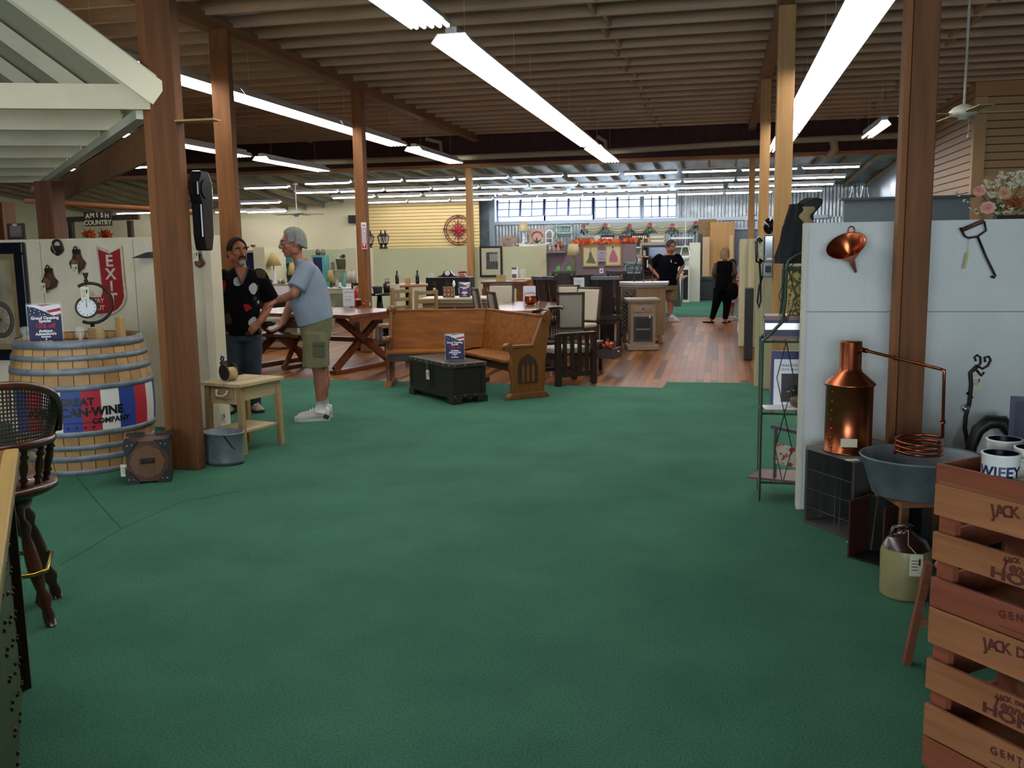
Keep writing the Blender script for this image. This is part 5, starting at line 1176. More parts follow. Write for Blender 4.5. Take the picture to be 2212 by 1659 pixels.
cc = PY(1990, 960, 4.93); hcen = Vector((e2.x-r_c, e2.y, 0))
pts = [q1, e1+Vector((-.02, .006, .006)), e1, e1+Vector((.0, 0, -.02)), e2]
zz0 = e2.z; zz1_ = PY(1990, 990, 4.83).z-o.z
pts += [Vector((hcen.x+r_c*math.cos(a), hcen.y+r_c*math.sin(a), zz0-.005-(zz0-zz1_)*a/(2*PI*3.5))) for a in [k*PI/12 for k in range(1, 84)]]
MB().tube(pts, .008, 10).ob('side_arm_and_coil', M_copper, cs_); m = MB().tube([q1, q1.lerp(e1, .06)], .014, 8).tube([q1.lerp(e1, .42), q1.lerp(e1, .46)], .0125, 8).tube([e1.lerp(e2, .74), e1.lerp(e2, .79)], .0125, 8).tube([(hcen.x+r_c*.72, hcen.y-.075, zz0), (hcen.x+r_c*.72, hcen.y-.075, zz1_)], .004, 6); m.ob('fittings', M_copper, cs_)
MB().box((-.01, -.127, .07), (.085, .003, .045)).ob('label', M_tagp, cs_, label='cream paper label')
o2 = tag(MB().box((0, 0, .001), (.07, .04, .001)).ob('price_tag', M_tagp, loc=(.70, 5.17, zc+.001), rz=.3), 'cream tag lying on the grey crate in front of the still', 'tag')
# ---- tub on stool
ctr = Vector((hcen.x+o.x+.015, 4.93, 0)); ztub = PY(1990, 985, 4.93).z
tb = thing('oval_washtub', 'grey galvanised washtub on a stool under the copper coil', 'tub', (ctr.x, ctr.y, ztub-.19), 0)
MB().lathe([(0, .0), (.78, 0), (.80, .005), (1.0, .185), (1.03, .19), (1.02, .198), (.98, .19), (.79, .02), (0, .012)], n=48, sx=.285, sy=.25).ob('body', M_galv, tb)
sl_ = thing('wooden_stool', 'old brown wooden stool under the grey washtub', 'stool', (ctr.x, ctr.y, 0), .25); zs = ztub-.191
MB().b2(-.17, .17, -.17, .17, zs-.025, zs).ob('seat', M_cr1, sl_)
for x in (-.14, .14):
    for y in (-.14, .14): MB().bar((x, y, zs-.025), (x*1.15, y*1.15, 0), .035, .035).ob('leg', wood('stool_leg', '#5c3a20', '#75502e', 'z', .7), sl_)
MB().b2(-.15, .15, -.15, -.12, .05, .08).ob('rail', M_cr1, sl_)
k = thing('open_box', 'reddish wooden box with black inside between the grey crate and the stool', 'box', (.80, 4.93, 0), math.radians(-40))
zb2 = .20
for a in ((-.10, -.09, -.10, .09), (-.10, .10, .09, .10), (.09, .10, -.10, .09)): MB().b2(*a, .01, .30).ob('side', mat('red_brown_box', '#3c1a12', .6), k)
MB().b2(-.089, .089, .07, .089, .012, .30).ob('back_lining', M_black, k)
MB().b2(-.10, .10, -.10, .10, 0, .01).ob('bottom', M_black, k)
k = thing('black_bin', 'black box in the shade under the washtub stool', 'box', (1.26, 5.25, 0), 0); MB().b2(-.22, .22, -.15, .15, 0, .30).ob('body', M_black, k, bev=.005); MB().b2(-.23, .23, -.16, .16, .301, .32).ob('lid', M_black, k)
ps = G(1890, 1190); k = thing('steel_latch', 'grey metal latch with hanging tag on the stool leg', 'latch', (.835, 4.70, .10)); MB().b2(-.03, .03, -.01, .01, 0, .05).ob('plate', M_iron, k); tagcard(k, (-.01, -.02, -.01), .045, .09, .2, [(0, -.015, .03), (-.01, -.02, -.01)])
tag(MB().box((0, 0, .001), (.06, .035, .001)).ob('price_tag', M_tagp, loc=G(1842, 1173)+Vector((0, 0, .002)), rz=.1), 'cream tag lying on the green carpet by the grey crate', 'tag')
# ---- things hung on the right partition
p = PY(1828, 531, 5.62); fn = thing('copper_funnel', 'polished copper funnel hung on the right white partition', 'funnel', p)
m = MB(); ax = Vector((.08, .128, -.17)); tip = ax; zq = -ax.normalized()
q = zq.to_track_quat('Z', 'Y').to_matrix().to_4x4(); m.T = q
m.lathe([(.004, -.20), (.007, -.20), (.020, -.105), (.108, 0), (.110, .004), (.106, .002), (.019, -.10), (.006, -.197)], n=40); m.ob('cone', M_copper, fn)
MB().tube([(.045+.018*math.cos(k*PI/6), .168, .085+.024*math.sin(k*PI/6)) for k in range(12)], .004, 6, closed=True).tube([(.045, .165, .06), (.04, .10, .04)], .010, 8).ob('hanging_ring', M_copper, fn)
hk = thing('hay_hook', 'rusty hay hook with wooden handle hung on the right white partition', 'hook', PY(2110, 500, 5.76)); o = hk.location
P_ = lambda x, y: PY(x, y, 5.76)-o
MB().tube([P_(2078, 497), P_(2125, 477)], .013, 10).ob('handle', wood('hook_handle', '#4a3226', '#5e4030', 'x', .6), hk)
MB().tube([P_(2074, 492), P_(2084, 510), P_(2092, 514), P_(2112, 511), P_(2130, 498), P_(2126, 478)], .006, 8).tube([P_(2112, 511), P_(2130, 555), P_(2150, 596), P_(2148, 600), P_(2141, 597)], .0065, 8).ob('shank', M_iron, hk)
MB().tube([P_(2092, 514), P_(2090, 545)], .0012, 4).box(P_(2086, 563), (.014, .003, .09), (0, .15, 0)).ob('price_tag', mat('yellow_tag', '#b8ac6c', .8), hk)
sc_ = thing('iron_scroll', 'forged iron scroll bracket with tag leaning on the right partition', 'ironwork', PY(2100, 975, 5.785)); o = sc_.location
P_ = lambda x, y, d=0: PY(x, y, 5.785+d)-o
MB().tube([P_(2092, 980), P_(2088, 945), P_(2084, 925), P_(2086, 900), P_(2094, 870), P_(2098, 830), P_(2096, 805), P_(2104, 798), P_(2112, 790)], .012, 8).tube([P_(2112, 790), P_(2122, 797), P_(2134, 790), P_(2140, 778), P_(2136, 770), P_(2127, 772), P_(2128, 782)], .007, 6).tube([P_(2106, 798), P_(2118, 785), P_(2118, 772), P_(2111, 767), P_(2105, 772), P_(2108, 780)], .007, 6).tube([P_(2110, 800), P_(2120, 812), P_(2126, 804)], .007, 6).tube([P_(2100, 860), P_(2094, 850), P_(2088, 850)], .008, 6).ob('scrolls', M_iron, sc_)
MB().sph(P_(2085, 882), .024, 14, 10).ob('ball', _mats['steel'], sc_, label='bright steel ball'); tagcard(sc_, P_(2111, 812), .045, .075)
hc = thing('horse_collar', 'black leather horse collar leaning at the foot of the right partition', 'horse collar', (PY(2140, 1000, 5.6).x, 5.60, 0)); o = hc.location
pts = [PY(x, y, 5.6)-Vector((o.x, o.y, 0)) for x, y in ((2092, 1010), (2098, 965), (2112, 930), (2135, 912), (2165, 912), (2190, 940), (2200, 985), (2198, 1060), (2180, 1110))]; pts = [Vector((a.x, 0, a.z)) for a in pts]
MB().tube([(pts[0].x, 0, .05)]+pts+[(pts[-1].x-.1, 0, .03)], .035, 10, radii=[.03, .03, .032, .036, .04, .04, .04, .036, .034, .033, .03]).ob('collar', mat('old_leather', '#1a1412', .45), hc)
k = thing('framed_picture', 'dark blue-grey framed picture at the right edge behind the mugs', 'picture', (PY(2235, 930, 4.4).x, 4.4, .30), facing((1.2, 4.4))); zp = PY(2205, 858, 4.4).z-.30
frame(MB(), .10, zp, .02, .02).ob('frame', mat('blue_grey_frame', '#3c4054', .5), k); MB().b2(-.09, .09, -.002, .002, .02, zp-.02).ob('picture', mat('dark_print', '#2c2e48', .5), k); MB().b2(-.10, .10, .03, .3, -.30, 0).ob('stand', M_esp, k)
# flowers on top of the right partition
FL = thing('flower_arrangement', 'pink roses and white blossoms in silk on top of the right partition', 'flowers', PY(2150, 466, 5.85)); FL.location.z = 1.71; o = FL.location
M_pk = mat('petal_pink', '#c98880', .75, col2='#d8a294', scale=30); M_wh = mat('petal_white', '#d0ccb0', .8); M_pe = mat('petal_peach', '#c0906c', .8); M_or = mat('petal_rust', '#96501c', .8)
def rose(parent, c, r, m):
    mb = MB(); c = Vector(c)
    for ring, (n, rad, h, tilt) in enumerate(((3, .28, .55, .25), (5, .55, .45, .6), (7, .85, .25, 1.0), (8, 1.05, .05, 1.3))):
        for k in range(n):
            a = 2*PI*k/n+ring*.5; d = Vector((math.cos(a), math.sin(a), 0)); s = Vector((-math.sin(a), math.cos(a), 0)); up = Vector((0, -.6, .8)).normalized()
            # rose opens to the front (-y) and up
            def W(v): return c+(Vector((v.x, -v.z*.75, v.y*.8+v.z*.5)))*r
            b_ = d*.08; e = d*rad+Vector((0, 0, h)); w_ = .42
            mb.add([W(b_), W(d*rad*.6+s*w_+Vector((0, 0, h*.7))), W(e+s*w_*.5), W(e-s*w_*.5), W(d*rad*.6-s*w_+Vector((0, 0, h*.7)))], [(0, 1, 2, 3, 4)], True)
    mb.ob('rose', m, parent)
for px, py, r in ((2116, 413, .034), (2134, 449, .042), (2170, 418, .036)): rose(FL, PY(px, py, 5.83)-o, r, M_pk if px != 2170 else M_pe)
for i, (px, py, m_, n) in enumerate(((2140, 405, M_wh, 9), (2150, 430, M_wh, 6), (2178, 385, M_wh, 9), (2182, 408, M_wh, 7), (2206, 400, M_wh, 10), (2212, 385, M_wh, 8), (2164, 460, M_wh, 5), (2190, 440, M_or, 8), (2205, 448, M_or, 8), (2180, 452, M_or, 5), (2215, 430, M_pe, 6))):
    petals(FL, int(n*2.4), .019, m_, 20+i, PY(px, py, 5.85)-o, (.042, .04, .034))
m = MB(); m.tube([PY(2065, 415, 5.85)-o, PY(2090, 440, 5.85)-o, PY(2120, 466, 5.85)-o], .002, 5)
for px, py in ((2116, 413), (2134, 449), (2178, 385), (2206, 400), (2145, 408)): m.tube([PY(px, py, 5.85)-o, (0.02, .0, .0)], .003, 5)
m.ob('stem', M_leaf, FL)
for i, (px, py) in enumerate(((2066, 416), (2072, 426), (2080, 436), (2090, 440), (2098, 452), (2108, 455), (2112, 462))): petals(FL, 2, .012, M_wh, 60+i, PY(px, py, 5.85)-o, (.008, .01, .008))
m = MB()
for i in range(14):
    c = PY(R.uniform(2125, 2212), R.uniform(430, 462), 5.87)-o; d = Vector((R.uniform(-1, 1), R.uniform(-.5, .5), R.uniform(-.3, 1))).normalized()*.05; s = d.cross(Vector((0, 1, 0))).normalized()*.014
    m.add([c, c+d*.5+s, c+d, c+d*.5-s], [(0, 1, 2, 3)])
m.ob('leaves', M_leaf, FL); MB().b2(.0, .25, -.04, .05, -.0, .02).ob('moss_base', mat('dark_moss', '#1c1c14', .9), FL)
# ---- wrought iron etagere with its goods, behind the partition end
rk = thing('etagere', 'green wrought iron shelf stand with arched top beside the right partition', 'shelf stand', (.262, 5.95, 0))
M_gi = mat('green_iron', '#1c3828', .5, .3); o = rk.location; zsh = [.12, .525, .985, 1.44]
def zy(py): return PY(1645, py, 5.95).z
zs_ = [zy(1042), zy(893), zy(738), PY(1690, 582, 5.95).z]
for y in (0, .28): MB().tube([(0, y, 0), (0, y, zs_[2]), (.05, y, zs_[2]+.05), (.115, y, zs_[2]+.12), (.128, y, zs_[2]+.25), (.13, y, zs_[3]), (.14, y, zs_[3]+.05), (.18, y, zs_[3]+.085), (.25, y, zs_[3]+.10), (.45, y, zs_[3]+.10), (.62, y, zs_[3]), (.64, y, 0)], .009, 6).ob('side_frame', M_gi, rk)
for i, z in enumerate(zs_):
    m = MB(); x0 = 0 if i < 3 else .13; m.tube([(x0, 0, z), (.64, 0, z), (.64, .28, z), (x0, .28, z)], .008, 6, closed=True)
    for k in range(1, 9): m.tube([(x0+(.64-x0)*k/9, 0, z), (x0+(.64-x0)*k/9, .28, z)], .004, 4)
    m.ob('shelf', M_gi, rk)
m = MB()
for a, b_ in ((zs_[0], zs_[1]), (zs_[1], zs_[2]), (zs_[2]+.12, zs_[3])):
    for x in (.14, .30): m.tube([(x, -.0, a), (x-.05, -.0, (a+b_)/2), (x, -.0, b_)], .003, 4).tube([(x, 0, a), (x+.05, 0, (a+b_)/2), (x, 0, b_)], .003, 4)
m.tube([(.14, 0, zs_[3]), (.23, 0, zs_[3]+.10), (.32, 0, zs_[3])], .003, 4); m.ob('tracery', M_gi, rk)
k = thing('tray_table', 'reddish folding wooden tray on the bottom shelf of the iron stand', 'tray', (.33, 6.10, zs_[0]+.01), 0)
MB().prism([(-.14, -.10), (.25, -.20), (.25, .12), (-.05, .12)], .012, (0, 0, .006), 'xy').ob('board', mat('red_wood', '#5a2a22', .5), k); MB().b2(.02, .04, -.06, -.04, .012, .32).b2(.20, .24, -.10, -.06, .012, .30).bar((.0, -.05, .33), (.26, -.08, .28), .05, .02).ob('frame', mat('dark_frame_wood', '#1c1010', .5), k)
MB().grid(6, 8, lambda u, v: (.03+.15*u, -.085-.01*math.sin(v*3), .10+.13*v-.03*u)).ob('floral_cloth', mat('floral_cloth', '#b0a890', .9, col2='#8c3038', scale=30, lo=.55, hi=.6), k, label='white floral cloth')
k = thing('magazine', 'flat magazines on the second shelf of the iron stand', 'magazine', (.38, 6.06, zs_[1]+.009), .1)
MB().b2(-.09, .12, -.06, .08, 0, .01).ob('cover', mat('orange_cover', '#8a5a28', .5), k); MB().b2(-.09, .12, -.06, .08, -.0005, 0).b2(-.1, .11, -.07, .07, .0101, .016).ob('pages', M_whitep, k)
k = thing('book', 'white and blue picture book standing on the second shelf of the iron stand', 'book', (.43, 6.13, zs_[1]+.026), .05)
MB().b2(-.10, .14, .02, .04, 0, .34).ob('blue_cover', mat('blue_cover', '#14205c', .4), k); MB().b2(-.085, .14, -.0, .018, 0, .29).ob('white_cover', M_whitep, k); MB().b2(-.04, .14, -.004, 0, .02, .20).ob('cover_photo', mat('cover_photo', '#2a2420', .5), k); text('TRADITIONAL', .024, M_ink, k, (.03, -.001, .25), ext=.0004); text('CELTIC PROVENCE', .018, M_ink, k, (.03, -.001, .225), ext=.0004)
k = thing('duck_decoy', 'brown duck decoy on the second shelf of the iron stand', 'decoy', (.50, 6.03, zs_[1]+.026), .2)
MB().sph((0, 0, .045), (.07, .045, .045)).ob('body', mat('duck_brown', '#4a3424', .5, col2='#7a6248', scale=30), k); MB().sph((-.04, 0, .11), (.026, .02, .024)).cyl((-.04, 0, .05), (-.04, 0, .10), .02, .016, 10).ob('head', mat('duck_green', '#1c3020', .3), k); MB().box((-.07, 0, .105), (.03, .015, .008)).ob('beak', mat('beak', '#a8883c', .5), k)
k = thing('basket_box', 'brown leather-trimmed box with silver and blue bands on the third shelf', 'box', (.40, 6.09, zs_[2]+.009), 0)
MB().b2(-.12, .14, -.09, .09, 0, .14).ob('body', mat('blue_violet', '#1c1e40', .5), k); MB().b2(-.125, .145, -.095, .095, .0, .02).b2(-.125, .145, -.095, .095, .12, .145).ob('leather_trim', mat('red_leather', '#5c2818', .4), k); MB().b2(-.122, .142, -.093, .093, .06, .10).ob('silver_band', _mats['steel'], k)
k = thing('table_runner', 'gold floral cloth rolled on the third shelf of the iron stand', 'cloth', (.475, 6.16, zs_[2]+.009), 0)
MB().lathe([(0, 0), (.055, 0), (.06, .05), (.055, .2), (.06, .36), (.05, .44), (0, .44)], n=18).ob('cloth', mat('gold_floral', '#4c4a20', .8, col2='#a8955c', scale=40, lo=.48, hi=.55), k); MB().bar((.0, -.08, .02), (.05, -.08, .28), .02, .05).ob('leather_strip', _mats['red_leather'], k)
# black coat and hat
k = thing('black_cape', 'black draped cape with dark olive hood over the end of the right partition', 'coat', (.455, 6.13, zs_[3]+.012), 0)
def cape(u, v):
    a = u*2*PI; r = .115-.06*v**1.6+.012*math.sin(a*5+v*4)+.008*math.sin(a*9); return (r*math.cos(a)+.02*v, r*.75*math.sin(a), .02+.36*v-.0*math.sin(a*3))
MB().grid(48, 14, cape).ob('cloth', mat('black_cloth', '#0c0c10', .85), k)
def hood(u, v):
    a = u*2*PI; r = .065*math.sin(PI*min(.98, max(.02, v)))**.6*(1+.12*math.sin(a*4+v*6)); return (-.05+.20*v, r*.7*math.cos(a), .30+.09*v+r*math.sin(a))
MB().grid(28, 12, hood).ob('hood', mat('olive_black', '#23231c', .8), k)
def scarf(u, v):
    a = u*2*PI; return (.055+.03*math.cos(a)*(1+.2*v)+.015*math.sin(v*9), -.07+.015*math.sin(a), .24+.12*v)
MB().grid(14, 8, scarf).ob('scarf', mat('tan_scarf', '#8a7a58', .9), k); MB().tube([(-.05, -.05, .30), (-.085, -.07, .24), (-.10, -.08, .15), (-.13, -.06, .05)], .004, 4).ob('strap', M_black, k)
# ---- partitions of the right-hand booths
M_rp = mat('booth_partition', '#bab594', .85, bump=.1)
struct('wall_right', MB().b2(.455, 4.0, 10.72, 10.80, 0, 1.69).b2(.40, .62, 10.9, 10.96, 0, 1.67), M_rp)
struct('wall_right', MB().b2(.47, 4.0, 12.6, 12.68, 0, 1.68), M_rp)
struct('wall_right', MB().b2(.43, 4.0, 15.0, 15.08, 0, 1.66).b2(.30, .60, 15.2, 15.26, 0, 1.66), M_rp)
struct('wall_right', MB().b2(.40, 4.0, 17.3, 17.38, 0, 1.64), M_rp)
struct('wall_right', MB().b2(.335, .40, 17.6, 17.68, 0, 1.64).b2(.335, 4.0, 17.69, 17.77, 0, 1.6), mat('pink_board', '#c08088', .8))
k = thing('tall_black_panel', 'tall narrow black board leaning by the partition ends', 'board', (.42, 13.6, 0)); MB().b2(-.07, .04, -.2, .2, 0, .98).ob('panel', M_black, k)
k = thing('tall_cabinet', 'narrow dark brown cabinet between the partition ends', 'cabinet', (.41, 16.2, 0)); MB().b2(-.08, .08, -.15, .15, 0, 1.50).ob('body', M_esp, k); MB().b2(-.14, .08, -.16, .16, .98, 1.0).ob('shelf', M_esp, k)
# payphone
px_ = PR.x-.135; ph = thing('pay_phone', 'chrome pay phone with black handset on the pale fir post', 'telephone', (px_, PR.y-.02, 0)); o = ph.location
zt, zb_ = PY(1682, 508, PR.y).z, PY(1682, 598, PR.y).z; M_ch = mat('chrome', '#9a9ca4', .12, .95)
MB().b2(-.045, .048, -.10, .08, zb_+.16, zt).b2(-.06, .048, -.11, .08, zb_, zb_+.16).ob('housing', M_ch, ph, bev=.01)
MB().b2(-.047, -.043, -.06, .03, zt-.20, zt-.06).ob('dial_plate', M_navyp, ph); MB().b2(-.03, .03, -.112, -.108, zb_+.05, zb_+.12).ob('coin_slot', M_black, ph); MB().b2(-.02, .04, -.104, -.10, zb_+.2, zt-.25).ob('card', M_tagp, ph)
x = -.115; zh1, zh0 = zt-.06, zt-.27
MB().tube([(x+.045, -.03, zh1-.01), (x+.02, -.03, zh1+.02), (x-.01, -.03, zh1), (x-.005, -.03, (zh0+zh1)/2), (x+.005, -.03, zh0), (x+.03, -.03, zh0-.01), (x+.05, -.03, zh0+.02)], .022, 10, radii=[.026, .024, .018, .015, .018, .024, .026]).ob('handset', mat('gloss_handset', '#0a0a0c', .2), ph)
MB().tube([(x+.03, -.03, zh0-.02), (x+.045, -.03, zb_-.05), (x+.05, -.03, zb_-.25), (x+.03, -.03, zb_-.33), (x+.015, -.03, zb_-.26), (x+.03, -.03, zb_-.1), (x+.065, -.03, zb_+.02)], .010, 6).ob('cord', M_black, ph); tagcard(ph, (x+.04, -.03, zh1-.06), .02, .09)
p = PY(1661, 505, 10.76); k = thing('mask', 'glossy black face mask on top of the booth partition', 'mask', (p.x, 10.76, 1.69))
MB().sph((0, 0, .085), (.062, .05, .088), 20, 14).ob('face', _mats['gloss_handset'], k); MB().sph((0, -.052, .075), (.008, .014, .022)).sph((-.022, -.045, .095), (.013, .006, .006)).sph((.022, -.045, .095), (.013, .006, .006)).sph((0, -.047, .04), (.018, .006, .007)).ob('features', _mats['gloss_handset'], k)
MB().tube([(-.055, -.02, .125), (-.03, -.042, .11), (-.012, -.05, .10)], .004, 5).tube([(.005, -.04, .14), (.015, -.03, .16), (.03, -.0, .17)], .008, 5).ob('white_streaks', M_whitep, k)
# grey partition behind the right white one, fan, wire stands
struct('wall_right', MB().b2(1.55, 3.05, 13.0, 13.08, 0, 2.12), mat('slate_blue_panel', '#56626a', .7))
struct('trim_8', MB().b2(1.5, 3.1, 12.95, 13.1, 2.12, 2.15), mat('slate_cap', '#3a4248', .7))
for i, px in enumerate((1845, 1868)):
    p = PY(px, 432, 13.03); k = thing('wire_stand', 'small clear display stand on the grey panel, %s one' % ('left', 'right')[i], 'stand', (p.x, 13.03, 2.15)); MB().tube([(-.05, 0, 0), (-.03, 0, .08), (-.03, 0, .14), (.03, 0, .14), (.03, 0, .08), (.05, 0, 0)], .008, 6).ob('wire', M_ch, k)
def fan(label, p, ztop, rad, rz, nb, m_b, lamp=True):
    t = thing('ceiling_fan', label, 'ceiling fan', p, rz); dz = ztop-p.z; mw = mat('fan_white', '#b4b0a4', .5)
    MB().cyl((0, 0, .08), (0, 0, dz-.04), .014, n=8).ob('down_rod', mw, t); MB().lathe([(0, 0), (.07, .0), (.06, .06), (0, .07)], (0, 0, dz-.07), 16).ob('canopy', mw, t)
    MB().lathe([(0, -.06), (.05, -.06), (.06, -.03), (.13, -.02), (.14, .02), (.10, .06), (.03, .09), (0, .09)], n=24).ob('motor', mw, t)
    for k in range(nb):
        a = 2*PI*k/nb; m = MB(); m.T = Matrix.Rotation(a, 4, 'Z'); m.prism([(.14, -.03), (.24, -.06), (rad, -.07), (rad, .07), (.24, .06), (.14, .03)], .008, (0, 0, 0), 'xy'); m.ob('blade', m_b, t)
    MB().tube([(.04, -.03, -.05), (.04, -.03, -.22)], .002, 4).sph((.04, -.03, -.23), .012).ob('pull_chain', mw, t)
p = PY(2082, 245, 10.5); fan('white ceiling fan hanging in front of the tan slatted wall', p, 4.08, .62, .1, 4, mat('fan_blade_tan', '#8f7c58', .6))
p = PY(641, 463, 22.8); fan('brown-bladed ceiling fan far back above the grey haired man', p, 3.3, .68, .3, 5, mat('fan_blade_brown', '#4c4034', .6))
# ================================================================== PEOPLE
M_sk1 = mat('skin_fair', '#8e5742', .55, col2='#9b664f', scale=14); M_sk2 = mat('skin_tan', '#83492f', .5, col2='#92573c', scale=14)
M_eyew = mat('eye_white', '#c8c4bc', .3); M_eyed = mat('eye_dark', '#1c1410', .2); M_lip = mat('lip', '#80423a', .5)
def organic(mb, name, m, parent, vox, it=6, fac=.5, label=None):
    o = mb.ob(name, m, parent, label=label); r = o.modifiers.new('remesh', 'REMESH'); r.mode = 'VOXEL'; r.voxel_size = vox; r.use_smooth_shade = True
    s = o.modifiers.new('smooth', 'SMOOTH'); s.factor = fac; s.iterations = it; return o
def limb(mb, pts, radii, flat=None, n=14):
    mb.tube(pts, 1, n, radii=radii, flat=flat)
    for p, r in zip(pts, radii): mb.sph(p, r*.98 if not flat else (r*.98, r*.98*min(1, flat), r*.98), 12, 8)
def vec(*a): return Vector(a)
def hand(mb, wrist, d, nrm, L=.185, curl=.5, spread=.12, thumb=1, fr=.0085):
    # palm and five fingers; d = pointing direction, nrm = back-of-hand normal
    d = Vector(d).normalized(); n = Vector(nrm); n = (n-d*n.dot(d)).normalized(); s = d.cross(n)*thumb; w = Vector(wrist)
    pl = L*.52
    for k in range(-2, 3):
        o_ = s*(k*L*.085); limb(mb, [w+o_*.55, w+d*pl*.5+o_*.9, w+d*pl*.98+o_], [.013*L/.185]*3)
    lens = [.36, .43, .46, .42, .33]
    for i, k in enumerate((-1.7, -.58, .58, 1.7)):
        ln = L*[.34, .42, .45, .40][i]; p = w+d*pl+s*(k*L*.095); dd = (d+s*k*spread*.5).normalized(); c = curl; pts = [p]
        for j, f in enumerate((.45, .30, .25)):
            a = c*(.6+.5*j); dd = (dd*math.cos(a)-n*math.sin(a)).normalized(); n2 = n; pts.append(pts[-1]+dd*ln*f)
            n = (n-dd*n.dot(dd)).normalized()
        n = Vector(nrm); n = (n-d*n.dot(d)).normalized()
        limb(mb, pts, [fr*1.1, fr, fr*.95, fr*.85], n=8)
    p = w+d*pl*.25+s*(L*.17); t1 = p+(s*.8+d*.6-n*.35).normalized()*L*.20; t2 = t1+(d*.9+s*.25-n*.45).normalized()*L*.17
    limb(mb, [p-s*.01, t1, t2], [fr*1.45, fr*1.2, fr], n=8)
def head(root, body, c, yaw, pitch=0, roll=0, skin=None, hairm=None, hair='short', k=1.0, brow=None, det=True):
    T = Matrix.Translation(Vector(c)) @ Matrix.Rotation(yaw, 4, 'Z') @ Matrix.Rotation(pitch, 4, 'X') @ Matrix.Rotation(roll, 4, 'Y') @ Matrix.Scale(k, 4)
    old = body.T; body.T = T
    body.sph((0, .012, .022), (.077, .094, .098), 24, 16).sph((0, -.022, -.04), (.060, .072, .078), 20, 14).sph((0, -.066, -.092), (.026, .022, .020)).sph((0, -.07, .032), (.052, .022, .018))
    for s in (-1, 1):
        body.sph((s*.038, -.060, -.018), (.024, .026, .024)).sph((s*.060, .0, -.058), (.020, .04, .035)).sph((s*.080, .012, -.008), (.010, .020, .032), rot=(.15, 0, -s*.35))
    body.tube([(0, -.086, .026), (0, -.100, .0), (0, -.112, -.024)], .012, 8, radii=[.010, .012, .015]).sph((0, -.108, -.024), .015).sph((-.013, -.098, -.028), .009).sph((.013, -.098, -.028), .009).sph((0, -.082, -.058), (.028, .014, .016))
    body.T = old
    def mb(): m = MB(); m.T = T; return m
    if det:
        e = mb(); f = mb()
        for s in (-1, 1): e.sph((s*.030, -.080, .010), (.012, .009, .0075)); f.sph((s*.030, -.0875, .010), (.0055, .0035, .0055))
        e.ob('eyes', M_eyew, root); f.ob('irises', M_eyed, root)
        m = mb()
        for s in (-1, 1): m.tube([(s*.014, -.094, .030), (s*.032, -.092, .036), (s*.050, -.078, .030)], .0045, 6)
        m.ob('eyebrows', brow or hairm, root)
        mb().tube([(-.024, -.090, -.060), (0, -.100, -.057), (.024, -.090, -.060)], .0055, 6, flat=.6).ob('lips', M_lip, root)
    if hair == 'short':
        h = mb()
        def cap(u, v):
            a = u*2*PI; fr_ = (1+math.cos(a+PI/2))/2      # 1 at the face side (-y)
            low = -.062+.166*fr_**1.35
            if abs(math.cos(a)) > .80 and math.sin(a) < .2: low = min(low, .01)
            z = low+(.128-low)*v; rr = math.sqrt(max(0, 1-((z-.022)/.108)**2)) if z > .022 else 1-.10*((.022-z)/.09)**2
            j = 1+.02*math.sin(a*23+v*30)
            return (.0835*rr*math.cos(a)*j, .012+.101*rr*math.sin(a)*j, z)
        h.grid(56, 14, cap); o = h.ob('hair', hairm, root); sd = o.modifiers.new('thick', 'SOLIDIFY'); sd.thickness = .008; sd.offset = 0
    return T
P_hair = mat('grey_hair', '#8b8a86', .8, col2='#6f6e6a', scale=40, stretch=(1,1,.3), bump=.15, bscale=90)
P_dhair = mat('dark_hair', '#15110f', .9, spec=.15, col2='#2c2624', scale=60, bump=.3, bscale=150)
# ------------------------------------------------ man in the grey T-shirt, side view, facing left
p = G(682, 905); s_ = .00437
def loc_px(cx, fy, s_):
    ln = (1330-cx)/14900
    return lambda x, y, d=0: Vector(((x-cx+(fy-y)*ln)*s_, d, (fy-y)*s_))
m1 = thing('person', 'grey haired man in a blue-grey T-shirt and khaki cargo shorts, holding a card', 'person', (p.x, p.y, 0), facing(p)); L = loc_px(684, 902, s_)
B_ = MB()
limb(B_, [L(689, 700, 0), L(678, 650, 0), L(668, 600, 0), L(662, 575, 0)], [.12, .12, .115, .10], flat=None)
limb(B_, [L(655, 570), L(648, 552), L(641, 535)], [.062, .058, .055])
T = head(m1, B_, L(637, 521, 0), math.radians(-82), math.radians(6), hairm=P_hair, k=1.12)
for s, dx in ((-1, 0), (1, 6)):        # legs: near one (y<0) and far one
    d = s*.085; B_limb = [L(686+dx, 715, d), L(688+dx, 775, d*1.05), L(693+dx, 800, d*1.05), L(694+dx, 825, d), L(695+dx, 865, d), L(696+dx, 885, d)]
    limb(B_, B_limb, [.095, .072, .064, .060, .042, .042]); B_.sph(L(699+dx, 822, d), (.05, .05, .09))
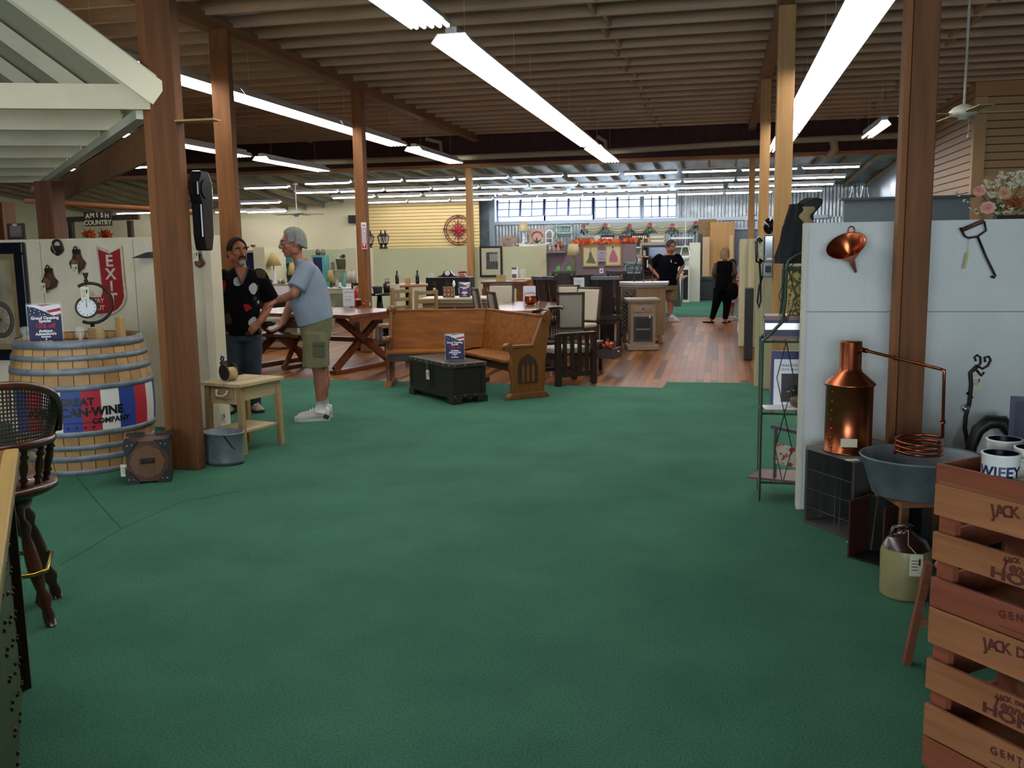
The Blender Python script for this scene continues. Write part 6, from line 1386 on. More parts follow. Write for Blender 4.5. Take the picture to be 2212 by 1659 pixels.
# near arm reaching out to the left, far arm with the card
sh = L(664, 582, -.17); el_ = L(640, 626, -.24); wr_ = L(608, 640, -.10)
limb(B_, [sh, el_, L(622, 634, -.17), wr_], [.055, .047, .041, .030]); hand(B_, wr_, L(592, 648, 0)-L(606, 640, 0)+Vector((0, .03, 0)), (0, -.4, 1), L=.18, curl=.25)
sh2 = L(662, 590, .17); el2 = L(634, 645, .14); wr2 = L(615, 690, .02)
limb(B_, [sh2, el2, L(625, 668, .08), wr2], [.055, .046, .040, .030]); hand(B_, wr2, L(596, 704, 0)-L(614, 692, 0)+Vector((0, -.02, 0)), (.2, .5, -.8), L=.18, curl=.35, thumb=-1)
organic(B_, 'body', M_sk1, m1, .0075)
M_tee = mat('tee_blue_grey', '#76818f', .9, col2='#7f8a97', scale=6, bump=.15, bscale=12)
S_ = MB()
def ring_torso(mb, rows, n=28):
    # rows of (front_x, back_x, z, half_width)
    vs = []
    for (a, b_, z, hw, tilt) in rows:
        for k in range(n):
            t = 2*PI*k/n; cx = (a+b_)/2; rx = (b_-a)/2; vs.append((cx+rx*math.cos(t), hw*math.sin(t)*(1-.0*math.cos(t)), z+tilt*math.cos(t)))
    fs = [(i*n+k, i*n+(k+1) % n, (i+1)*n+(k+1) % n, (i+1)*n+k) for i in range(len(rows)-1) for k in range(n)]+[tuple(range(n))[::-1], tuple(range((len(rows)-1)*n, len(rows)*n))]
    return mb.add(vs, fs, True)
def row(xf_, xb, y, hw, tilt=0): a = L(xf_, y); b_ = L(xb, y); return (a.x, b_.x, a.z, hw, tilt)
ring_torso(S_, [row(646, 722, 690, .195, .045), row(641, 720, 675, .20, .03), row(630, 717, 650, .205, .02), row(628, 712, 630, .20, .01), row(636, 706, 605, .205, 0), row(641, 698, 585, .205, -.01), row(642, 689, 568, .15, -.02), row(641, 673, 556, .075, -.02)])
for sg, shp, e in ((-1, L(665, 577, -.15), L(644, 616, -.225)), (1, L(664, 580, .15), L(645, 620, .18))):
    S_.sph(shp, .085, 16, 10); S_.tube([shp, shp.lerp(e, .5), e], .08, 18, radii=[.085, .082, .088])
organic(S_, 'shirt', M_tee, m1, .009, 5)
K_ = MB(); M_kh = mat('khaki_shorts', '#5f5c3e', .9, col2='#6e6a4c', scale=7, bump=.2, bscale=14)
ring_torso(K_, [row(655, 716, 728, .19), row(650, 721, 700, .19, .03), row(652, 720, 680, .175, .04)])
for s, dx in ((-1, 0), (1, 4)): K_.tube([L(684+dx, 712, s*.085), L(683+dx, 750, s*.095), L(683+dx, 786, s*.10)], .1, 20, radii=[.118, .117, .122]); K_.b2(0, 0, 0, 0, 0, 0) if False else None
organic(K_, 'shorts', M_kh, m1, .009, 4)
MB().box(L(690, 745, -.212), (.11, .02, .14)).box(L(690, 733, -.222), (.115, .012, .04)).ob('cargo_pocket', mat('khaki_pocket', '#4b4d38', .9), m1, bev=.006)
def shoe(root, heel, toe_dir, m_up, m_sole, k=1.0):
    d = Vector(toe_dir).normalized(); sd_ = Vector((-d.y, d.x, 0)); h = Vector(heel); m = MB(); m.T = Matrix(((d.x, sd_.x, 0, h.x), (d.y, sd_.y, 0, h.y), (0, 0, 1, h.z), (0, 0, 0, 1))) @ Matrix.Scale(k, 4)
    m2 = MB(); m2.T = m.T
    prof = [(-.005, .038, .10), (.04, .042, .11), (.09, .042, .095), (.14, .046, .075), (.19, .050, .06), (.24, .046, .052), (.275, .030, .040)]
    vs = []; n = 16
    for x, w, t in prof: vs += [(x, w*math.cos(2*PI*j/n), .022+max(0, (t-.022)*math.sin(2*PI*j/n)) if math.sin(2*PI*j/n) > 0 else .02) for j in range(n)]
    m.add(vs, [(i*n+j, i*n+(j+1) % n, (i+1)*n+(j+1) % n, (i+1)*n+j) for i in range(len(prof)-1) for j in range(n)]+[tuple(range(n))[::-1], tuple(range((len(prof)-1)*n, len(prof)*n))], True)
    u_ = m.ob('shoe', m_up, root)
    m2.prism([(x, w+.004) for x, w, t in prof]+[(x, -w-.004) for x, w, t in prof[::-1]], .024, (0, 0, .012), 'xy'); m2.ob('sole', m_sole, u_)
    m3 = MB(); m3.T = m.T
    for j in range(4): m3.tube([(.105+.022*j, -.026, .092-.009*j), (.105+.022*j, 0, .100-.009*j), (.105+.022*j, .026, .092-.009*j)], .003, 5)
    m3.ob('laces', M_whitep, u_); return u_
M_shw = mat('white_trainer', '#b4b4b0', .6, col2='#a4a6a6', scale=20); M_sole = mat('pale_sole', '#c4c4c0', .6)
for s, dx, dy in ((-1, 0, 0), (1, 6, 0)):
    h = L(713+dx, 902, s*.085+.0); h.z = 0; u_ = shoe(m1, h, (-1, -.05*s, 0), M_shw, M_sole, 1.17)
    c = L(696+dx, 880, s*.085); MB().tube([c+Vector((0, 0, .09)), c+Vector((0, 0, .04)), c+Vector((-.01, 0, -.02))], .05, 14, radii=[.046, .049, .055]).ob('sock', mat('white_sock', '#c8c8c8', .9), m1)
    MB().box(L(706+dx, 893, s*.085-.058), (.05, .006, .04), (0, .4, 0)).ob('side_stripe', mat('dark_mesh', '#2a2830', .7), u_) if s < 0 else None
MB().box(wr2+Vector((-.085, -.035, -.045)), (.09, .004, .045), (.3, -.15, 0)).ob('card', M_whitep, m1, label='white card in his hand')
m = MB(); m.T = T
for s in (-1, 1): m.tube([(s*.032+.020*math.cos(a), -.098, .010+.015*math.sin(a)) for a in [k*PI/7 for k in range(14)]], .0022, 5, closed=True).tube([(s*.052, -.096, .014), (s*.078, -.04, .014), (s*.082, .012, .008)], .002, 5)
m.tube([(-.012, -.100, .012), (.012, -.100, .012)], .002, 5).ob('glasses', M_ch, m1)
MB().tube([L(712, 700, 0), L(716, 682, 0)], .01, 4).ob('belt_tab', M_kh, m1)
# ------------------------------------------------ man in the flowered shirt, half behind the partition end
p = G(512, 893); p = Vector((p.x-.03, p.y+.12, 0))
m2 = thing('person', 'dark haired man with goatee in a black flowered shirt, behind the partition end', 'person', p, facing(p)); L = loc_px(505, 896, .00443)
B_ = MB(); limb(B_, [L(512, 700), L(510, 650), L(508, 610), L(508, 590)], [.13, .13, .13, .11], flat=.8); limb(B_, [L(506, 585), L(502, 565), L(500, 548)], [.068, .064, .06])
T2 = head(m2, B_, L(499, 537, -.01), math.radians(24), math.radians(-2), hairm=P_dhair, k=1.10)
limb(B_, [L(546, 600, .02), L(571, 648, .04), L(558, 675, -.08), L(545, 694, -.14)], [.062, .054, .044, .034]); hand(B_, L(546, 692, -.145), L(528, 710)-L(546, 692)+Vector((0, -.02, 0)), (.1, -1, .15), L=.18, curl=.55, thumb=-1)
limb(B_, [L(466, 600, .02), L(450, 650, .04), L(462, 690, -.05)], [.062, .054, .036]); hand(B_, L(462, 690, -.05), (.3, -.2, -1), (-1, 0, 0), L=.18, curl=.5)
organic(B_, 'body', M_sk2, m2, .0075)
fs_ = bpy.data.materials.new('flowered_cloth'); fs_.use_nodes = True; nt, b = nodes_of(fs_); b.inputs['Roughness'].default_value = .95; b.inputs['Specular IOR Level'].default_value = .1
tc = nt.nodes.new('ShaderNodeTexCoord'); vo = nt.nodes.new('ShaderNodeTexVoronoi'); vo.inputs['Scale'].default_value = 9; ns = nt.nodes.new('ShaderNodeTexNoise'); ns.inputs['Scale'].default_value = 9
va = nt.nodes.new('ShaderNodeVectorMath'); va.operation = 'MULTIPLY_ADD'; va.inputs[1].default_value = (.07, .07, .07); nt.links.new(tc.outputs['Object'], ns.inputs[0]); nt.links.new(ns.outputs['Color'], va.inputs[0]); nt.links.new(tc.outputs['Object'], va.inputs[2]); nt.links.new(va.outputs[0], vo.inputs['Vector'])
sep = nt.nodes.new('ShaderNodeSeparateColor'); nt.links.new(vo.outputs['Color'], sep.inputs[0]); rp = nt.nodes.new('ShaderNodeValToRGB'); rp.color_ramp.interpolation = 'CONSTANT'; e = rp.color_ramp.elements
e[0].color = C('#08080a'); e[1].position = .28; e[1].color = C('#8c1c20'); n = e.new(.55); n.color = C('#3c3026'); n = e.new(.78); n.color = C('#a0a09c')
nt.links.new(sep.outputs[0], rp.inputs[0]); lt = mth(nt, 'LESS_THAN', vo.outputs['Distance'], .50)
mx = nt.nodes.new('ShaderNodeMix'); mx.data_type = 'RGBA'; mx.inputs[6].default_value = C('#08080a'); nt.links.new(lt, mx.inputs[0]); nt.links.new(rp.outputs[0], mx.inputs[7]); nt.links.new(mx.outputs[2], b.inputs['Base Color'])
S_ = MB()
def tor(mb, L, rows, n=28, yo=0):
    vs = []
    for x0, x1, y, dep in rows:
        a, b_ = L(x0, y), L(x1, y)
        vs += [((a.x+b_.x)/2+(b_.x-a.x)/2*math.cos(2*PI*k/n), yo+dep*math.sin(2*PI*k/n), a.z) for k in range(n)]
    return mb.add(vs, [(i*n+k, i*n+(k+1) % n, (i+1)*n+(k+1) % n, (i+1)*n+k) for i in range(len(rows)-1) for k in range(n)]+[tuple(range(n))[::-1], tuple(range((len(rows)-1)*n, len(rows)*n))], True)
tor(S_, L, [(474, 552, 722, .15), (472, 550, 700, .165), (470, 548, 660, .17), (468, 549, 620, .165), (466, 552, 595, .14), (476, 543, 580, .11), (490, 522, 571, .08)])
for a, e in ((L(546, 592, .01), L(571, 645, .04)), (L(468, 592, .01), L(452, 645, .04))): S_.sph(a, .08, 14, 10).tube([a, a.lerp(e, .5), e], .08, 18, radii=[.083, .082, .088])
organic(S_, 'shirt', fs_, m2, .009, 4)
ctr_ = L(506, 590, -.15)
MB().add([L(493, 572, -.11), L(521, 570, -.11), L(507, 606, -.178)], [(0, 1, 2)]).add([L(493, 572, -.10), L(521, 570, -.10), L(507, 606, -.165)], [(2, 1, 0)]).ob('open_neck', M_sk2, m2)
MB().tube([L(492, 570, -.10), L(499, 588, -.16), L(507, 607, -.185)], .011, 6).tube([L(523, 568, -.10), L(516, 588, -.16), L(507, 607, -.185)], .011, 6).ob('collar', M_black, m2)
J_ = MB(); M_jean = mat('dark_jeans', '#1c2532', .9, col2='#28323f', scale=10)
tor(J_, L, [(482, 545, 735, .13), (478, 548, 700, .14)])
for s, x in ((-1, 492), (1, 530)): J_.tube([L(x, 720, .0), L(x+2*s, 775, 0), L(x+3*s, 830, 0), L(x+3*s, 884, .01)], .1, 18, radii=[.105, .092, .08, .082])
organic(J_, 'jeans', M_jean, m2, .011, 4)
for s, x in ((-1, 490), (1, 532)): h = L(x, 893, .10); h.z = 0; shoe(m2, h, (.25*s, -1, 0), mat('tan_shoe', '#8a7a62', .6), M_black, 1.1)
m = MB(); m.T = T2
m.tube([(-.036, -.086, -.062), (-.026, -.098, -.050), (0, -.106, -.044), (.026, -.098, -.050), (.036, -.086, -.062)], .0075, 8).ob('moustache', P_dhair, m2)
m = MB(); m.T = T2; m.sph((0, -.080, -.100), (.030, .022, .026), 14, 10).ob('goatee', P_hair, m2, label='grey goatee')
# ------------------------------------------------ man in the navy polo
p = G(1442, 693); m3 = thing('person', 'heavy man in a navy polo shirt and khaki shorts, hands on hips, in the aisle', 'person', p, facing(p)); L = loc_px(1442, 692, .00960)
B_ = MB(); limb(B_, [L(1441, 612), L(1441, 590), L(1441, 565), L(1443, 553)], [.14, .15, .14, .10], flat=.8); limb(B_, [L(1445, 553), L(1447, 543)], [.07, .065])
T3 = head(m3, B_, L(1449, 531, -.03), math.radians(38), math.radians(16), hairm=mat('brown_hair', '#2c1c16', .7), k=1.12)
limb(B_, [L(1419, 556), L(1404, 573, .06), L(1412, 584, -.02), L(1420, 592, -.10)], [.06, .052, .042, .032]); hand(B_, L(1420, 592, -.11), L(1436, 601)-L(1420, 592)+Vector((0, -.02, 0)), (0, -1, .3), L=.19, curl=.15, spread=.4, fr=.010)
limb(B_, [L(1467, 556), L(1474, 573, .06), L(1470, 583, -.02), L(1466, 590, -.08)], [.06, .052, .042, .032]); hand(B_, L(1466, 590, -.08), L(1458, 600)-L(1466, 590), (0, -1, .3), L=.18, curl=.3, thumb=-1, fr=.010)
for x in (1429, 1448): limb(B_, [L(x, 620), L(x, 645), L(x, 658, .01), L(x, 680, 0)], [.10, .075, .068, .048])
organic(B_, 'body', M_sk1, m3, .011, 4)
S_ = MB(); tor(S_, L, [(1418, 1463, 614, .19), (1419, 1463, 600, .21), (1419, 1464, 580, .205), (1419, 1467, 565, .17), (1421, 1466, 555, .13), (1434, 1457, 549, .09)])
for a, e in ((L(1424, 555), L(1409, 570, .05)), (L(1463, 555), L(1470, 570, .05))): S_.sph(a, .09, 14, 10).tube([a, a.lerp(e, .5), e], .09, 16, radii=[.095, .095, .098])
organic(S_, 'shirt', mat('navy_polo', '#07080e', .95, spec=.1), m3, .013, 3)
K_ = MB(); tor(K_, L, [(1421, 1462, 625, .17), (1421, 1462, 611, .18)])
for x in (1430, 1452): K_.tube([L(x, 618), L(x, 633), L(x+.5, 648)], .1, 16, radii=[.115, .105, .108])
organic(K_, 'shorts', mat('khaki_short', '#6a5c42', .9), m3, .012, 3)
for x, d in ((1428, (-.3, -1, 0)), (1450, (.55, -1, 0))): h = L(x, 692, .06); h.z = 0; shoe(m3, h, d, M_shw, M_sole, 1.12); MB().tube([L(x, 684), L(x, 677)], .05, 10).ob('sock', _mats['white_sock'], m3)
MB().box(L(1459, 566, -.165), (.05, .004, .02), (0, 0, .2)).ob('chest_logo', mat('logo_grey', '#7c8488', .6), m3); MB().tube([L(1449, 558, -.17), L(1450, 566, -.20)], .014, 6).ob('clipped_glasses', _mats['chrome'], m3); MB().lathe([(.038, -.012), (.042, 0), (.038, .012)], L(1468, 586, -.055), 16).ob('wristwatch', _mats['silver'], m3)
# ------------------------------------------------ woman in black, from behind
p = G(1556, 697); m4 = thing('person', 'blonde woman in black seen from behind with a black handbag in the aisle', 'person', p, facing(p)); L = loc_px(1556, 697, .00937)
B_ = MB(); limb(B_, [L(1562, 620), L(1563, 600), L(1564, 580), L(1565, 570)], [.12, .10, .11, .08], flat=.75); limb(B_, [L(1565, 572), L(1565, 556)], [.05, .05])
head(m4, B_, L(1565, 549, .01), math.radians(170), 0, hair=None, hairm=P_hair, det=False, k=.98)
limb(B_, [L(1548, 572), L(1543, 590), L(1545, 606, .12)], [.045, .037, .028]); hand(B_, L(1545, 606, .12), (.3, .8, .1), (0, 0, 1), L=.17, fr=.010)
limb(B_, [L(1582, 571), L(1586, 590), L(1583, 605, .12)], [.045, .037, .028]); hand(B_, L(1583, 605, .12), (-.3, .8, .1), (0, 0, 1), L=.17, fr=.010)
limb(B_, [L(1552, 630), L(1545, 660), L(1538, 690)], [.09, .06, .035]); limb(B_, [L(1571, 630), L(1569, 660), L(1566, 690)], [.09, .06, .035])
B_.sph(L(1534, 696, .05), (.10, .04, .028)).sph(L(1567, 696, .05), (.06, .09, .028))
organic(B_, 'body', M_sk1, m4, .011, 4)
M_bk = mat('black_clothes', '#040405', .95, spec=.1)
S_ = MB(); tor(S_, L, [(1544, 1584, 628, .15), (1545, 1582, 612, .15), (1549, 1580, 594, .13), (1547, 1583, 578, .13), (1547, 1584, 568, .10), (1552, 1579, 564, .07)]); organic(S_, 'top', M_bk, m4, .013, 3)
J_ = MB(); J_.tube([L(1553, 622), L(1550, 645), L(1544, 668), L(1538, 689)], .1, 16, radii=[.115, .095, .07, .052]).tube([L(1572, 622), L(1571, 645), L(1569, 668), L(1566, 689)], .1, 16, radii=[.115, .095, .07, .052]); organic(J_, 'trousers', M_bk, m4, .012, 3)
J_ = MB(); M_sh = mat('sheer_sleeve', '#43382e', .8)
for a in ([L(1549, 569), L(1543, 590), L(1545, 602, .09)], [L(1581, 568), L(1587, 590), L(1584, 601, .09)]): J_.tube(a, .06, 12, radii=[.055, .052, .045])
organic(J_, 'sleeves', M_sh, m4, .012, 3)
h = MB(); c = L(1565, 547, .01)
def hr(u, v):
    a = u*2*PI; r = (.098+.018*math.sin(v*PI))*math.sin(PI*min(.93, max(.0, 1-v))*.62+.0)**.5 if v < 1 else 0
    z = .125-.25*(1-v); back = .5-.5*math.sin(a)   # 1 towards the camera
    rr = math.sqrt(max(0, 1-max(0, (z-.02)/.108)**2)); j = 1+.035*math.sin(a*17+v*9)
    return (c.x+.098*rr*math.cos(a)*j, c.y-.01+.108*rr*math.sin(a)*j, c.z+z+(.05*(1-back)*(1-v)))
h.grid(52, 16, hr).ob('hair', mat('blonde_hair', '#94794c', .6, col2='#5c4628', scale=45, stretch=(1, 1, .25), bump=.4, bscale=80), m4)
hb = thing('handbag', 'black shoulder bag hanging at the side of the blonde woman', 'handbag', p+Vector((.0, 0, 0)), facing(p)); o = L(1586, 640, -.02)
MB().sph(L(1582, 628, -.22), (.12, .06, .17), 18, 12).ob('bag', M_bk, hb); MB().tube([L(1574, 615, -.17), L(1575, 590, -.18), L(1573, 567, -.06), L(1578, 575, .10)], .010, 6).ob('strap', M_bk, hb)
for x, dd in ((1537, (-.9, .35, 0)), (1566, (.5, .9, 0))): q = L(x, 697, 0); q.z = .0; MB().prism([(-.05, -.04), (.16, -.045), (.19, 0), (.16, .045), (-.05, .04)], .02, (0, 0, .01), 'xy').ob('sandal', M_bk, m4, loc=q, rz=math.atan2(dd[1], dd[0]))
# ------------------------------------------------ person mostly hidden behind her
p = G(1577, 691); m5 = thing('person', 'person in a pale flowered skirt and white shoes, mostly hidden behind the woman in black', 'person', p, facing(p)+2.6); L = loc_px(1577, 691, .0090)
B_ = MB(); limb(B_, [L(1577, 620), L(1577, 590)], [.09, .10]); limb(B_, [L(1577, 590), L(1577, 572)], [.05, .05]); head(m5, B_, L(1577, 563), PI, hair='short', hairm=P_dhair, det=False, k=.92)
for x in (1572, 1582): limb(B_, [L(x, 630), L(x, 655), L(x, 684)], [.06, .045, .03])
for sx in (-1, 1): limb(B_, [L(1577+sx*15, 592), L(1577+sx*19, 608), L(1577+sx*14, 620, -.1)], [.04, .035, .028]); hand(B_, L(1577+sx*14, 620, -.1), (0, -.5, -.6), (sx, 0, 0), L=.15, fr=.010)
organic(B_, 'body', M_sk1, m5, .012, 3)
S_ = MB(); tor(S_, L, [(1560, 1594, 612, .13), (1563, 1591, 600, .11), (1561, 1593, 590, .10), (1568, 1586, 585, .07)]); organic(S_, 'top', M_sh, m5, .014, 3)
MB().lathe([(.16, 0), (.13, .15), (.11, .25)], L(1577, 650), 24).ob('skirt', mat('floral_skirt', '#8c8078', .9, col2='#7c3c38', scale=14, lo=.5, hi=.6), m5)
for x in (1572, 1582): q = L(x, 691, .03); q.z = 0; shoe(m5, q, (0, -1, 0), M_shw, M_sole, .9)
# ================================================================== FAR BACKGROUND
def pbox(name, label, cat, x0, y0, x1, y1, Y, dep, m, group=None, pname='body', rest=None, bev=0):
    a, b_ = PY(x0, y0, Y), PY(x1, y1, Y); xc = (a.x+b_.x)/2; z1, z0 = a.z, (b_.z if rest is None else rest)
    t = thing(name, label, cat, (xc, Y, z0), 0, group); w = abs(b_.x-a.x)/2
    MB().b2(-w, w, 0, dep, 0, z1-z0).ob(pname, m, t, bev=bev); return t, w, z1-z0
def deco(t, w, h, x0, x1, z0, z1, m, nm, y=-.006, d=.006):
    return MB().b2(-w+2*w*x0, -w+2*w*x1, y, y+d, h*z0, h*z1).ob(nm, m, t)
# ---- fire extinguisher sign, extinguisher, speaker
a, b_ = PY(773, 480, 13.75), PY(786, 538, 13.75)
t = thing('fire_sign', 'tall white and red fire extinguisher sign on the slim timber post', 'sign', ((a.x+b_.x)/2, 13.885, b_.z)); w = (b_.x-a.x)/2*1.08; h = a.z-b_.z
MB().b2(-w, w, -.004, .004, 0, h).ob('plate', M_whitep, t, bev=.004); MB().b2(-w*.85, w*.85, -.006, -.004, h*.03, h*.22).b2(-w*.85, -w*.62, -.006, -.004, h*.22, h*.8).b2(w*.62, w*.85, -.006, -.004, h*.22, h*.8).ob('red_field', M_redp, t)
MB().prism([(-w*.5, h*.2), (0, h*.06), (w*.5, h*.2)], .002, (0, -.007, 0), 'xz').ob('arrow', M_whitep, t); text('FIRE', h*.075, M_redp, t, (0, -.0065, h*.88), off=.001)
for i, ch_ in enumerate('EXTINGUISHER'): text(ch_, h*.06, M_ink, t, (0, -.0065, h*(.78-.045*i)), off=.0006)
t = thing('fire_extinguisher', 'red fire extinguisher standing behind the picnic table by the slim post', 'fire extinguisher', (PY(768, 640, 14.2).x+.04, 14.25, 0)); z = PY(768, 618, 14.2).z
MB().lathe([(0, .5), (.085, .5), (.09, .52), (.09, z-.08), (.05, z-.02), (.02, z), (0, z)], n=20).ob('cylinder', mat('fire_red', '#a01418', .3), t); MB().box((-.03, 0, z+.03), (.16, .03, .03)).cyl((0, 0, z-.01), (0, 0, z+.05), .018).tube([(0, 0, z+.02), (-.10, 0, z), (-.12, 0, z-.15)], .01, 6).ob('valve', M_iron, t); MB().lathe([(0, 0), (.12, 0), (.10, .48), (.09, .5), (0, .5)], n=16).ob('stand', M_iron, t)
pbox('loudspeaker', 'small black loudspeaker high on the pale rear wall', 'speaker', 752, 465, 769, 482, 27.34, .25, M_black)
pbox('thermostat', 'tiny white thermostat on the rear wall under the loudspeaker', 'thermostat', 765, 489, 771, 496, 27.55, .03, M_whitep)
# ---- compass on the slatted wall
c = PY(990, 497, 27.42); t = thing('compass_wall_art', 'large red metal compass rose on the yellow slatted wall', 'wall decoration', c); M_cr_ = mat('dark_red_metal', '#5c1a1c', .5, .3); r = 31*.0139
for q in (1.0, .86, .42): MB().tube([(r*q*math.cos(k*PI/24), 0, r*q*math.sin(k*PI/24)) for k in range(48)], .014 if q > .5 else .010, 6, closed=True).ob('ring', M_cr_, t)
for k in range(8):
    a = k*PI/4; ln = r*(.88 if k % 2 == 0 else .62); d = Vector((math.sin(a), 0, math.cos(a))); s = Vector((math.cos(a), 0, -math.sin(a)))*.05
    MB().add([(0, -.05, 0), d*ln*.22+s, d*ln, d*ln*.22-s, (0, 0, 0)], [(0, 1, 2), (0, 2, 3), (4, 2, 1), (4, 3, 2)]).ob('star_point', mat('compass_red', '#8c1c24', .5), t)
for ch_, a in (('N', 0), ('E', PI/2), ('S', PI), ('W', 3*PI/2)): text(ch_, .13, M_cr_, t, (r*.93*math.sin(a), -.02, r*.93*math.cos(a)), ext=.006, off=.004)
m = MB()
for k in range(8): a = k*PI/4+PI/8; m.tube([(r*.42*math.cos(a), 0, r*.42*math.sin(a)), (r*math.cos(a), 0, r*math.sin(a))], .008, 5)
m.ob('spokes', M_cr_, t)
# ---- coach lanterns on the partition
for i, px in enumerate((801, 824, 833)):
    p = PY(px, 535, 21.78); t = thing('coach_lantern', 'black coach lantern on top of the pale partition, %s' % ('left one beside the slim post', 'middle one', 'right one')[i], 'lantern', (p.x, 21.78, 1.601), 0); t.scale = (1.24, 1.24, 1.24)
    MB().lathe([(0, 0), (.05, 0), (.03, .03), (.015, .04), (.03, .07), (.05, .09), (.05, .10), (0, .10)], n=12).lathe([(.085, .235), (.05, .27), (.02, .29), (.012, .34), (0, .36)], n=12).ob('cap_and_base', M_black, t)
    m = MB()
    for k in range(6): a = k*PI/3; m.tube([(.045*math.cos(a), .045*math.sin(a), .10), (.078*math.cos(a), .078*math.sin(a), .235)], .006, 4)
    m.ob('frame', M_black, t); MB().lathe([(.04, .10), (.07, .235)], n=6).ob('glass', M_gls, t)
# ---- mauve booth: pictures, lamps, garland
YM = 20.4
def pic(label, x0, y0, x1, y1, Y, fm, bm, t_=.03, cat='picture', name='framed_picture'):
    a, b_ = PY(x0, y0, Y), PY(x1, y1, Y); w = (b_.x-a.x)/2; h = a.z-b_.z; t = thing(name, label, cat, ((a.x+b_.x)/2, Y-.02, b_.z))
    frame(MB(), w, h, t_, .03).ob('frame', fm, t); MB().b2(-w+t_*.8, w-t_*.8, -.002, .008, t_*.8, h-t_*.8).ob('sheet', bm, t); return t, w, h
M_gold = mat('dull_gold', '#8c7438', .4, .5); M_ivory = mat('ivory_paper', '#c9c09a', .8)
t, w, h = pic('gold-framed print of a figure in a green gown on the mauve partition', 1258, 531, 1294, 577, YM, M_gold, M_ivory)
MB().prism([(-.10, h*.2), (.12, h*.18), (.06, h*.42), (.02, h*.66), (.0, h*.78), (-.03, h*.66), (-.04, h*.45)], .004, (0, -.006, 0), 'xz').ob('green_gown', mat('gown_green', '#6a7050', .9), t); MB().disc((-.005, -.006, h*.84), .018, 12).ob('face', M_sk1, t)
t, w, h = pic('gold-framed print of a figure in a pink gown on the mauve partition', 1307, 529, 1343, 575, YM, M_gold, M_ivory)
MB().prism([(-.09, h*.2), (.10, h*.2), (.09, h*.42), (.03, h*.72), (.0, h*.8), (-.04, h*.7), (-.08, h*.42)], .004, (0, -.006, 0), 'xz').ob('pink_gown', mat('gown_pink', '#b4687c', .9), t); MB().disc((-.01, -.006, h*.87), .018, 12).ob('dark_hair', M_ink, t)
t, w, h = pbox('paper_sign', 'lilac handwritten notice between the two gold-framed gown prints', 'sign', 1291, 541, 1309, 565, YM-.05, .004, mat('lilac_paper', '#a89ca8', .8)); text('The', .05, M_ink, t, (0, -.003, h*.75), shear=.3); text('Treasures', .03, M_ink, t, (0, -.003, h*.5), shear=.3); text('Room', .05, M_ink, t, (0, -.003, h*.25), shear=.3)
t, w, h = pbox('light_switch', 'white wall plate on the mauve partition below the gown prints', 'switch', 1295, 580, 1303, 590, YM-.03, .02, M_whitep); deco(t, w, h, .3, .7, .3, .7, mat('grey_print', '#5a5a58', .6), 'toggle')
g = thing('leaf_garland', 'orange and red autumn leaf garland along the top of the mauve partition', 'garland', (PY(1305, 527, 20.43).x, 20.43, 1.62)); g0 = g.location.x
xa, xb = PY(1238, 527, 20.43).x, PY(1378, 527, 20.43).x; M_l3 = [mat('leaf_g%d' % i, c_, .7) for i, c_ in enumerate(('#d0501c', '#b83018', '#d87828'))]
for k in range(3):
    m = MB()
    for i in range(34):
        x = R.uniform(xa, xb)-g0; z = R.uniform(.0, .09); a = R.uniform(0, 6.28); m.T = Matrix.Translation((x, R.uniform(-.05, .03), z+.01)) @ Matrix.Rotation(a, 4, 'Y') @ Matrix.Rotation(R.uniform(-.6, .6), 4, 'X'); m.prism(star(0, 0, .055), .004, plane='xz')
    o = m.ob('leaves', M_l3[k], g); o['kind'] = 'stuff'
MB().tube([(xa-g0, 0, .012), (xb-g0, 0, .012)], .008, 5).ob('vine', M_leaf, g)
def lamp(label, px, ytop, ysh, ybase, w0, w1, Y, shade_m, base_m, group=None, floor=False, z0=None, prof=None):
    a, b_, c = PY(px, ytop, Y), PY(px, ysh, Y), PY(px, ybase, Y); sc_ = (PY(px+10, ytop, Y).x-a.x)/10; zb0 = c.z if z0 is None else z0
    t = thing('table_lamp', label, 'lamp', (a.x, Y, zb0), 0, group); H = a.z-zb0; hs = a.z-b_.z
    o = MB().lathe([(w1*sc_/2, H-hs), (w0*sc_/2, H)], n=28).ob('lamp_shade', shade_m, t); o.modifiers.new('thick', 'SOLIDIFY').thickness = .004
    r = w1*sc_*.14; MB().lathe([(0, 0), (r*1.5, 0), (r*1.5, .02), (r*.6, .04), (r*.5, (H-hs)*.3), (r*1.0, (H-hs)*.45), (r*.5, (H-hs)*.6), (r*.4, H-hs+.02), (.004, H-hs+.03), (.004, H+.02), (0, H+.03)], n=16).ob('base', base_m, t); return t
M_shade = mat('cream_shade', '#bdae84', .9); M_lime = mat('lime_glass', '#6c7c34', .3); M_gsh = mat('green_shade', '#4f8c4c', .8)
lamp('tall table lamp with cream shade and lime stem in the mauve booth', 1238, 527, 552, 592, 21, 27, 19.6, M_shade, M_lime)
dk = thing('dresser', 'black dresser under the lamps in the mauve booth', 'dresser', (PY(1222, 600, 19.7).x, 19.75, 0)); zd = PY(1222, 594, 19.6).z; MB().b2(-.30, .52, -.25, .25, 0, zd-.02).ob('body', M_black, dk); MB().b2(-.32, .55, -.27, .27, zd-.02, zd).ob('top', M_esp, dk)
for i, (px, x2) in enumerate(((1206, 'left'), (1229, 'right'))): lamp('small lamp with a bright green shade on the black dresser, %s one' % x2, px, 575, 589, 594, 8, 15, 19.45, M_gsh, M_lime)
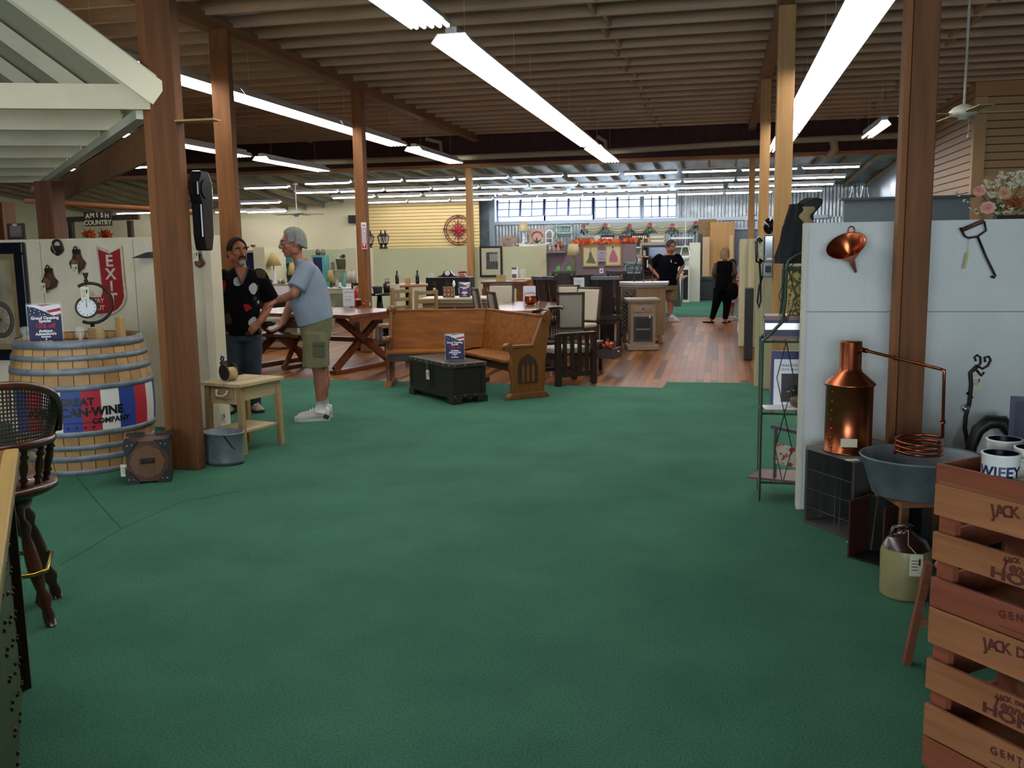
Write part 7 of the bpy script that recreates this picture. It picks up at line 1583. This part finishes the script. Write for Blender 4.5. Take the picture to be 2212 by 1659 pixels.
for i, px in enumerate((1202, 1232)):
    t = thing('feather_boa', 'lime green feather trim at the %s small green lamp' % ('left', 'right')[i], 'feather trim', PY(px, 592, 19.38)); t['kind'] = 'stuff'
    m = MB()
    for k in range(160): c = Vector((R.uniform(-.13, .13), R.uniform(-.04, .04), R.uniform(-.02, .02)-.0)); d = Vector((R.uniform(-1, 1), R.uniform(-1, .3), R.uniform(-.6, 1))).normalized()*.055; s = d.cross(Vector((0, 1, .2))).normalized()*.006; m.add([c-s, c+s, c+d], [(0, 1, 2)])
    m.ob('feathers', mat('lime_feather', '#88a828', .8), t)
t, w, h = pbox('sideboard', 'long low black sideboard along the mauve partition', 'sideboard', 1245, 596, 1302, 640, 20.0, .35, mat('aubergine_black', '#171016', .4), rest=0)
t, w, h = pbox('wooden_box', 'brown box beside the pale blue board in the mauve booth', 'box', 1331, 587, 1357, 602, 19.7, .3, M_cr1); MB().b2(-.3, .3, -.02, .32, -.9, -.02).ob('stand', M_esp, t)
t, w, h = pbox('painted_board', 'pale blue board with black script lettering', 'sign', 1349, 565, 1385, 591, 19.0, .02, mat('pale_blue_board', '#7c9498', .7)); text('Yummy', .13, M_ink, t, (-.02, -.004, h*.70), shear=.4, off=.002); text('Stop by', .12, M_ink, t, (.02, -.004, h*.32), shear=.4, off=.002); MB().b2(-w, w, .03, .3, -.8, h*.1).ob('stand', M_black, t)
# display figurines shelf at left of the booth
t, w, h = pbox('wall_shelf', 'small grey shelf with figurines at the left end of the mauve booth', 'shelf', 1182, 543, 1221, 546, 20.1, .28, mat('grey_shelf2', '#7a7670', .6))
for i, (px, c_) in enumerate(((1188, '#b8b4b0'), (1196, '#a89c8c'), (1206, '#b09484'))):
    p = PY(px, 543, 20.2); k = thing('figurine', 'little china figurine on the grey shelf, %s' % ('leftmost', 'middle one', 'right one')[i], 'figurine', (p.x, 20.2, PY(px, 543, 20.1).z)); MB().lathe([(0, 0), (.04, 0), (.03, .08), (.015, .10), (.022, .13), (0, .155)], n=10).ob('body', mat('china%d' % i, c_, .4), k)
k = thing('flower_arrangement', 'orange and dark red silk flowers above the grey figurine shelf', 'flowers', PY(1204, 531, 20.25))
petals(k, 5, .07, M_fr, 5, (0, 0, -.05), (.10, .02, .06)); petals(k, 3, .07, M_fo, 6, (.03, -.03, .02), (.06, .02, .04)); MB().cyl((0, .0, -.14), (0, 0, -.05), .03, .04, 10).ob('pot', M_whitep, k)
# ---- white framed booth end with dark picture, column
YC = 22.4
struct('wall_middle', MB().b2(PY(1382, 600, YC).x, PY(1445, 600, YC).x, YC, YC+.08, 0, PY(1400, 524, YC).z), mat('white_booth', '#c4c4b4', .8))
struct('wall_middle', MB().b2(PY(1489, 600, 26.9).x, PY(1512, 600, 26.9).x, 26.9, 27.1, 0, PY(1500, 524, 26.9).z), _mats['white_booth'])
t, w, h = pic('large dark framed mirror picture behind the navy shirted man', 1387, 530, 1450, 602, YC-.03, wood('mirror_frame', '#2c1612', '#3c2018', 'z', .4), mat('dark_mirror', '#23232c', .08, .6), .05)
tagcard(t, (-w+.06, -.03, h*.85), .06, .12)
t, w, h = pbox('wooden_box', 'brown wooden box under the dark framed mirror', 'box', 1397, 604, 1420, 628, 21.6, .4, M_cr1, rest=0)
# ---- back wall: swag, rosettes, jewellery boards, shelf goods
YB = 28.70
sw = thing('swag_drape', 'cream fabric swag with six rosettes across the corrugated rear wall', 'drapery', PY(1380, 490, YB)); o = sw.location
pts = [(1260, 489), (1307, 486), (1360, 488), (1404, 485), (1452, 487), (1503, 482)]
P_ = lambda x, y, d=0: PY(x, y, YB+d)-o
M_sw = mat('swag_cream', '#b9b698', .9, bump=.3, bscale=20)
m = MB(); a, b_ = P_(1255, 482), P_(1508, 505); m.b2(P_(1272, 482).x, P_(1500, 482).x, .05, .06, P_(1380, 500).z, P_(1380, 479).z); m.ob('lace_panel', mat('lace_grey', '#a4aaa0', .9), sw)
for i in range(5):
    (xa_, ya_), (xb_, yb_) = pts[i], pts[i+1]
    def dr(u, v):
        sag = 4*u*(1-u); x = xa_+(xb_-xa_)*u; y = ya_+(yb_-ya_)*u+sag*(5+11*v)+1.5*v
        q = P_(x, y); return (q.x, q.y-.05-.05*math.sin(v*PI*4)-.03*sag, q.z)
    o_ = MB().grid(16, 14, dr).ob('swag', M_sw, sw)
for i, (x, y) in enumerate(pts):
    q = P_(x, y, -.14); rose(sw, q, .075, mat('rose_pink', '#b06468', .8)); rose(sw, q+Vector((.11, .02, -.03)), .055, M_wh)
    m = MB()
    for k in range(14): c = q+Vector((R.uniform(-.08, .10), .02, R.uniform(-.28, -.05))); d = Vector((R.uniform(-.5, .5), 0, -1)).normalized()*.08; s = Vector((.022, 0, 0)); m.add([c, c+d*.5+s, c+d, c+d*.5-s], [(0, 1, 2, 3)])
    m.ob('foliage', M_leaf, sw)
struct('wall_middle', MB().b2(PY(1083, 530, 27.8).x, PY(1500, 530, 27.8).x, 27.8, 28.3, 1.50, 1.54).b2(PY(1083, 530, 27.8).x, PY(1500, 530, 27.8).x, 28.25, 28.3, 0, 1.5), _mats['white_booth'])
ZR = 1.541; YR = 28.05
jb = [('jewelry_board', 'black jewellery board with silver pieces on the rear ledge', 1298, 508, 1326, 524, '#131218', 1), ('jewelry_board', 'maroon jewellery board on the rear ledge', 1337, 509, 1362, 524, '#3c1218', 0), ('jewelry_board', 'dark brown jewellery case with white cards on the rear ledge', 1363, 504, 1401, 524, '#1c1012', 1), ('jewelry_board', 'beige earring card board on the rear ledge', 1403, 505, 1437, 526, '#8c8468', 1), ('paper_sign', 'small pale card left of the black jewellery board', 1284, 509, 1296, 520, '#a8a89c', 0), ('wooden_shelf_unit', 'small brown open wooden shelf on the rear ledge', 1242, 514, 1282, 524, '#5c4632', 0)]
for nm, lb, x0, y0, x1, y1, c_, dots in jb:
    t, w, h = pbox(nm, lb, 'display board' if nm[0] == 'j' else ('sign' if nm[0] == 'p' else 'shelf'), x0, y0, x1, y1, YR, .05, mat('jb'+c_, c_, .7), rest=ZR)
    if dots:
        m = MB()
        for i in range(7):
            for j in range(2):
                if R.random() < .85: m.b2(-w*.85+w*1.7*i/7, -w*.85+w*1.7*i/7+.035, -.008, 0, h*(.35+.32*j), h*(.35+.32*j)+.05)
        m.ob('cards', M_whitep, t)
t, w, h = pic('small picture in a light wooden frame beside the jewellery boards', 1388, 507, 1402, 526, YR-.12, mat('light_gold', '#b48c50', .5), mat('brown_print', '#4c2418', .6), .03); t.location.z = ZR
# necklace rack
t = thing('necklace_rack', 'white rail with hanging necklaces on the rear wall behind the navy shirted man', 'rack', PY(1472, 516, 28.5)); o = t.location
MB().b2(-.30, .32, -.02, .03, 0, .05).ob('rail', M_whitep, t); m = MB()
for k in range(13): x = -.26+.045*k; m.tube([(x, -.04, 0), (x+.01, -.05, -.25-.1*R.random()), (x+.02, -.04, 0)], .005, 4)
m.ob('necklaces', mat('necklace_tones', '#5c5c54', .4, .5), t)
t, w, h = pbox('display_cabinet', 'white cabinet with dark glass front and flowers behind the navy shirted man', 'cabinet', 1468, 575, 1489, 650, 26.6, .35, M_white, rest=0); deco(t, w, h, .35, .85, .08, .9, M_black, 'glass_front', -.01, .01)
k = thing('hanging_basket', 'white round hanging basket beside the navy shirted man', 'basket', PY(1480, 555, 26.0)); MB().lathe([(0, -.1), (.10, -.08), (.13, .03), (.12, .03), (.09, -.07), (0, -.08)], n=18).tube([(-.13, 0, .03), (-.08, 0, .25), (0, 0, .32), (.08, 0, .25), (.13, 0, .03)], .012, 6).tube([(0, 0, .32), (0, 0, 1.9)], .006, 4).ob('basket', M_whitep, k)
k = thing('flower_arrangement', 'yellow and pink silk flowers beside the white display cabinet', 'flowers', PY(1473, 600, 26.4)); petals(k, 6, .07, M_wh, 31, (0, 0, 0), (.08, .03, .15)); petals(k, 4, .07, M_pk, 32, (.08, 0, -.05), (.07, .03, .08)); MB().cyl((0, 0, -1.0), (0, 0, 0), .02, n=6).ob('stem', M_leaf, k)
# easels leaning, dark
for i, px in enumerate((1459, 1466)):
    p = G(px, 662); k = thing('folding_easel', 'dark grey folded board leaning behind the navy shirted man, %s' % ('left', 'right')[i], 'board', (p.x, p.y, 0)); MB().bar((0, 0, 0), (-.08, .3, .9), .12, .03).ob('board', mat('dark_grey_green', '#2a302c', .7), k)
p = G(1434, 680); k = thing('yellow_cloth', 'pale yellow cloth hanging low behind the rack by the navy shirted man', 'cloth', (p.x, p.y+.5, 0)); MB().grid(10, 8, lambda u, v: (-.10+.20*u, .04*math.sin(u*12), .02+.55*v)).ob('cloth', mat('pale_yellow_cloth', '#a09a54', .9), k)
# ---- shelf group at left of the rear ledge
ZL = ZR
t, w, h = pic('framed portrait print leaning at the left end of the rear ledge', 1083, 509, 1118, 533, 27.95, mat('oak_frame', '#8c6a48', .5), mat('portrait_print', '#3c403c', .6, col2='#a08070', scale=5), .05); t.location.z = ZL
sh_ = thing('mantel_shelf', 'white decorated shelf board on the rear ledge', 'shelf', (PY(1152, 525, 28.0).x, 28.0, ZL)); MB().b2(-.48, .48, -.1, .15, .12, .15).b2(-.42, .42, -.08, .12, 0, .12).ob('shelf', M_white, sh_)
ZS = ZL+.151
lamp('lamp with pleated cream shade on the white decorated shelf', 1131, 480, 500, 521, 15, 27, 28.0, M_shade, M_whitep, z0=ZS)
t, w, h = pbox('painted_sign', 'pink floral plaque on the white decorated shelf', 'sign', 1143, 494, 1178, 519, 28.08, .03, mat('pink_plaque', '#b48c80', .7), rest=ZS); k = MB().tube([(.16*math.cos(a), -.01, h*.45+.14*math.sin(a)) for a in [j*PI/10 for j in range(20)]], .02, 6, closed=True).ob('painted_wreath', mat('wreath', '#6c5444', .8), t)
for i, (px, c_) in enumerate(((1137, '#b0b0a8'), (1150, '#a08c6c'), (1160, '#2c3c2c'), (1172, '#9ca498'), (1110, '#8c8c94'))):
    k = thing('ornament', ['small white figurine beside the pleated lamp', 'tiny tan ornament before the pink plaque', 'small dark plant ornament before the pink plaque', 'pale green ornament at the right of the pink plaque', 'small grey ornament before the portrait print'][i], 'ornament', (PY(px, 520, 27.92).x, 27.88, ZS if px > 1120 else ZL)); MB().lathe([(0, 0), (.05, 0), (.04, .08), (.02, .11), (.03, .14), (0, .17)], n=10).ob('body', mat('orn%d' % i, c_, .5), k)
k = thing('arched_shelf', 'white arched spice shelf standing on the rear ledge', 'shelf', (PY(1187, 520, 28.1).x, 28.1, ZL)); a, b_ = PY(1179, 520, 28.1), PY(1196, 520, 28.1); w = (b_.x-a.x)/2
MB().b2(-w, -w+.03, -.06, .06, 0, .42).b2(w-.03, w, -.06, .06, 0, .42).b2(-w, w, -.06, .06, .0, .03).b2(-w, w, -.06, .06, .14, .16).b2(-w, w, -.06, .06, .27, .29).tube([(-w, 0, .42), (-w*.5, 0, .50), (0, 0, .53), (w*.5, 0, .50), (w, 0, .42)], .03, 6).ob('frame', M_white, k)
k = thing('plate_shelf', 'pale mint scalloped plate shelf hung on the corrugated rear wall', 'shelf', PY(1220, 520, 28.70)); a, b_ = PY(1202, 520, 28.7), PY(1238, 520, 28.7); w = (b_.x-a.x)/2; hh = PY(1220, 484, 28.7).z-k.location.z; M_mint = mat('mint_paint', '#a4bfae', .6)
MB().b2(-w, w, -.12, .02, hh*.88, hh*.93).b2(-w, w, -.12, .02, hh*.42, hh*.47).b2(-w, w, .02, .03, hh*.3, hh*.5).ob('shelf', M_mint, k)
for s in (-1, 1): MB().prism([(s*w, 0), (s*(w-.03), .05), (s*(w-.05), hh*.2), (s*(w-.02), hh*.42), (s*(w-.07), hh*.62), (s*(w-.03), hh*.85), (s*(w-.03), hh), (s*w, hh)], .14, (0, -.05, 0), 'xz').ob('side', M_mint, k)
# ---- plywood stack, bin, door, exit sign
M_ply = wood('plywood', '#99703c', '#ad8650', 'z', .7, sc=1.5)
t, w, h = pbox('plywood_sheet', 'tall orange-tan plywood sheet leaning against the rear wall', 'board', 1534, 480, 1585, 610, 28.2, .03, M_ply, rest=0)
t, w, h = pbox('chipboard_sheet', 'mottled chipboard sheet behind the plywood at its left', 'board', 1509, 474, 1545, 610, 28.4, .03, mat('chipboard', '#8c744c', .8, col2='#66502e', scale=25), rest=0)
t, w, h = pbox('trim_board', 'narrow pale board leaning in front of the plywood, left one', 'board', 1518, 512, 1532, 612, 28.05, .03, wood('pale_board', '#a88c68', '#b89c78', 'z', .7), rest=0)
t, w, h = pbox('trim_board', 'narrow pale strip leaning at the right edge of the plywood', 'board', 1576, 508, 1582, 612, 28.05, .03, _mats['pale_board'], rest=0)
t, w, h = pbox('metal_rail', 'dark rail standing left of the plywood sheets', 'rail', 1509, 505, 1516, 640, 28.2, .05, mat('dark_rail', '#33302e', .5), rest=0)
t, w, h = pbox('storage_bin', 'large dark grey lidded bin below the plywood', 'bin', 1510, 598, 1545, 648, 27.5, .5, mat('bin_grey', '#1f252a', .5), rest=0, bev=.02); deco(t, w, h, -.03, 1.03, .86, .96, _mats['bin_grey'], 'lid', -.03, .56)
a, b_ = PY(1587, 500, 28.7), PY(1650, 640, 28.7); dr_ = MB().b2(a.x, b_.x, 28.70, 28.74, 0, a.z); o = struct('door_1', dr_, mat('slate_door', '#4b5a66', .35)); MB().b2(a.x-.05, a.x, 28.68, 28.76, 0, a.z+.05).b2(a.x-.05, b_.x, 28.68, 28.76, a.z, a.z+.06).ob('door_frame', mat('door_frame_blue', '#3e4c58', .5), o)
t, w, h = pbox('exit_sign', 'small white EXIT sign with red letters left of the farthest fir post', 'sign', 1608, 462, 1628, 476, 28.76, .06, M_whitep); text('EXIT', h*.95, M_redp, t, (.03, -.004, h*.5), off=.004, sx=.75)
k = thing('vacuum_cleaner', 'machine with an orange rim standing before the slate door', 'machine', (PY(1598, 640, 27.0).x, 27.0, 0)); MB().lathe([(0, 0), (.16, 0), (.17, .4), (.15, .55), (0, .6)], n=16).ob('drum', mat('machine_grey', '#23262a', .5), k); MB().tube([(-.17*math.cos(a), -.17*math.sin(a), .62) for a in [j*PI/8 for j in range(16)]], .03, 6, closed=True).ob('orange_rim', mat('machine_orange', '#b04c1c', .5), k)
k = thing('garment_stand', 'pale grey dust cover hanging by the slate door', 'cover', (PY(1606, 640, 24.5).x, 24.5, 0)); MB().lathe([(.30, .0), (.27, .5), (.16, 1.0), (.03, 1.38)], n=20).ob('cover', mat('grey_cover', '#6c7074', .7), k)
for i, (px, py, Y, m_, r) in enumerate(((1604, 660, 18.3, mat('orange_red', '#b0402c', .6), .08), (1604, 700, 17.0, M_whitep, .09))): k = thing('bag', ['orange-red bundle at the pink booth edge', 'white bundle on the floor at the pink booth edge'][i], 'bag', (PY(px, py, Y).x, Y, 0)); z = PY(px, py, Y).z; MB().lathe([(0, 0), (r*.8, 0), (r, z*.5), (r*.7, z+.1), (0, z+.15)], n=16).ob('body', m_, k)
# ---- pale shabby corner at the left rear
YS = 20.3
struct('wall_middle', MB().b2(PY(578, 600, 21.6).x, PY(775, 600, 21.6).x, 21.6, 21.68, 0, 1.60), M_part)
struct('wall_middle', MB().b2(PY(550, 600, 18.6).x, PY(574, 600, 18.6).x, 18.6, 19.6, 0, PY(560, 534, 18.6).z), _mats['partition_end'])
struct('wall_middle', MB().b2(PY(748, 600, 18.8).x, PY(771, 600, 18.8).x, 18.8, 19.8, 0, PY(760, 536, 18.8).z), _mats['partition_end'])
M_tq = mat('turquoise', '#4f9a98', .6); M_sh2 = mat('tan_shade', '#a8925c', .9); M_pw = mat('pale_painted', '#a3a48e', .7)
cab = thing('painted_cabinet', 'pale painted cabinet under the first tan lamp in the shabby corner', 'cabinet', (PY(598, 640, 18.9).x, 18.9, 0)); zc2 = PY(598, 613, 18.7).z; MB().b2(-.10, .42, -.2, .25, 0, zc2).ob('body', M_pw, cab); d_ = MB().b2(.0, .38, -.215, -.2, zc2-.22, zc2-.05).ob('drawer', M_whitep, cab)
lamp('tall lamp with tan bell shade on the pale painted cabinet', 590, 546, 574, 613, 10, 31, 18.75, M_sh2, M_whitep, z0=zc2+.001)
for i, (px, r, c_) in enumerate(((577, .05, '#8c8674'), (585, .045, '#5c5044'), (605, .05, '#a09c8c'), (612, .045, '#7a6a50'))):
    k = thing('trinket', ['round pale trinket at the left end of the painted cabinet', 'small brown trinket beside the pale round one', 'pale grey trinket right of the tall lamp', 'tan trinket at the right of the painted cabinet'][i], 'ornament', (PY(px, 610, 18.72).x, 18.72, zc2+.001)); MB().lathe([(0, 0), (r, .01), (r*1.1, r), (r*.5, r*1.9), (0, r*2.1)], n=12).ob('body', mat('trk%d' % i, c_, .5), k)
tall = thing('painted_shelf', 'turquoise and white open shelf behind the tan bell lamp', 'shelf', (PY(606, 600, 20.8).x, 20.8, 0)); MB().b2(-.42, .42, .0, .02, .8, PY(600, 541, 20.8).z).ob('back', M_tq, tall)
for z in (.8, 1.06, 1.30): MB().b2(-.42, .42, -.22, .02, z, z+.02).ob('board', M_pw, tall)
for s in (-1, 1): MB().b2(s*.42-.012, s*.42+.012, -.22, .02, 0, 1.45).ob('side', M_pw, tall)
for i, (px, z, r, m_, lb) in enumerate(((612, 1.321, .10, M_tq, 'turquoise bowl on the top board of the painted shelf'), (608, 1.081, .08, M_whitep, 'white pitcher on the middle board of the painted shelf'), (616, 1.081, .05, M_whitep, 'small white cup beside the white pitcher'), (604, .821, .06, mat('red_pot', '#6c1c1c', .5), 'dark red pot on the lower board of the painted shelf'), (618, .821, .06, mat('gilt', '#8c7c4c', .5), 'gilt jar on the lower board of the painted shelf'))):
    k = thing('vessel', lb, 'vessel', (PY(px, 580, 20.68).x, 20.68, z)); MB().lathe([(0, 0), (r*.6, 0), (r, r*.9), (r*.75, r*1.6), (r*.85, r*1.8), (0, r*1.75)], n=16).ob('body', m_, k)
lamp('lamp with narrow tan shade behind the grey shirted man, left side', 629, 568, 594, 625, 7, 16, 19.6, M_sh2, M_tq, z0=.5); k = thing('stool', 'small pale stool under the narrow tan lamp', 'stool', (PY(629, 630, 19.6).x, 19.6, 0)); MB().b2(-.15, .15, -.15, .15, .45, .499).b2(-.13, -.10, -.13, .13, 0, .45).b2(.10, .13, -.13, .13, 0, .45).ob('body', M_pw, k)
cb = thing('turquoise_cabinet', 'turquoise cabinet with dark opening right of the grey shirted man', 'cabinet', (PY(694, 600, 20.6).x, 20.6, 0)); zt2 = PY(694, 551, 20.6).z; MB().b2(-.15, .15, -.15, .15, 0, zt2).ob('body', M_tq, cb); MB().b2(-.11, .10, -.156, -.15, .85, zt2-.05).ob('opening', M_navyp, cb)
for i, (px, c_) in enumerate(((687, '#5a4432'), (698, '#7a6c58'))): k = thing('trinket', ('brown ornament on the turquoise cabinet, left one', 'tan ornament on the turquoise cabinet, right one')[i], 'ornament', (PY(px, 550, 20.55).x, 20.55, zt2+.001)); MB().lathe([(0, 0), (.05, 0), (.06, .06), (.03, .13), (0, .14)], n=10).ob('body', mat('tko%d' % i, c_, .5), k)
dsk = thing('writing_desk', 'white painted writing desk in the shabby corner', 'desk', (PY(732, 640, 18.6).x, 18.6, 0)); zd2 = PY(732, 621, 18.4).z; MB().b2(-.26, .24, -.2, .2, zd2-.03, zd2).ob('top', M_whitep, dsk); MB().b2(-.24, .22, -.18, .18, zd2-.13, zd2-.03).ob('apron', M_pw, dsk)
for x in (-.22, .20):
    for y in (-.15, .15): MB().b2(x-.02, x+.02, y-.02, y+.02, 0, zd2-.13).ob('leg', M_pw, dsk)
lamp('lamp with tall tan shade and dark round base by the white writing desk', 714, 583, 607, 621, 8, 17, 18.5, M_sh2, M_esp, z0=zd2+.001)
for i, (px, h_, r, m_) in enumerate(((729, .16, .05, M_pw), (741, .30, .04, M_tq), (735, .10, .05, M_whitep))): k = thing('vessel', ('pale jar on the white writing desk', 'tall turquoise vase on the white writing desk', 'white dish on the white writing desk')[i], 'vessel', (PY(px, 620, 18.5).x+(.03 if i == 2 else 0), 18.5+(-.1 if i == 2 else .08*i), zd2+.001)); MB().lathe([(0, 0), (r*.7, 0), (r, h_*.3), (r*.5, h_*.75), (r*.7, h_), (0, h_*.98)], n=14).ob('body', m_, k)
wsh = thing('wall_shelf_unit', 'pale rack with planters on the rear pale partition', 'shelf', (PY(737, 600, 21.3).x, 21.3, 0)); MB().b2(-.22, .22, -.1, .1, 1.10, 1.12).b2(-.22, .22, -.1, .1, .8, .82).b2(-.22, -.20, -.1, .1, 0, 1.3).b2(.20, .22, -.1, .1, 0, 1.3).ob('frame', M_pw, wsh)
k = thing('planter', 'grey-green planter bucket on the pale rack', 'planter', (PY(737, 570, 21.3).x, 21.3, 1.121)); MB().lathe([(0, 0), (.09, 0), (.13, .24), (.14, .25), (.10, .24), (0, .22)], n=18).ob('body', mat('planter_grey', '#70745e', .6), k)
k = thing('potted_plant', 'small green plant in the grey-green planter', 'plant', (PY(740, 560, 21.3).x, 21.3, 1.36)); petals(k, 7, .06, M_leaf, 41, (0, 0, .04), (.07, .05, .06), 'leaf')
lamp('lamp with white pleated shade beside the fire extinguisher', 759, 586, 612, 640, 17, 22, 16.0, mat('pleated_white', '#b4aea0', .9, col2='#8e887c', scale=30, stretch=(1, 1, .05)), M_iron, z0=.7); k = thing('plant_stand', 'thin dark stand under the white pleated lamp', 'stand', (PY(759, 640, 16).x, 16, 0)); MB().lathe([(0, 0), (.13, 0), (.02, .04), (.02, .66), (.12, .68), (.12, .699), (0, .699)], n=16).ob('stand', M_esp, k)
# white mantel behind the flowered-shirt man's shoulder
k = thing('white_mantel', 'white mantel with dark opening behind the man in the flowered shirt', 'mantel', (PY(539, 600, 18.9).x, 18.9, 0)); zt3 = PY(540, 541, 18.9).z; MB().b2(-.16, .16, -.12, .12, zt3-.05, zt3).b2(-.14, -.04, -.1, .1, 0, zt3-.05).ob('frame', M_pw, k); MB().b2(-.04, .14, -.05, .1, 0, zt3-.05).ob('opening', M_navyp, k)
k = thing('dried_flowers', 'dark red dried leaves on the white mantel', 'flowers', (PY(540, 538, 18.9).x, 18.9, zt3+.01)); petals(k, 6, .06, M_fr, 51, (0, 0, .04), (.13, .03, .05))
# low furniture glimpsed behind the men
k = thing('white_chest', 'cream chest of drawers glimpsed between the two men', 'cabinet', (PY(592, 650, 16.2).x, 16.9, 0)); MB().b2(-.2, .2, -.2, .2, 0, .78).ob('body', M_pw, k)
for j in range(2): MB().b2(-.18, .18, -.21, -.2, .4+.18*j, .56+.18*j).ob('drawer', M_whitep, k)
